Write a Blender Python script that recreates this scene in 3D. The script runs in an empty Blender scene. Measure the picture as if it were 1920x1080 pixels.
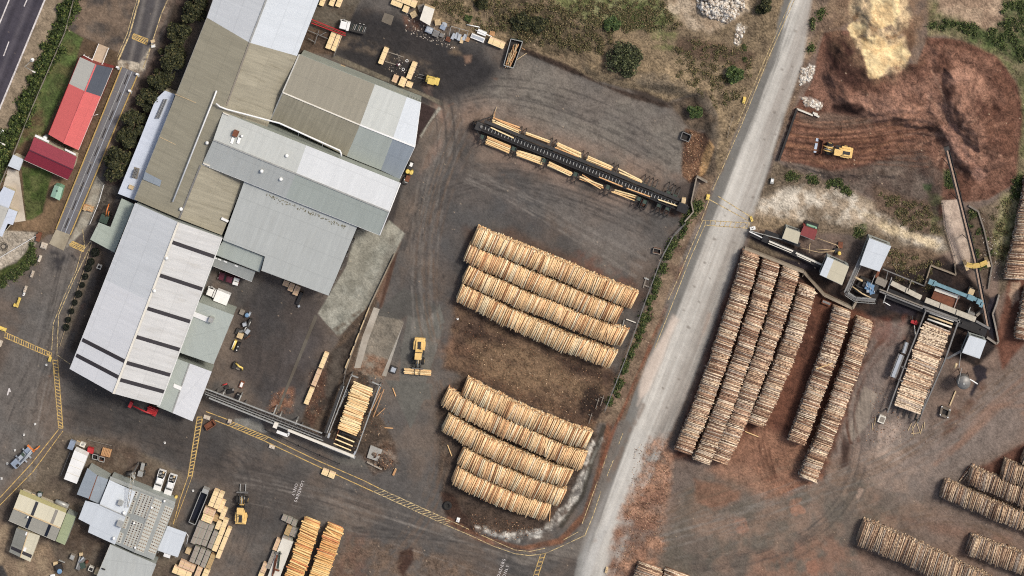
import bpy, math, random
import numpy as np
from mathutils import Vector, Matrix
random.seed(7)
RNG = np.random.default_rng(11)
SC = bpy.context.scene
COL = SC.collection
S = 0.125                      # metres per photo pixel on the ground
CAMX, CAMY, CAMH = (1200-960)*S, (540+900)*S, 600.0
U = Vector((math.cos(math.radians(22)), -math.sin(math.radians(22)), 0))   # site axis, right and down
V = Vector((-math.sin(math.radians(22)), -math.cos(math.radians(22)), 0))  # site axis, down and left

def P(px, py, h=0.0):
    k = 1 - h/CAMH
    return Vector((CAMX + ((px-960)*S-CAMX)*k, CAMY + ((540-py)*S-CAMY)*k, h))

def lin(c):
    if max(c) > 1.0: c = tuple(x/255 for x in c)
    return tuple(x/12.92 if x <= .04045 else ((x+.055)/1.055)**2.4 for x in c[:3])
ALB = 0.80
def alb(c): return tuple(ALB*x for x in lin(c))

def tag(o, label=None, cat=None, group=None, kind=None):
    if label: o['label'] = label
    if cat: o['category'] = cat
    if group: o['group'] = group
    if kind: o['kind'] = kind
    return o

def thing(name, label, cat, loc=(0, 0, 0), rot=0.0, group=None):
    o = bpy.data.objects.new(name, None)
    o.empty_display_size = .5
    COL.objects.link(o)
    o.location = loc
    o.rotation_euler = (0, 0, rot)
    return tag(o, label, cat, group)

def children_of(o):
    return [c for c in bpy.data.objects if c.parent == o]
def copy_tree(o, parent=None):
    c = o.copy(); COL.objects.link(c)
    if parent: c.parent = parent
    for ch in children_of(o): copy_tree(ch, c)
    return c
def place(o, px, py, ang=0.0, h=0.0, label=None, group=None):
    o.location = P(px, py, h); o.rotation_euler = (0, 0, ang)
    if label: o['label'] = label
    if group: o['group'] = group
    return o
def ang_px(dx, dy): return math.atan2(-dy, dx)

class MB:
    def __init__(self, weld=False):
        self.v = []; self.f = []; self.m = []; self.weld = {} if weld else None; self.smooth = []
    def vert(self, p):
        p = (float(p[0]), float(p[1]), float(p[2]))
        if self.weld is not None:
            k = tuple(round(x, 3) for x in p)
            if k in self.weld: return self.weld[k]
            self.weld[k] = len(self.v)
        self.v.append(p); return len(self.v)-1
    def poly(self, pts, m=0, sm=False):
        self.f.append([self.vert(p) for p in pts]); self.m.append(m); self.smooth.append(sm)
        return self
    def box(self, c, s, rz=0.0, m=0, taper=1.0, ry=0.0):
        c = Vector(c); R = Matrix.Rotation(rz, 3, 'Z') @ Matrix.Rotation(ry, 3, 'Y')
        i = []
        for z in (-1, 1):
            t = taper if z > 0 else 1.0
            for x, y in ((-1, -1), (1, -1), (1, 1), (-1, 1)):
                i.append(self.vert(c + R @ Vector((x*s[0]/2*t, y*s[1]/2*t, z*s[2]/2))))
        for q in ((3, 2, 1, 0), (4, 5, 6, 7), (0, 1, 5, 4), (1, 2, 6, 5), (2, 3, 7, 6), (3, 0, 4, 7)):
            self.f.append([i[k] for k in q]); self.m.append(m); self.smooth.append(False)
        return self
    def bar(self, p, q, w, t, m=0):
        """a beam from p to q, w wide and t deep, its centre line on pq"""
        p, q = Vector(p), Vector(q); d = (q-p).normalized()
        s = Vector((0, 0, 1)).cross(d)
        s = s.normalized() if s.length > 1e-4 else Vector((1, 0, 0))
        n = d.cross(s)
        i = []
        for e in (p, q):
            for a, b in ((-1, -1), (1, -1), (1, 1), (-1, 1)):
                i.append(self.vert(e + s*(a*w/2) + n*(b*t/2)))
        for k in ((0, 3, 2, 1), (4, 5, 6, 7), (0, 1, 5, 4), (1, 2, 6, 5), (2, 3, 7, 6), (3, 0, 4, 7)):
            self.f.append([i[j] for j in k]); self.m.append(m); self.smooth.append(False)
        return self
    def tube(self, p, q, r, m=0, n=8, r2=None, caps=True):
        p, q = Vector(p), Vector(q); d = (q-p).normalized()
        a = d.orthogonal().normalized(); b = d.cross(a)
        r2 = r if r2 is None else r2
        A = [self.vert(p+(a*math.cos(k*2*math.pi/n)+b*math.sin(k*2*math.pi/n))*r) for k in range(n)]
        B = [self.vert(q+(a*math.cos(k*2*math.pi/n)+b*math.sin(k*2*math.pi/n))*r2) for k in range(n)]
        for k in range(n):
            j = (k+1) % n
            self.f.append([A[k], A[j], B[j], B[k]]); self.m.append(m); self.smooth.append(True)
        if caps:
            self.f.append(A[::-1]); self.m.append(m); self.smooth.append(False)
            self.f.append(B); self.m.append(m); self.smooth.append(False)
        return self
    def path(self, pts, r, m=0, n=8):
        pts = [Vector(p) for p in pts]; rings = []
        for k, p in enumerate(pts):
            d = (pts[min(k+1, len(pts)-1)]-pts[max(k-1, 0)]).normalized()
            s = d.cross(Vector((0, 0, 1)))
            s = s.normalized() if s.length > 1e-3 else Vector((1, 0, 0))
            b = d.cross(s)
            rings.append([self.vert(p+(s*math.cos(j*2*math.pi/n)+b*math.sin(j*2*math.pi/n))*r) for j in range(n)])
        for A, B in zip(rings, rings[1:]):
            for k in range(n):
                j = (k+1) % n
                self.f.append([A[k], B[k], B[j], A[j]]); self.m.append(m); self.smooth.append(True)
        for A in (rings[0], rings[-1][::-1]):
            self.f.append(list(A)); self.m.append(m); self.smooth.append(False)
        return self
    def lathe(self, c, prof, m=0, n=20):
        c = Vector(c)
        R = [[self.vert(c+Vector((math.cos(k*2*math.pi/n)*r, math.sin(k*2*math.pi/n)*r, z))) for k in range(n)] for r, z in prof]
        for A, B in zip(R, R[1:]):
            for k in range(n):
                j = (k+1) % n
                self.f.append([A[k], A[j], B[j], B[k]]); self.m.append(m); self.smooth.append(True)
        self.f.append(R[0][::-1]); self.m.append(m); self.smooth.append(False)
        self.f.append(R[-1]); self.m.append(m); self.smooth.append(False)
        return self
    def slab(self, top, t, m=0):
        """a plate under the polygon top (counter-clockwise or not)"""
        top = [Vector(p) for p in top]
        n = sum(((top[k]-top[0]).cross(top[(k+1) % len(top)]-top[0]) for k in range(1, len(top)-1)), Vector((0, 0, 0)))
        if n.z < 0: top = top[::-1]
        bot = [p-Vector((0, 0, t)) for p in top]
        a = [self.vert(p) for p in top]; b = [self.vert(p) for p in bot]; N = len(a)
        self.f.append(a); self.m.append(m); self.smooth.append(False)
        self.f.append(b[::-1]); self.m.append(m); self.smooth.append(False)
        for k in range(N):
            j = (k+1) % N
            self.f.append([a[k], b[k], b[j], a[j]]); self.m.append(m); self.smooth.append(False)
        return self
    def build(self, name, mats, parent=None, local=False, bevel=0.0, solid=0.0):
        mats = mats if isinstance(mats, (list, tuple)) else [mats]
        off = parent.location if (parent is not None and not local) else Vector((0, 0, 0))
        if parent is not None and parent.parent is not None and not local: off = off + parent.parent.location
        me = bpy.data.meshes.new(name)
        me.from_pydata([(x-off[0], y-off[1], z-off[2]) for x, y, z in self.v], [], self.f)
        for mm in mats: me.materials.append(mm)
        me.polygons.foreach_set('material_index', self.m)
        me.polygons.foreach_set('use_smooth', self.smooth)
        uv = me.uv_layers.new(name='UVMap')
        vs = [Vector(v) for v in self.v]; buf = []
        for f in self.f:
            p0 = vs[f[0]]; n = Vector((0, 0, 0))
            for k in range(1, len(f)-1): n += (vs[f[k]]-p0).cross(vs[f[k+1]]-p0)
            n = n.normalized() if n.length > 1e-9 else Vector((0, 0, 1))
            a = Vector((0, 0, 1)).cross(n)
            a = a.normalized() if a.length > 0.02 else (vs[f[1]]-p0).normalized()
            b = n.cross(a)
            for k in f: buf += [vs[k].dot(a), vs[k].dot(b)]
        uv.data.foreach_set('uv', buf)
        me.update()
        o = bpy.data.objects.new(name, me); COL.objects.link(o)
        if parent is not None: o.parent = parent
        if solid:
            md = o.modifiers.new('thick', 'SOLIDIFY'); md.thickness = solid; md.offset = -1
        if bevel:
            md = o.modifiers.new('bev', 'BEVEL'); md.width = bevel; md.segments = 2; md.limit_method = 'ANGLE'
        return o

# ------------------------------------------------------------------ materials
def new_mat(name):
    m = bpy.data.materials.new(name); m.use_nodes = True
    nt = m.node_tree; b = nt.nodes['Principled BSDF']
    return m, nt, b
def N(nt, t, **kw):
    n = nt.nodes.new(t)
    for k, v in kw.items(): setattr(n, k, v)
    return n
def mixc(nt, fac, a, b, mode='MIX'):
    n = N(nt, 'ShaderNodeMix', data_type='RGBA', blend_type=mode)
    for s, x in ((0, fac), (6, a), (7, b)):
        if isinstance(x, (int, float)): n.inputs[s].default_value = x
        elif isinstance(x, tuple): n.inputs[s].default_value = (*x[:3], 1)
        else: nt.links.new(x, n.inputs[s])
    return n.outputs[2]
def noise(nt, vec, scale, detail=3, rough=.6, dim='3D'):
    n = N(nt, 'ShaderNodeTexNoise'); n.inputs['Scale'].default_value = scale
    n.inputs['Detail'].default_value = detail; n.inputs['Roughness'].default_value = rough
    if vec is not None: nt.links.new(vec, n.inputs['Vector'])
    return n.outputs['Fac']
def ramp(nt, val, lo, hi, a=0.0, b=1.0):
    n = N(nt, 'ShaderNodeMapRange'); nt.links.new(val, n.inputs[0])
    n.inputs[1].default_value = lo; n.inputs[2].default_value = hi
    n.inputs[3].default_value = a; n.inputs[4].default_value = b
    return n.outputs[0]
def scalev(nt, vec, s):
    n = N(nt, 'ShaderNodeMapping'); n.inputs['Scale'].default_value = s
    nt.links.new(vec, n.inputs['Vector']); return n.outputs[0]
def bump(nt, b, h, st, dist=.03):
    n = N(nt, 'ShaderNodeBump'); n.inputs['Strength'].default_value = st; n.inputs['Distance'].default_value = dist
    nt.links.new(h, n.inputs['Height']); nt.links.new(n.outputs[0], b.inputs['Normal'])

_cache = {}
def paint(c, rough=.55, var=.25, scale=1.5, metal=0.0, dirt=.25, spec=.4):
    key = ('p', c, rough, var, scale, metal, dirt)
    if key in _cache: return _cache[key]
    m, nt, b = new_mat('paint'); base = alb(c)
    geo = N(nt, 'ShaderNodeNewGeometry').outputs['Position']
    f = noise(nt, geo, scale, 4, .65)
    k = ramp(nt, f, .3, .7)
    col = mixc(nt, k, tuple(x*(1-var) for x in base), tuple(min(1, x*(1+var*.6)) for x in base))
    d = ramp(nt, noise(nt, geo, scale*.35, 5, .7), .5, .75, 0, dirt)
    col = mixc(nt, d, col, (base[0]*.45+.02, base[1]*.4+.017, base[2]*.36+.013))
    oi = N(nt, 'ShaderNodeObjectInfo').outputs['Random']
    col = mixc(nt, ramp(nt, oi, 0, 1, 0, .18), col, tuple(x*.6 for x in base))
    nt.links.new(col, b.inputs['Base Color'])
    b.inputs['Roughness'].default_value = rough; b.inputs['Metallic'].default_value = metal
    b.inputs['Specular IOR Level'].default_value = spec
    bump(nt, b, f, .15, .02)
    _cache[key] = m; return m

def roofmat(c, streak=.12, blotch=.15, dirt=.12, rib=.1, dirtc=(96, 88, 72), seed=0, sheet=.8):
    """profiled steel or fibre sheet: ribs run down the slope, sheets and rain streaks differ a little"""
    m, nt, b = new_mat('roof_sheet'); base = tuple(.80*x for x in alb(c))
    uv = N(nt, 'ShaderNodeUVMap').outputs[0]
    sx = N(nt, 'ShaderNodeSeparateXYZ'); nt.links.new(uv, sx.inputs[0])
    # sheets
    mt = N(nt, 'ShaderNodeMath', operation='DIVIDE'); nt.links.new(sx.outputs[0], mt.inputs[0]); mt.inputs[1].default_value = sheet
    fl = N(nt, 'ShaderNodeMath', operation='FLOOR'); nt.links.new(mt.outputs[0], fl.inputs[0])
    my = N(nt, 'ShaderNodeMath', operation='DIVIDE'); nt.links.new(sx.outputs[1], my.inputs[0]); my.inputs[1].default_value = 5.2
    fy = N(nt, 'ShaderNodeMath', operation='FLOOR'); nt.links.new(my.outputs[0], fy.inputs[0])
    cb = N(nt, 'ShaderNodeCombineXYZ'); nt.links.new(fl.outputs[0], cb.inputs[0]); nt.links.new(fy.outputs[0], cb.inputs[1]); cb.inputs[2].default_value = seed
    wn = N(nt, 'ShaderNodeTexWhiteNoise'); nt.links.new(cb.outputs[0], wn.inputs['Vector'])
    st = noise(nt, scalev(nt, uv, (1.6, .10, 1)), 1.0, 4, .6)
    bl = noise(nt, uv, .22, 5, .6)
    fine = noise(nt, scalev(nt, uv, (5.0, 1.2, 1)), 1.0, 2, .5)
    col = mixc(nt, ramp(nt, st, .3, .7), tuple(x*(1-streak) for x in base), tuple(min(.9, x*(1+streak*.7)) for x in base))
    col = mixc(nt, ramp(nt, bl, .35, .7, 0, blotch), col, tuple(x*.7 for x in base))
    col = mixc(nt, ramp(nt, wn.outputs[0], 0, 1, 0, .22), col, tuple(x*.74 for x in base))
    col = mixc(nt, ramp(nt, fine, .3, .75, 0, .16), col, tuple(x*.6 for x in base))
    d = noise(nt, scalev(nt, uv, (.9, .16, 1)), .9, 5, .7)
    col = mixc(nt, ramp(nt, d, .52, .8, 0, dirt*2.2), col, alb(dirtc))
    fr = N(nt, 'ShaderNodeMath', operation='FRACT'); nt.links.new(my.outputs[0], fr.inputs[0])
    col = mixc(nt, ramp(nt, fr.outputs[0], .94, .99, 0, .22), col, tuple(x*.5 for x in base))
    wv = N(nt, 'ShaderNodeTexWave'); wv.inputs['Scale'].default_value = 1.6; nt.links.new(uv, wv.inputs['Vector'])
    col = mixc(nt, ramp(nt, wv.outputs['Fac'], 0, .5, rib, 0), col, tuple(x*.5 for x in base))
    nt.links.new(col, b.inputs['Base Color'])
    b.inputs['Roughness'].default_value = .6; b.inputs['Specular IOR Level'].default_value = .3
    bump(nt, b, wv.outputs['Fac'], .25, .03)
    return m

def concrete(c=(150, 146, 138), rough=.9):
    key = ('c', c)
    if key in _cache: return _cache[key]
    m, nt, b = new_mat('concrete'); base = alb(c)
    g = N(nt, 'ShaderNodeNewGeometry').outputs['Position']
    a = noise(nt, g, .35, 6, .68); f = noise(nt, g, 6, 3, .7); s = noise(nt, g, .12, 4, .6)
    col = mixc(nt, ramp(nt, a, .3, .7), tuple(x*.72 for x in base), tuple(min(.8, x*1.15) for x in base))
    col = mixc(nt, ramp(nt, s, .46, .64, 0, .6), col, (base[0]*.6, base[1]*.54, base[2]*.48)); col = mixc(nt, ramp(nt, noise(nt, g, .8, 6, .8), .52, .66, 0, .55), col, tuple(x*.5 for x in base))
    col = mixc(nt, ramp(nt, f, .3, .75, 0, .3), col, tuple(x*.6 for x in base))
    nt.links.new(col, b.inputs['Base Color']); b.inputs['Roughness'].default_value = rough
    b.inputs['Specular IOR Level'].default_value = .2
    bump(nt, b, f, .2, .01)
    _cache[key] = m; return m

def attr_mat(name, rough=.85, fine=3.0, amt=.35, bark=False, trans=0.0, stretch=(1, 1, 1), spec=.2):
    """colour comes from the mesh (per log, per leaf, per stone), grain from noise"""
    m, nt, b = new_mat(name)
    at = N(nt, 'ShaderNodeAttribute', attribute_name='Col')
    g = N(nt, 'ShaderNodeNewGeometry').outputs['Position']
    f = noise(nt, scalev(nt, g, stretch), fine, 4, .7)
    dark = mixc(nt, 1.0, at.outputs['Color'], (1-amt, 1-amt*1.05, 1-amt*1.1), 'MULTIPLY')
    col = mixc(nt, ramp(nt, f, .32, .68), dark, at.outputs['Color'])
    if bark:
        bk = ramp(nt, noise(nt, g, 2.2, 4, .7), .46, .56)
        mm = N(nt, 'ShaderNodeMath', operation='MULTIPLY'); nt.links.new(bk, mm.inputs[0]); nt.links.new(at.outputs['Alpha'], mm.inputs[1])
        col = mixc(nt, mm.outputs[0], col, alb((96, 68, 52)))
    nt.links.new(col, b.inputs['Base Color']); b.inputs['Roughness'].default_value = rough
    b.inputs['Specular IOR Level'].default_value = spec
    if trans:
        b.inputs['Transmission Weight'].default_value = 0.0
        b.inputs['Subsurface Weight'].default_value = 0.0
    return m

def set_col(me, cols, domain='FACE'):
    """cols: (n,4) linear"""
    a = me.color_attributes.new('Col', 'FLOAT_COLOR', 'CORNER' if domain == 'FACE' else 'POINT')
    if domain == 'FACE':
        lt = np.zeros(len(me.polygons), dtype=np.int32); me.polygons.foreach_get('loop_total', lt)
        cols = np.repeat(np.asarray(cols, dtype=np.float32), lt, axis=0)
    a.data.foreach_set('color', np.asarray(cols, dtype=np.float32).ravel())

M_ASPH_MARK = None
M = dict(
    white=paint((236, 236, 232), .45, .08, .8, dirt=.2), offwhite=paint((222, 217, 203), .55, .1, .8, dirt=.25),
    yellow=paint((228, 200, 108), .5, .2, 1.2, dirt=.35), loader=paint((232, 194, 122), .5, .18, 1.2, dirt=.3),
    orange=paint((220, 130, 66), .5, .2, 1.2, dirt=.35),
    red=paint((178, 48, 50), .45, .15, 1.2, dirt=.25), maroon=paint((92, 44, 56), .35, .15, 1.2, dirt=.15),
    steel=paint((132, 130, 126), .5, .25, 1.5, .3, .4), galv=paint((176, 176, 170), .45, .2, 1.2, .3, .3),
    dsteel=paint((62, 60, 58), .6, .3, 1.5, .2, .4), black=paint((34, 32, 32), .6, .3, 1.5, dirt=.2),
    rubber=paint((38, 36, 34), .9, .2, 2, dirt=.5), glass=paint((30, 36, 42), .12, .1, 1, dirt=.05, spec=.6),
    rust=paint((120, 74, 52), .85, .35, 1.5, dirt=.4), blue=paint((112, 146, 178), .5, .2, 1.2, dirt=.3),
    teal=paint((112, 146, 156), .5, .2, 1.2, dirt=.35), green=paint((126, 168, 140), .5, .12, 1.2, dirt=.2),
    dgreen=paint((62, 78, 68), .6, .2, 1.2, dirt=.3), timber=paint((196, 150, 104), .8, .25, 3, dirt=.3),
    greywood=paint((138, 130, 118), .85, .25, 3, dirt=.35), wallgrey=paint((150, 156, 150), .6, .1, .6, dirt=.2),
    wallgreen=paint((150, 156, 146), .6, .1, .6, dirt=.25), wallcream=paint((196, 186, 160), .6, .1, .6, dirt=.2),
    wallred=paint((140, 62, 58), .6, .1, .6, dirt=.2), dark=paint((46, 42, 40), .8, .2, 1, dirt=.2),
    ltgrey=paint((170, 176, 182), .5, .15, 1.2, dirt=.3), tan=paint((204, 180, 140), .7, .2, 1.5, dirt=.3),
    trough=paint((190, 182, 164), .7, .25, 1.5, dirt=.5), bluegrey=paint((140, 152, 168), .5, .15, 1, dirt=.3),
)
# ------------------------------------------------------------------ ground: one sheet, heights and soil colours worked out per point
STEP = 2.0
GX, GY = np.meshgrid(np.arange(-90, 2012, STEP), np.arange(-90, 1172, STEP))
NY, NX = GX.shape
def _hash(ix, iy, seed):
    h = (ix.astype(np.int64)*374761393 + iy.astype(np.int64)*668265263 + seed*1442695041) & 0x7fffffff
    h = ((h ^ (h >> 13))*1274126177) & 0x7fffffff
    return ((h ^ (h >> 16)) & 0xffff)/65535.0
def vnoise(x, y, seed):
    ix = np.floor(x); iy = np.floor(y); fx = x-ix; fy = y-iy
    fx = fx*fx*(3-2*fx); fy = fy*fy*(3-2*fy)
    a = _hash(ix, iy, seed); b = _hash(ix+1, iy, seed); c = _hash(ix, iy+1, seed); d = _hash(ix+1, iy+1, seed)
    return (a*(1-fx)+b*fx)*(1-fy)+(c*(1-fx)+d*fx)*fy
def fbm(x, y, sc, oc=4, seed=0, gain=.55):
    t = 0; a = 1; n = 0; x = x/sc; y = y/sc
    for k in range(oc):
        t = t+a*vnoise(x*2**k+17.3*k, y*2**k+9.1*k, seed+k*7); n += a; a *= gain
    return t/n
def sstep(a, b, x):
    t = np.clip((x-a)/(b-a+1e-9), 0, 1); return t*t*(3-2*t)
def seg_dist(x, y, pts, closed):
    d = np.full(x.shape, 1e9)
    n = len(pts)
    for k in range(n if closed else n-1):
        x0, y0 = pts[k]; x1, y1 = pts[(k+1) % n]
        dx, dy = x1-x0, y1-y0; L = dx*dx+dy*dy+1e-9
        t = np.clip(((x-x0)*dx+(y-y0)*dy)/L, 0, 1)
        d = np.minimum(d, np.hypot(x-x0-t*dx, y-y0-t*dy))
    return d
def poly_sd(x, y, pts):
    ins = np.zeros(x.shape, bool); n = len(pts)
    for k in range(n):
        x0, y0 = pts[k]; x1, y1 = pts[(k+1) % n]
        if y0 != y1:
            c = ((y0 > y) != (y1 > y)) & (x < (x1-x0)*(y-y0)/(y1-y0)+x0)
            ins ^= c
    d = seg_dist(x, y, pts, True)
    return np.where(ins, d, -d)
def window(pts, m):
    xs = [p[0] for p in pts]; ys = [p[1] for p in pts]
    i0 = max(0, int((min(ys)-m+90)/STEP)); i1 = min(NY, int((max(ys)+m+90)/STEP)+2)
    j0 = max(0, int((min(xs)-m+90)/STEP)); j1 = min(NX, int((max(xs)+m+90)/STEP)+2)
    return slice(i0, i1), slice(j0, j1)

# ---- heights (metres)
Z = np.zeros_like(GX)
PILE = [(1552, 70), (1600, 50), (1650, 66), (1740, 52), (1800, 60), (1868, 92), (1903, 140), (1916, 200), (1898, 310), (1860, 338), (1812, 345), (1772, 300),
        (1745, 262), (1640, 235), (1560, 205), (1535, 140)]
def heap(pts, top, run, seed, rough=.35, sc=40):
    w = window(pts, run); x, y = GX[w], GY[w]
    sd = poly_sd(x, y, pts)+(fbm(x, y, sc, 4, seed)-.5)*22
    h = sstep(0, 1, np.clip(sd/run, 0, 1))*top
    h = h*(1+rough*(fbm(x, y, sc, 5, seed+3)-.5)*2)
    Z[w] = np.maximum(Z[w], h)
heap(PILE, 3.2, 34, 3)
heap([(1740, 90), (1830, 90), (1880, 140), (1890, 260), (1840, 320), (1790, 290), (1730, 210)], 6.5, 62, 9, .25, 50)
heap([(1590, -60), (1690, -60), (1712, 50), (1690, 110), (1630, 118), (1600, 70)], 2.2, 30, 15, .45, 22)
heap([(1300, -30), (1400, -30), (1405, 20), (1370, 46), (1310, 38)], 1.6, 26, 21, .9, 14)
heap([(1480, 300), (1560, 310), (1690, 318), (1700, 336), (1560, 340), (1468, 312)], .9, 16, 25, .5, 20)
heap([(690, 832), (725, 832), (738, 860), (725, 885), (698, 872)], .7, 12, 27, .8, 10)
def ridge(pts, top, wid, seed):
    w = window(pts, wid*2); x, y = GX[w], GY[w]
    d = seg_dist(x, y, pts, False)
    Z[w] = np.maximum(Z[w], top*np.exp(-(d/wid)**2)*(.8+.4*fbm(x, y, 20, 3, seed)))
_m = sstep(.6, 2.0, Z); _a = np.arctan2(GY-250, GX-1788); _d0 = np.hypot(GX-1788, GY-250); Z += _m*sstep(8, 40, _d0)*(fbm(_a*34, _d0*.25, 9, 2, 71)-.5)*.55*(GX > 1690); Z += _m*((fbm(GX, GY, 34, 3, 61)-.5)*1.9+(fbm(GX, GY, 8, 2, 63)-.5)*.28)
for _k in range(5):
    _y = 222+_k*15
    for _w, _h in ((4, -.22), (9, .16)):
        _p = [(1478, _y), (1540, _y+8), (1610, _y+2), (1680, _y-16), (1740, _y-10)]; _q = window(_p, 20); _d = seg_dist(GX[_q], GY[_q], _p, False); Z[_q] += _h*np.exp(-((_d-(_w if _h > 0 else 0))/3.0)**2)
ridge([(1110, 125), (1180, 148), (1250, 150), (1310, 172), (1338, 220), (1336, 290)], 1.7, 16, 31)
ridge([(990, 92), (1060, 118), (1110, 140)], .6, 9, 33)
ridge([(1108, 830), (1085, 920), (1040, 985), (960, 1005), (890, 990)], .5, 8, 35)
Z += (fbm(GX, GY, 60, 4, 41)-.5)*.05*(Z < .3)
# where each ground point shows in the photograph's frame (raised ground leans outward)
WX = (GX-960)*S; WY = (540-GY)*S
AX = ((WX-CAMX)/(1-Z/CAMH)+CAMX)/S+960
AY = 540-((WY-CAMY)/(1-Z/CAMH)+CAMY)/S

C = np.zeros(GX.shape+(3,)); G = np.full(GX.shape, .16)
def lay(c, pts, fe=6, op=1.0, warp=0, wsc=30, brk=0, bsc=24, grain=None, line=None, seed=None, c2=None, csc=30, stretch=None):
    """lay a soil or paving of colour c inside pts (or along the line pts, `line` wide)"""
    seed = seed if seed is not None else int(abs(pts[0][0]*13+pts[0][1]*7+fe*3)) % 9973
    m = fe+warp+(line or 0)+30
    w = window(pts, m); x, y = AX[w], AY[w]
    sd = (line/2-seg_dist(x, y, pts, False)) if line else poly_sd(x, y, pts)
    if warp: sd = sd+(fbm(x, y, wsc, 4, seed)-.5)*2*warp
    a = sstep(-fe/2, fe/2, sd)*op
    if brk:
        bx, by = x, y
        if stretch:   # stretch along a direction
            t, f = stretch; ct, stt = math.cos(t), math.sin(t)
            bx = (x*ct+y*stt)/f; by = -x*stt+y*ct
        a = a*sstep(.5-.22+(brk-.5)*.3, .5+.22*(1-brk)+.06+(brk-.5)*.3, fbm(bx, by, bsc, 5, seed+5))
    cc = np.array(alb(c))
    if c2 is not None:
        t = sstep(.35, .65, fbm(x, y, csc, 4, seed+11))[..., None]
        cc = cc*(1-t)+np.array(alb(c2))*t
    C[w] = C[w]*(1-a[..., None])+cc*a[..., None]
    if grain is not None: G[w] = G[w]*(1-a)+grain*a
ALLP = [(-200, -200), (2200, -200), (2200, 1300), (-200, 1300)]
# sealed yard
lay((98, 91, 85), ALLP, c2=(84, 79, 75), csc=160, grain=.15)
lay((112, 104, 96), ALLP, op=.5, brk=.55, bsc=120, seed=5)
lay((72, 70, 69), ALLP, op=.5, brk=.6, bsc=80, seed=8)
lay((122, 102, 86), ALLP, op=.4, brk=.72, bsc=46, seed=12)
# unsealed east side
EAST = [(1556, -100), (1500, 130), (1448, 290), (1400, 440), (1370, 520), (1290, 760), (1262, 850), (1225, 880), (1150, 1200), (2100, 1200), (2100, -100)]
lay((116, 101, 91), EAST, 20, c2=(100, 88, 80), csc=90, grain=.2)
lay((134, 110, 95), EAST, 20, op=.6, brk=.55, bsc=70, seed=18)
lay((108, 97, 87), [(1290, 900), (1500, 880), (1700, 890), (1750, 960), (1620, 990), (1600, 1100), (1240, 1100), (1230, 1000)], 50, op=.75, warp=20, c2=(98, 92, 82), grain=.16)
lay((146, 118, 100), [(1290, 860), (1700, 830), (1760, 960), (1640, 1080), (1300, 1080)], 30, op=.5, brk=.75, bsc=34, seed=77)
lay((126, 113, 104), [(1560, 700), (1640, 700), (1760, 800), (1920, 650), (1920, 820), (1800, 900), (1690, 940), (1620, 880)], 40, op=.8, warp=20, seed=91)
# north-west: trunk road, verge, hedge strip
HW = [(-100, -100), (125, -100), (84, -2), (44, 95), (0, 203), (-60, 350), (-100, 350)]
lay((152, 134, 112), [(84, -2), (160, -100), (118, 0), (60, 150), (0, 290), (-90, 500), (-100, 300), (0, 203)], 5, c2=(134, 118, 98), csc=18, grain=.22)
lay((70, 74, 46), [(165, -90), (118, 0), (60, 150), (0, 290), (-60, 440), (-20, 440), (28, 300), (75, 180), (140, 0), (175, -90)], 8, c2=(86, 84, 54), csc=14, grain=.3)
lay((74, 69, 76), HW, 2, c2=(66, 62, 70), csc=50, grain=.1)
for off, w_, k in ((26, 8, .8), (62, 9, .8), (92, 7, .5)):
    lay((98, 92, 96), [(84-off+40, -100), (84-off, -2), (-off, 203)], 8, op=k*.7, line=w_, brk=.3, bsc=30, stretch=(math.radians(112), 8), seed=off)
    lay((52, 48, 54), [(84-off+52, -100), (84-off+12, -2), (-off+12, 203)], 8, op=k*.6, line=w_*.8, brk=.3, bsc=30, stretch=(math.radians(112), 8), seed=off+3)
# car park, lawns and house yards
lay((94, 85, 77), [(140, -60), (270, -60), (256, 8), (246, 50), (222, 98), (158, 70), (126, 56)], 4, c2=(78, 71, 66), csc=24, grain=.2)
lay((136, 114, 94), [(140, -60), (270, -60), (256, 8), (246, 50), (222, 98), (158, 70), (126, 56)], 10, op=.6, brk=.7, bsc=26)
lay((104, 84, 66), [(158, 70), (222, 98), (258, 135), (130, 440), (90, 440), (40, 480), (0, 470), (0, 340), (30, 270), (126, 56)], 4, c2=(92, 76, 60), csc=30, grain=.22)
lay((84, 98, 54), [(126, 56), (158, 71), (120, 170), (75, 265), (48, 262), (30, 285), (60, 200)], 4, warp=4, c2=(100, 96, 62), csc=22, grain=.3)
lay((76, 80, 50), [(52, 262), (75, 240), (100, 190), (120, 100), (150, 72), (126, 60)], 14, op=.5, brk=.5, bsc=14)
lay((98, 76, 58), [(48, 225), (80, 205), (85, 240), (60, 262), (35, 300), (25, 300)], 12, op=.8, brk=.4, bsc=12)
lay((68, 80, 40), [(40, 312), (100, 318), (93, 341), (80, 398), (60, 412), (49, 414)], 4, warp=2, c2=(84, 88, 52), csc=16, grain=.35)
lay((128, 104, 80), [(62, 412), (82, 400), (94, 345), (112, 340), (125, 345), (100, 420), (90, 435), (40, 432), (10, 450), (30, 416)], 6, c2=(112, 92, 70), csc=20, grain=.2)
lay((176, 164, 148), [(8, 432), (70, 436), (76, 445), (58, 470), (30, 490), (0, 505), (-20, 470)], 4, c2=(158, 146, 130), csc=10, grain=.3)
lay((82, 84, 50), [(56, 452), (64, 462), (58, 485), (40, 502), (0, 525), (-10, 510), (30, 492), (50, 472)], 4, warp=3, grain=.35, c2=(64, 72, 36), csc=8)
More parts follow.
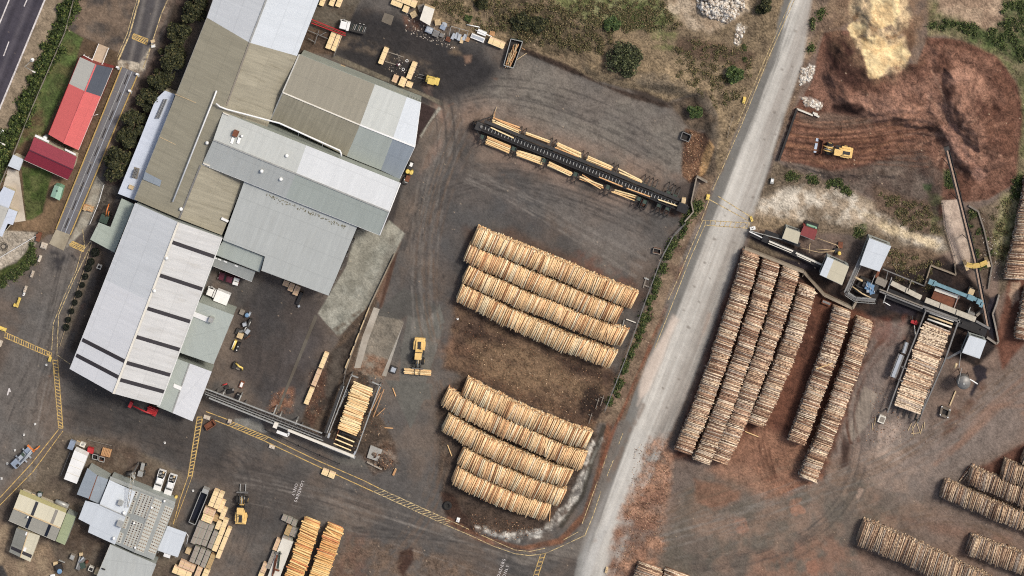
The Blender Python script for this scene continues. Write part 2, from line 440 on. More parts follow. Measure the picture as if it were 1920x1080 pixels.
# weighbridge approach road
ACC = [(262, -60), (330, -60), (306, 20), (278, 100), (266, 125), (246, 122), (226, 112), (240, 60), (254, 15)]
lay((128, 112, 98), [(306, 8), (336, -20), (300, 60), (262, 150), (210, 280), (188, 330), (180, 300), (270, 110)], 8, c2=(108, 92, 80), csc=20, grain=.22)
lay((80, 66, 58), [(300, 80), (262, 150), (205, 290), (196, 350), (225, 350), (330, 100), (420, -60), (340, -40)], 14, c2=(66, 56, 48), csc=20, grain=.3)
lay((84, 80, 80), ACC, 3, grain=.1, c2=(76, 72, 72), csc=18)
for dx in (0, 26): lay((142, 134, 126), [(282+dx, -60), (266+dx, 20), (243+dx*.8, 118)], 10, op=.55, line=6)
lay((178, 166, 148), [(222, 112), (262, 118), (276, 96), (285, 80), (272, 132), (262, 140), (222, 128)], 3, warp=2, grain=.3, brk=.25, bsc=8)
lay((166, 158, 142), [(181, 330), (196, 346), (186, 380), (160, 430), (119, 470), (146, 420)], 3, c2=(150, 140, 124), csc=12, grain=.16)
lay((98, 90, 80), [(196, 346), (225, 352), (205, 400), (172, 418), (186, 380)], 4, c2=(80, 70, 62), csc=12, grain=.3)
# west yard wheel tracks
lay((106, 101, 96), [(95, 450), (140, 460), (130, 560), (90, 660), (60, 800), (-40, 1000), (-60, 800), (40, 600)], 30, op=.7, brk=.3, bsc=40, stretch=(math.radians(112), 5))
lay((118, 114, 110), [(88, 560), (60, 640), (10, 760)], 12, op=.45, line=12, brk=.35, bsc=30, stretch=(math.radians(112), 5))
lay((52, 50, 52), [(96, 470), (128, 480), (120, 510), (98, 505)], 16, op=.85, warp=8, brk=.35, bsc=10)
lay((40, 38, 40), [(130, 476), (142, 480), (148, 492), (138, 490)], 5, op=.9, warp=5, wsc=8)
lay((120, 108, 94), [(180, 470), (168, 520), (140, 600), (118, 655), (108, 640), (135, 560)], 3, grain=.2)
lay((86, 74, 62), [(190, 480), (180, 530), (150, 610), (128, 660), (140, 664), (205, 520)], 10, op=.9, grain=.2, c2=(70, 60, 52), csc=14)
for pts in ([(110, 500), (75, 640), (66, 720), (70, 760)], [(35, 740), (0, 830)], [(210, 742), (300, 788), (360, 832), (440, 860)], [(116, 720), (190, 755), (330, 830)]):
    lay((48, 46, 46), pts, 2.5, op=.55, line=1.6, warp=2, wsc=20)
lay((64, 61, 59), [(130, 700), (300, 770), (430, 800), (430, 900), (350, 890), (220, 815), (130, 800)], 50, op=.75, warp=14)
lay((70, 67, 65), [(430, 870), (560, 860), (600, 940), (560, 1010), (440, 1000)], 50, op=.6, warp=14)
# south-west workshop yard
WS = [(118, 808), (150, 818), (215, 822), (300, 868), (352, 898), (330, 960), (340, 1100), (-20, 1100), (-20, 960), (40, 900)]
lay((110, 98, 84), WS, 14, warp=6, c2=(92, 80, 70), csc=36, grain=.22)
lay((84, 68, 56), [(170, 840), (260, 845), (300, 880), (250, 905), (170, 880)], 24, op=.8, warp=8, brk=.35, bsc=22)
lay((150, 130, 106), [(-20, 960), (20, 985), (30, 1040), (90, 1020), (110, 1080), (-20, 1090)], 18, op=.9, warp=8, c2=(132, 112, 92), csc=20, grain=.26)
lay((84, 70, 58), [(118, 960), (190, 975), (200, 1050), (120, 1035), (105, 1020)], 14, op=.85, warp=6, brk=.3, bsc=20)
lay((66, 62, 60), [(-20, 1060), (5, 1060), (25, 1100), (-20, 1100)], 5)
# yard patches of newer and older seal, wheel dust
lay((46, 44, 45), [(640, 10), (740, 30), (900, 100), (960, 150), (800, 200), (700, 150), (640, 110), (600, 60)], 34, op=.9, warp=12, grain=.16)
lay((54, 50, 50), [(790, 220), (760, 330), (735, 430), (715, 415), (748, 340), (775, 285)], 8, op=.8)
lay((50, 48, 50), [(500, 520), (600, 560), (610, 640), (560, 740), (480, 760), (440, 690), (450, 560)], 40, op=.65, warp=10)
lay((92, 86, 84), [(560, 620), (600, 640), (540, 760), (480, 760)], 30, op=.45, brk=.4, bsc=24)
lay((126, 118, 108), [(985, 100), (1110, 150), (1260, 205), (1300, 260), (1290, 330), (1200, 320), (1000, 240), (880, 190)], 40, op=.75, warp=16, grain=.2, c2=(116, 108, 100), csc=50)
lay((142, 120, 105), [(880, 180), (1000, 230), (1200, 300), (1300, 330), (1290, 400), (1150, 390), (900, 290), (850, 230)], 40, op=.75, brk=.5, bsc=44)
lay((78, 77, 77), [(760, 330), (860, 300), (1000, 380), (1040, 470), (900, 420), (840, 520), (770, 460)], 50, op=.55, warp=16)
lay((116, 108, 101), [(1000, 340), (1200, 400), (1240, 480), (1100, 470)], 50, op=.55, warp=16)
lay((132, 114, 100), [(800, 200), (870, 170), (980, 200), (850, 240), (790, 330), (740, 440), (780, 420)], 16, op=.45, brk=.6, bsc=26)
lay((150, 118, 102), [(800, 160), (840, 240), (790, 330)], 14, op=.4, line=14, brk=.6, bsc=18)
lay((88, 70, 60), [(875, 430), (960, 432), (1090, 490), (1210, 550), (1190, 580), (880, 460)], 22, op=.8, warp=8)
lay((110, 78, 66), [(1085, 470), (1200, 525), (1195, 540), (1060, 500)], 14, op=.6, warp=6, brk=.4, bsc=16)
# between the peeled stacks: bark-covered earth
lay((84, 66, 54), [(855, 560), (900, 590), (1150, 690), (1160, 720), (1110, 810), (880, 715), (830, 690)], 16, warp=10, c2=(106, 84, 66), csc=20, grain=.34)
lay((128, 104, 80), [(880, 640), (1000, 650), (1130, 730), (1100, 770), (900, 700)], 26, op=.8, brk=.4, bsc=26, stretch=(math.radians(20), 4))
lay((58, 44, 38), [(880, 610), (1140, 700), (1150, 715), (1010, 690), (880, 640)], 16, op=.7, brk=.35, bsc=20, stretch=(math.radians(22), 4))
lay((44, 34, 30), [(1090, 730), (1120, 722), (1140, 760), (1120, 790), (1085, 770)], 14, op=.9, warp=10, wsc=14)
lay((70, 58, 50), [(820, 740), (870, 700), (1120, 815), (1110, 860), (1030, 990), (930, 1000), (840, 950), (820, 880)], 14, op=.95, warp=6, c2=(84, 68, 56), csc=22, grain=.3)
lay((96, 86, 76), [(815, 780), (850, 800), (850, 890), (830, 910)], 16, op=.8, brk=.4, bsc=20)
lay((62, 44, 36), [(824, 920), (850, 930), (870, 960), (920, 980), (880, 1000), (840, 975)], 10, op=.9, warp=6, grain=.3)
lay((78, 64, 54), [(870, 945), (1020, 990), (960, 1012), (880, 985)], 12, op=.9, warp=5, grain=.35)
# pale ash line round the bend, brown rim
lay((120, 84, 64), [(1150, 760), (1128, 870), (1098, 965), (1050, 1015), (980, 1030), (900, 1010), (840, 975)], 6, line=12, warp=2, grain=.25, c2=(98, 72, 58), csc=14)
lay((205, 198, 186), [(1110, 820), (1118, 840), (1100, 870), (1088, 930), (1060, 975), (1010, 1010), (960, 1014), (900, 1000), (890, 985), (960, 1000), (1020, 990), (1060, 945), (1085, 890), (1095, 850)], 6, op=.9, warp=7, wsc=10, brk=.55, bsc=12, grain=.3)
lay((214, 208, 196), [(1128, 822), (1110, 862), (1095, 905)], 3, line=5, op=.85, brk=.4, bsc=8)
lay((50, 46, 38), [(1132, 800), (1112, 858), (1092, 930), (1052, 985)], 5, line=9, op=.75, warp=2)
# haul road
HR = [(1482, -90), (1440, 110), (1398, 215), (1330, 380), (1284, 500), (1240, 610), (1186, 745), (1140, 880), (1112, 960), (1086, 1030), (1060, 1170),
      (1150, 1170), (1165, 1060), (1200, 950), (1240, 850), (1272, 780), (1300, 715), (1345, 590), (1385, 480), (1410, 420), (1425, 370), (1450, 290), (1502, 130), (1560, -10), (1590, -90)]
lay((112, 92, 76), [(1482, -90), (1440, 110), (1398, 215), (1330, 380), (1240, 610), (1186, 745), (1160, 800), (1120, 790), (1200, 600), (1290, 410), (1330, 290), (1400, 130), (1440, -90)], 10, c2=(132, 112, 92), csc=18, grain=.28)
lay((124, 80, 60), [(1340, 350), (1252, 570), (1192, 715), (1150, 810), (1128, 870)], 4, line=7, op=.85, warp=1.5)
lay((122, 118, 112), HR, 3, c2=(112, 108, 102), csc=60, grain=.07)
TH = math.radians(112)
lay((180, 173, 163), [(1516, -90), (1480, 80), (1430, 200), (1372, 330), (1320, 460), (1268, 600), (1210, 740), (1180, 830), (1140, 940), (1105, 1040), (1080, 1170), (1130, 1170),
                      (1170, 1000), (1210, 850), (1290, 720), (1345, 580), (1395, 440), (1440, 300), (1500, 120), (1552, -30), (1575, -90)], 16, c2=(168, 160, 150), csc=70, grain=.06)
lay((112, 92, 76), [(x-3, y) for x, y in HR[:9]], 3, line=7, warp=4, wsc=14, brk=.45, bsc=16)
_l = [(1482, -90), (1440, 110), (1398, 215), (1330, 380), (1284, 500), (1240, 610), (1186, 745), (1140, 880), (1112, 960), (1080, 1060), (1070, 1170)]
_r = [(1590, -90), (1502, 130), (1466, 240), (1420, 385), (1385, 480), (1345, 590), (1290, 740), (1240, 850), (1200, 950), (1165, 1060), (1150, 1170)]
for k in range(26):
    t = .22+.76*((k*.618) % 1); c_ = ((200, 194, 184), (148, 140, 131), (186, 179, 169), (208, 201, 190), (158, 148, 138))[k % 5]
    lay(c_, [(a[0]+(b[0]-a[0])*t, a[1]+(b[1]-a[1])*t) for a, b in zip(_l, _r)], 4, op=.75, line=3+(k*7) % 6, warp=1.5, brk=.48, bsc=7, stretch=(TH, 26), seed=400+k)
for k in range(40):
    t = .3+.66*((k*.754) % 1); n_ = (k*.37) % 1*(len(_l)-1.01); m_ = int(n_); f_ = n_-m_; x_, y_ = [(_l[m_][q]+(_l[m_+1][q]-_l[m_][q])*f_)*(1-t)+(_r[m_][q]+(_r[m_+1][q]-_r[m_][q])*f_)*t for q in (0, 1)]
    lay((116, 106, 96), [(x_, y_), (x_+2, y_+1)], 2.5, op=.6, line=2.5+(k % 3), warp=2, wsc=6, seed=600+k)
lay((210, 192, 176), [(1262, 590), (1272, 600), (1218, 730), (1195, 760), (1205, 700)], 10, op=.85, warp=3)
lay((168, 134, 112), [(1330, 590), (1300, 700), (1262, 800)], 10, line=9, op=.5, brk=.5, bsc=24, stretch=(TH, 6))
lay((112, 108, 104), HR, 4, op=.0)
lay((118, 114, 108), [(1480, -90), (1450, 90), (1395, 235), (1345, 360), (1290, 490), (1252, 590)], 8, line=24, op=.75, brk=.1, bsc=40)
lay((112, 104, 96), [(1170, 800), (1140, 890), (1112, 975), (1078, 1030), (980, 1046)], 7, line=26, op=.9)
lay((118, 98, 84), [(1205, 760), (1180, 815), (1140, 900)], 6, line=10, op=.6, brk=.5, bsc=12)
lay((158, 121, 98), [(1218, 820), (1258, 815), (1266, 850), (1262, 900), (1248, 950), (1240, 1020), (1220, 1100), (1130, 1100), (1150, 1010), (1185, 910)], 16, warp=16, wsc=30, brk=.1, bsc=20, c2=(138, 104, 84), csc=26, grain=.42)
lay((104, 76, 64), [(1150, 1000), (1230, 900), (1250, 930), (1200, 1080), (1140, 1080)], 20, op=.5, brk=.5, bsc=24)
lay((182, 178, 172), [(1190, 820), (1150, 930), (1110, 1030), (1086, 1170)], 22, line=34, op=.75, brk=.2, bsc=20, stretch=(TH, 10))
# north scrub
FLD = [(735, -90), (1486, -90), (1444, 105), (1398, 205), (1345, 330), (1330, 300), (1345, 215), (1322, 172), (1250, 190), (1190, 170), (1120, 152), (1060, 125), (985, 95), (940, 82), (880, 68), (800, 32), (750, -5)]
lay((116, 100, 80), FLD, 8, warp=5, c2=(132, 114, 90), csc=30, grain=.4)
lay((80, 70, 54), [(935, -20), (1040, 20), (1150, 60), (1140, 100), (1080, 110), (990, 85), (940, 60)], 20, op=.9, warp=12, brk=.3, bsc=16, grain=.45)
lay((58, 56, 42), [(940, 20), (1000, 30), (1060, 60), (1020, 80), (960, 70)], 20, op=.75, warp=10, brk=.45, bsc=10)
lay((98, 102, 62), [(1010, -50), (1230, -60), (1280, 30), (1240, 60), (1190, 50), (1100, 40), (1040, 20)], 18, op=.9, warp=12, c2=(120, 120, 84), csc=20, grain=.4)
lay((70, 82, 42), [(1180, 0), (1240, 20), (1270, 45), (1210, 55), (1130, 45), (1160, 30)], 14, op=.8, warp=8, brk=.4, bsc=12)
lay((96, 106, 58), [(1220, 60), (1270, 60), (1262, 98), (1225, 90)], 12, op=.6, brk=.4, bsc=10)
lay((84, 68, 56), [(1270, 70), (1370, 85), (1420, 100), (1400, 125), (1310, 115), (1265, 95)], 18, op=.85, warp=8, c2=(96, 76, 62), csc=16, grain=.36)
lay((176, 158, 136), [(1230, -60), (1410, -60), (1405, 20), (1330, 60), (1290, 50), (1250, 20)], 14, op=.9, warp=10, c2=(150, 130, 108), csc=20, grain=.35)
lay((200, 190, 174), [(1385, 40), (1402, 50), (1384, 86), (1376, 84)], 6, op=.8, warp=5, wsc=10, brk=.4, bsc=8)
lay((108, 92, 76), [(1250, 192), (1322, 172), (1345, 215), (1342, 330), (1316, 330), (1335, 270), (1318, 246), (1292, 246), (1280, 226), (1262, 204)], 8, warp=5, c2=(88, 76, 64), csc=16, grain=.36)
lay((92, 84, 74), [(1140, 130), (1250, 138), (1330, 180), (1352, 240), (1350, 300), (1330, 290), (1335, 220), (1300, 180), (1220, 170)], 10, op=.6, warp=4, brk=.3, bsc=16)
lay((64, 50, 42), [(980, 88), (1060, 120), (1130, 158), (1250, 195), (1262, 206), (1180, 182), (1060, 132), (975, 96)], 6, op=.9, warp=3, grain=.35)
lay((56, 46, 40), [(1180, 166), (1215, 172), (1258, 196), (1240, 202), (1200, 185)], 8, op=.85, warp=4)
lay((112, 84, 64), [(1285, 240), (1320, 250), (1335, 270), (1318, 330), (1295, 345), (1278, 330), (1280, 270)], 8, warp=5, wsc=16, c2=(92, 68, 54), csc=12, grain=.5)
lay((176, 140, 98), [(1330, 262), (1340, 275), (1322, 325), (1308, 335), (1318, 295)], 6, op=.85, warp=3, grain=.3)
lay((70, 62, 58), [(1265, 345), (1300, 340), (1300, 400), (1270, 400)], 12, op=.8, warp=4)
lay((150, 126, 100), [(800, 50), (840, 70), (880, 74), (920, 84), (900, 70), (860, 50)], 8, op=.5, brk=.4, bsc=8)
lay((140, 118, 94), [(838, 78), (860, 80), (866, 104), (842, 98)], 12, op=.7, warp=6, brk=.35, bsc=10)
lay((146, 116, 96), [(870, 105), (884, 104), (882, 116), (874, 118)], 8, op=.8, warp=3)
lay((112, 80, 64), [(755, 28), (800, 40), (800, 60), (760, 56)], 10, op=.8, warp=6, brk=.3, bsc=10, grain=.3)
lay((100, 92, 80), [(586, -20), (676, 0), (655, 40), (640, 60), (586, 60)], 6, op=.85, c2=(88, 78, 66), csc=14, grain=.22)
lay((92, 74, 60), [(570, 48), (640, 66), (624, 104), (560, 96)], 6, op=.85, c2=(74, 60, 50), csc=12, grain=.26)
lay((150, 130, 108), [(640, 78), (680, 84), (740, 108), (800, 130)], 14, op=.35, line=24, brk=.65, bsc=14)
lay((50, 44, 40), [(893, 236), (1100, 320), (1290, 396)], 12, op=.75, line=26, warp=6, wsc=16)
lay((92, 64, 50), [(1196, 350), (1300, 388), (1280, 410), (1190, 385)], 10, op=.6, warp=8, brk=.4, bsc=9, grain=.45)
# concrete aprons, kerbs of the green-chain
lay((120, 110, 94), [(622, 108), (632, 104), (830, 190), (830, 200), (800, 184), (640, 118)], 2, c2=(104, 96, 84), csc=14, grain=.2)
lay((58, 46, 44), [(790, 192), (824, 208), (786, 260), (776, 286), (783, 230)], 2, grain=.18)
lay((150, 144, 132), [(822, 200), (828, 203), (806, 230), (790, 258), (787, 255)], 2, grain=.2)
# mid yard: log-deck surroundings
lay((92, 76, 62), [(640, 630), (668, 575), (740, 440), (750, 440), (700, 590), (690, 740), (740, 830), (690, 860), (560, 800), (600, 700)], 8, op=.9, warp=4, c2=(74, 62, 52), csc=18, grain=.3)
lay((120, 92, 74), [(700, 540), (745, 440), (752, 452), (715, 580)], 5, op=.7, warp=3)
lay((72, 50, 40), [(735, 480), (748, 470), (718, 570), (708, 585)], 4, op=.8, warp=3)
lay((84, 76, 68), [(620, 660), (650, 640), (690, 590), (660, 660), (612, 770), (580, 770)], 6, op=.9, c2=(62, 54, 48), csc=14, grain=.22)
lay((84, 60, 48), [(585, 690), (612, 690), (610, 760), (585, 800), (570, 780)], 10, op=.8, warp=5, brk=.3, bsc=14, grain=.34)
lay((140, 100, 78), [(520, 735), (548, 730), (545, 770), (510, 780), (500, 765)], 14, op=.85, warp=8, brk=.45, bsc=12, grain=.34)
lay((136, 132, 124), [(440, 785), (485, 784), (502, 812), (470, 806), (440, 798)], 3, c2=(120, 116, 108), csc=14)
lay((104, 98, 92), [(505, 840), (560, 860), (620, 900), (690, 930), (640, 900), (560, 845)], 14, op=.6, brk=.3, bsc=20)
lay((106, 102, 94), [(560, 810), (720, 880), (640, 870)], 12, op=.6)
lay((96, 92, 86), [(738, 640), (760, 640), (740, 700), (730, 700)], 4, op=.6)
APRON = [(668, 432), (690, 425), (716, 432), (730, 414), (759, 438), (742, 472), (694, 570), (634, 632), (597, 588), (618, 552), (650, 500)]
RAMP = [(706, 577), (757, 603), (730, 680), (718, 710), (690, 706), (664, 690), (672, 650)]
lay((158, 155, 142), APRON, 2.5, warp=1, c2=(140, 138, 126), csc=16, grain=.18); lay((118, 112, 98), APRON, 6, op=.5, brk=.55, bsc=26); lay((172, 166, 150), APRON, 6, op=.4, brk=.62, bsc=30, seed=3)
lay((92, 76, 62), [(694, 572), (634, 632), (624, 618), (660, 590)], 5, op=.75, warp=4, brk=.35, bsc=8); lay((110, 104, 94), [(735, 440), (745, 470), (700, 560), (690, 560)], 8, op=.5, warp=4)
lay((132, 122, 108), RAMP, 2.5, warp=1, c2=(118, 110, 98), csc=12, grain=.2); lay((118, 88, 68), [(664, 690), (672, 662), (700, 668), (730, 676), (718, 710)], 10, op=.85, warp=8, brk=.25, bsc=12, grain=.4)
SEAL = [((104, 101, 94), [(765, 590), (832, 612), (792, 740), (768, 802), (748, 730), (752, 660)]), ((112, 109, 101), [(824, 572), (834, 604), (822, 612), (800, 602)]),
        ((84, 81, 76), [(700, 590), (758, 540), (822, 575), (800, 600), (762, 592), (750, 600)]), ((100, 97, 90), [(722, 712), (812, 720), (808, 748), (795, 750), (770, 804), (740, 740)])]
for c_, p_ in SEAL: lay(c_, p_, 2, op=.85, grain=.13)
lay((124, 94, 74), [(810, 640), (880, 620), (890, 660), (840, 690)], 16, op=.5, brk=.5, bsc=16)
lay((110, 96, 84), [(700, 830), (740, 830), (750, 870), (700, 890), (680, 860)], 10, op=.8, warp=5, c2=(80, 62, 50), csc=10, grain=.4)
# south edge: rough patch beside the lower stacks
lay((112, 92, 76), [(650, 1010), (760, 1020), (880, 1060), (900, 1100), (610, 1100)], 20, op=.75, warp=10, brk=.35, bsc=16, grain=.34)
lay((64, 44, 36), [(750, 1035), (772, 1028), (776, 1050), (756, 1090), (742, 1062)], 8, op=.9, warp=6, wsc=14)
lay((112, 84, 70), [(650, 1000), (690, 1000), (690, 1100), (620, 1100)], 20, op=.5, brk=.4, bsc=10)
# east: bark heap and dozer pad
BK = [(1545, 62), (1570, 58), (1610, 62), (1650, 120), (1720, 120), (1740, 70), (1800, 74), (1870, 104), (1908, 158), (1924, 215), (1920, 300), (1900, 345), (1850, 375), (1790, 380), (1760, 420), (1640, 372), (1560, 322), (1465, 300), (1462, 290), (1488, 205), (1520, 160)]
lay((98, 68, 55), BK, 5, warp=4, c2=(126, 92, 76), csc=30, grain=.34)
lay((64, 42, 36), [(1548, 66), (1612, 62), (1640, 130), (1610, 165), (1570, 150), (1548, 110)], 18, op=.9, warp=8, grain=.3)
lay((158, 120, 101), [(1700, 170), (1790, 110), (1850, 140), (1840, 260), (1850, 330), (1820, 330), (1780, 290), (1700, 240), (1560, 220), (1560, 190)], 30, op=.75, brk=.35, bsc=30, stretch=(math.radians(-10), 3), grain=.3)
for k in range(46):
    a_ = k*.1366*2.4+.2; r_ = 60+(k*37) % 70
    lay(((186, 146, 122), (92, 62, 50), (150, 112, 92), (74, 48, 40))[k % 4], [(1788+math.cos(a_)*22, 250+math.sin(a_)*20), (1788+math.cos(a_+.05)*r_*.6, 250+math.sin(a_+.05)*r_*.6), (1788+math.cos(a_-.03)*r_, 250+math.sin(a_-.03)*r_)], 5, line=3+k % 5, op=.55, warp=3, wsc=12, brk=.35, bsc=12, seed=700+k)
lay((182, 138, 118), [(1765, 238), (1795, 232), (1812, 280), (1848, 330), (1835, 340), (1795, 300)], 10, op=.8, warp=6, brk=.2, bsc=12)
lay((74, 48, 40), [(1830, 170), (1850, 180), (1855, 215), (1835, 225), (1825, 200)], 12, op=.8, warp=8, brk=.3, bsc=12)
lay((84, 56, 46), [(1740, 74), (1800, 78), (1870, 110), (1905, 160), (1918, 215), (1912, 300), (1890, 340)], 10, line=16, op=.75, warp=4, brk=.25, bsc=14)
for k, (y0, y1) in enumerate(((214, 250), (236, 262), (258, 284), (280, 300))):
    lay((136, 98, 74), [(1476+k, y0+14), (1540, y0+24), (1620, y1+2), (1690, y1-28)], 6, line=8, op=.65, warp=2, brk=.3, bsc=20, stretch=(math.radians(12), 4))
    lay((62, 40, 34), [(1476+k, y0+24), (1540, y0+34), (1620, y1+12), (1690, y1-18)], 6, line=6, op=.6, warp=2, brk=.35, bsc=20, stretch=(math.radians(12), 4))
lay((104, 88, 76), [(1495, 212), (1560, 212), (1632, 220), (1640, 240), (1560, 246), (1500, 232)], 10, op=.75, warp=5, grain=.32)
lay((50, 32, 28), [(1556, 196), (1610, 192), (1622, 206), (1600, 218), (1560, 212)], 10, op=.85, warp=5)
lay((108, 96, 86), [(1470, 302), (1560, 320), (1640, 305), (1700, 278), (1730, 280), (1770, 330), (1760, 420), (1680, 390), (1560, 340), (1480, 315)], 10, op=.9, warp=6, c2=(86, 74, 66), csc=24, grain=.3)
lay((94, 70, 58), [(1690, 250), (1770, 300), (1780, 370), (1730, 330), (1660, 300)], 20, op=.55, brk=.4, bsc=20)
lay((60, 84, 46), [(1770, 320), (1788, 322), (1790, 352), (1772, 350)], 8, op=.7, warp=4)
lay((60, 84, 46), [(1730, 345), (1748, 345), (1746, 358), (1732, 358)], 6, op=.7, warp=3)
# north-east banks
NE_ = [(1735, -60), (1960, -60), (1960, 380), (1905, 340), (1920, 215), (1905, 150), (1870, 104), (1800, 72), (1740, 66)]
lay((120, 108, 84), NE_, 10, warp=4, c2=(98, 98, 66), csc=22, grain=.4)
lay((178, 152, 128), [(1740, -60), (1880, -60), (1900, 20), (1850, 55), (1760, 20)], 18, op=.9, warp=10, c2=(150, 124, 104), csc=24, grain=.28)
lay((66, 80, 44), [(1880, -20), (1960, -20), (1960, 150), (1900, 110), (1850, 85), (1740, 55), (1750, 30), (1880, 60)], 14, op=.85, warp=10, brk=.35, bsc=16, grain=.45)
lay((134, 112, 90), [(1530, -60), (1600, -60), (1600, 40), (1545, 60), (1510, 130), (1490, 200), (1450, 290), (1470, 220), (1505, 120)], 10, op=.9, c2=(112, 92, 76), csc=16, grain=.34)
lay((222, 214, 202), [(1518, 122), (1530, 124), (1522, 145), (1505, 160), (1500, 152), (1510, 138)], 4, op=.95, warp=5, wsc=8, brk=.25, bsc=6)
lay((222, 214, 202), [(1502, 182), (1520, 180), (1544, 196), (1540, 206), (1510, 198)], 4, op=.95, warp=5, wsc=8, brk=.3, bsc=6)
# sawdust
lay((140, 112, 88), [(1560, 80), (1566, 40), (1590, -60), (1740, -60), (1742, 40), (1716, 110), (1680, 150), (1640, 160), (1600, 110)], 44, op=.75, warp=18, brk=.35, bsc=24, grain=.3)
lay((206, 180, 142), [(1592, 56), (1604, -60), (1704, -60), (1706, 50), (1702, 122), (1660, 142), (1632, 146), (1614, 96)], 12, op=.85, warp=12, brk=.3, bsc=16, grain=.24)
for p_ in ([(1586, 52), (1600, 42), (1622, 44), (1624, 62), (1600, 70)], [(1628, -60), (1690, -60), (1688, 10), (1676, 46), (1650, 56), (1634, 40)], [(1614, 74), (1640, 66), (1668, 84), (1690, 76), (1706, 104), (1694, 124), (1666, 126), (1646, 146), (1630, 142), (1618, 110)]):
    lay((236, 210, 160), p_, 6, op=.92, warp=7, wsc=12, c2=(214, 182, 134), csc=12, grain=.16)
for p_ in ([(1628, 40), (1640, 36), (1650, 62), (1640, 70)], [(1656, 60), (1672, 66), (1690, 60), (1680, 74), (1662, 72)], [(1672, 120), (1690, 116), (1684, 132)], [(1604, 20), (1612, 24), (1606, 44), (1598, 40)]): lay((150, 116, 82), p_, 6, op=.75, warp=5, wsc=8, brk=.2, bsc=8)
lay((104, 78, 60), [(1686, 44), (1712, 40), (1720, 84), (1706, 100), (1694, 72)], 12, op=.8, warp=8, brk=.25, bsc=12)
# pale track and scrub between bark heap and mill
SCR = [(1452, 300), (1470, 310), (1560, 345), (1690, 400), (1780, 420), (1860, 380), (1900, 350), (1960, 340), (1960, 480), (1870, 560), (1870, 500), (1780, 470), (1700, 500), (1600, 440), (1410, 430), (1420, 385)]
lay((124, 108, 90), SCR, 8, warp=4, c2=(106, 92, 76), csc=24, grain=.36)
lay((208, 196, 178), [(1428, 370), (1470, 350), (1560, 352), (1620, 378), (1690, 420), (1770, 450), (1775, 475), (1720, 462), (1640, 425), (1560, 412), (1470, 408), (1412, 404)], 22, op=.9, warp=12, c2=(176, 158, 136), csc=16, grain=.3, brk=.18, bsc=22)
lay((214, 192, 156), [(1600, 392), (1690, 425), (1768, 455), (1760, 468), (1660, 435)], 10, op=.8, warp=5, brk=.2, bsc=18)
lay((96, 78, 64), [(1640, 350), (1740, 380), (1765, 440), (1720, 435), (1640, 395)], 14, op=.9, warp=8, c2=(112, 92, 76), csc=14, grain=.4)
lay((112, 92, 74), [(1660, 470), (1720, 462), (1770, 480), (1740, 540), (1690, 530), (1655, 500)], 12, op=.9, warp=6, grain=.4)
lay((150, 128, 100), [(1400, 400), (1480, 410), (1475, 440), (1405, 430)], 10, op=.6, brk=.3, bsc=14)
lay((92, 100, 60), [(1600, 425), (1625, 420), (1622, 446), (1604, 446)], 10, op=.7, warp=5, brk=.3, bsc=10)
lay((96, 104, 62), [(1740, 360), (1770, 370), (1770, 440), (1745, 440)], 10, op=.5, warp=5, brk=.5, bsc=10)
lay((150, 140, 106), [(1880, 360), (1960, 350), (1920, 480), (1880, 500), (1860, 470)], 14, op=.85, warp=8, c2=(116, 116, 74), csc=14, grain=.4)
lay((84, 70, 58), [(1800, 390), (1850, 400), (1868, 480), (1850, 540), (1820, 480)], 10, op=.85, warp=4, grain=.36)
lay((200, 178, 158), [(1765, 376), (1795, 374), (1820, 480), (1818, 492), (1792, 496), (1770, 420)], 2.5, c2=(186, 164, 146), csc=14, grain=.16)
# mill pit, log lanes, yard south of the mill
PIT = [(1408, 436), (1500, 462), (1600, 530), (1640, 500), (1700, 505), (1770, 480), (1860, 560), (1880, 640), (1830, 690), (1700, 610), (1600, 590), (1500, 530), (1400, 470)]
lay((58, 46, 40), PIT, 8, warp=3, c2=(44, 37, 35), csc=18, grain=.28)
lay((46, 42, 48), [(1410, 440), (1520, 480), (1540, 505), (1500, 505), (1410, 458)], 10, op=.7, warp=5)
lay((112, 98, 80), [(1404, 446), (1450, 470), (1500, 490), (1440, 478), (1402, 460)], 8, op=.8)
lay((42, 38, 44), [(1660, 560), (1720, 580), (1720, 596), (1660, 580)], 8, op=.8)
lay((38, 36, 44), [(1855, 560), (1870, 552), (1862, 640), (1845, 600)], 5, op=.85)
lay((88, 56, 44), [(1390, 470), (1640, 600), (1650, 640), (1540, 900), (1470, 930), (1400, 870), (1260, 860)], 16, op=.95, warp=4, c2=(108, 70, 54), csc=24, grain=.26)
lay((154, 114, 91), [(1420, 800), (1500, 830), (1540, 900), (1440, 940), (1330, 880)], 24, op=.8, warp=10, c2=(140, 104, 84), csc=20, grain=.26)
lay((134, 120, 110), [(1640, 610), (1700, 600), (1690, 650), (1600, 830), (1560, 860), (1590, 760)], 18, op=.9, warp=6, c2=(120, 106, 98), csc=30, grain=.2)
lay((150, 136, 122), [(1620, 724), (1646, 738), (1625, 800), (1595, 830), (1590, 810)], 2, op=.85, grain=.13)
lay((58, 42, 36), [(1580, 800), (1592, 830), (1590, 880), (1576, 880), (1578, 830)], 10, op=.85, warp=5)
lay((110, 64, 50), [(1620, 600), (1700, 590), (1700, 640), (1650, 650)], 14, op=.5, brk=.4, bsc=20)
lay((150, 128, 112), [(1600, 840), (1700, 835), (1760, 870), (1700, 925), (1600, 900)], 16, op=.7, warp=8, brk=.2, bsc=26)
lay((190, 166, 148), [(1650, 790), (1690, 790), (1690, 870), (1640, 860)], 14, op=.6, brk=.4, bsc=22, stretch=(math.radians(105), 4))
lay((96, 66, 52), [(1780, 770), (1830, 740), (1840, 700), (1850, 730), (1800, 800), (1760, 830)], 14, op=.75, warp=6, brk=.2, bsc=18)
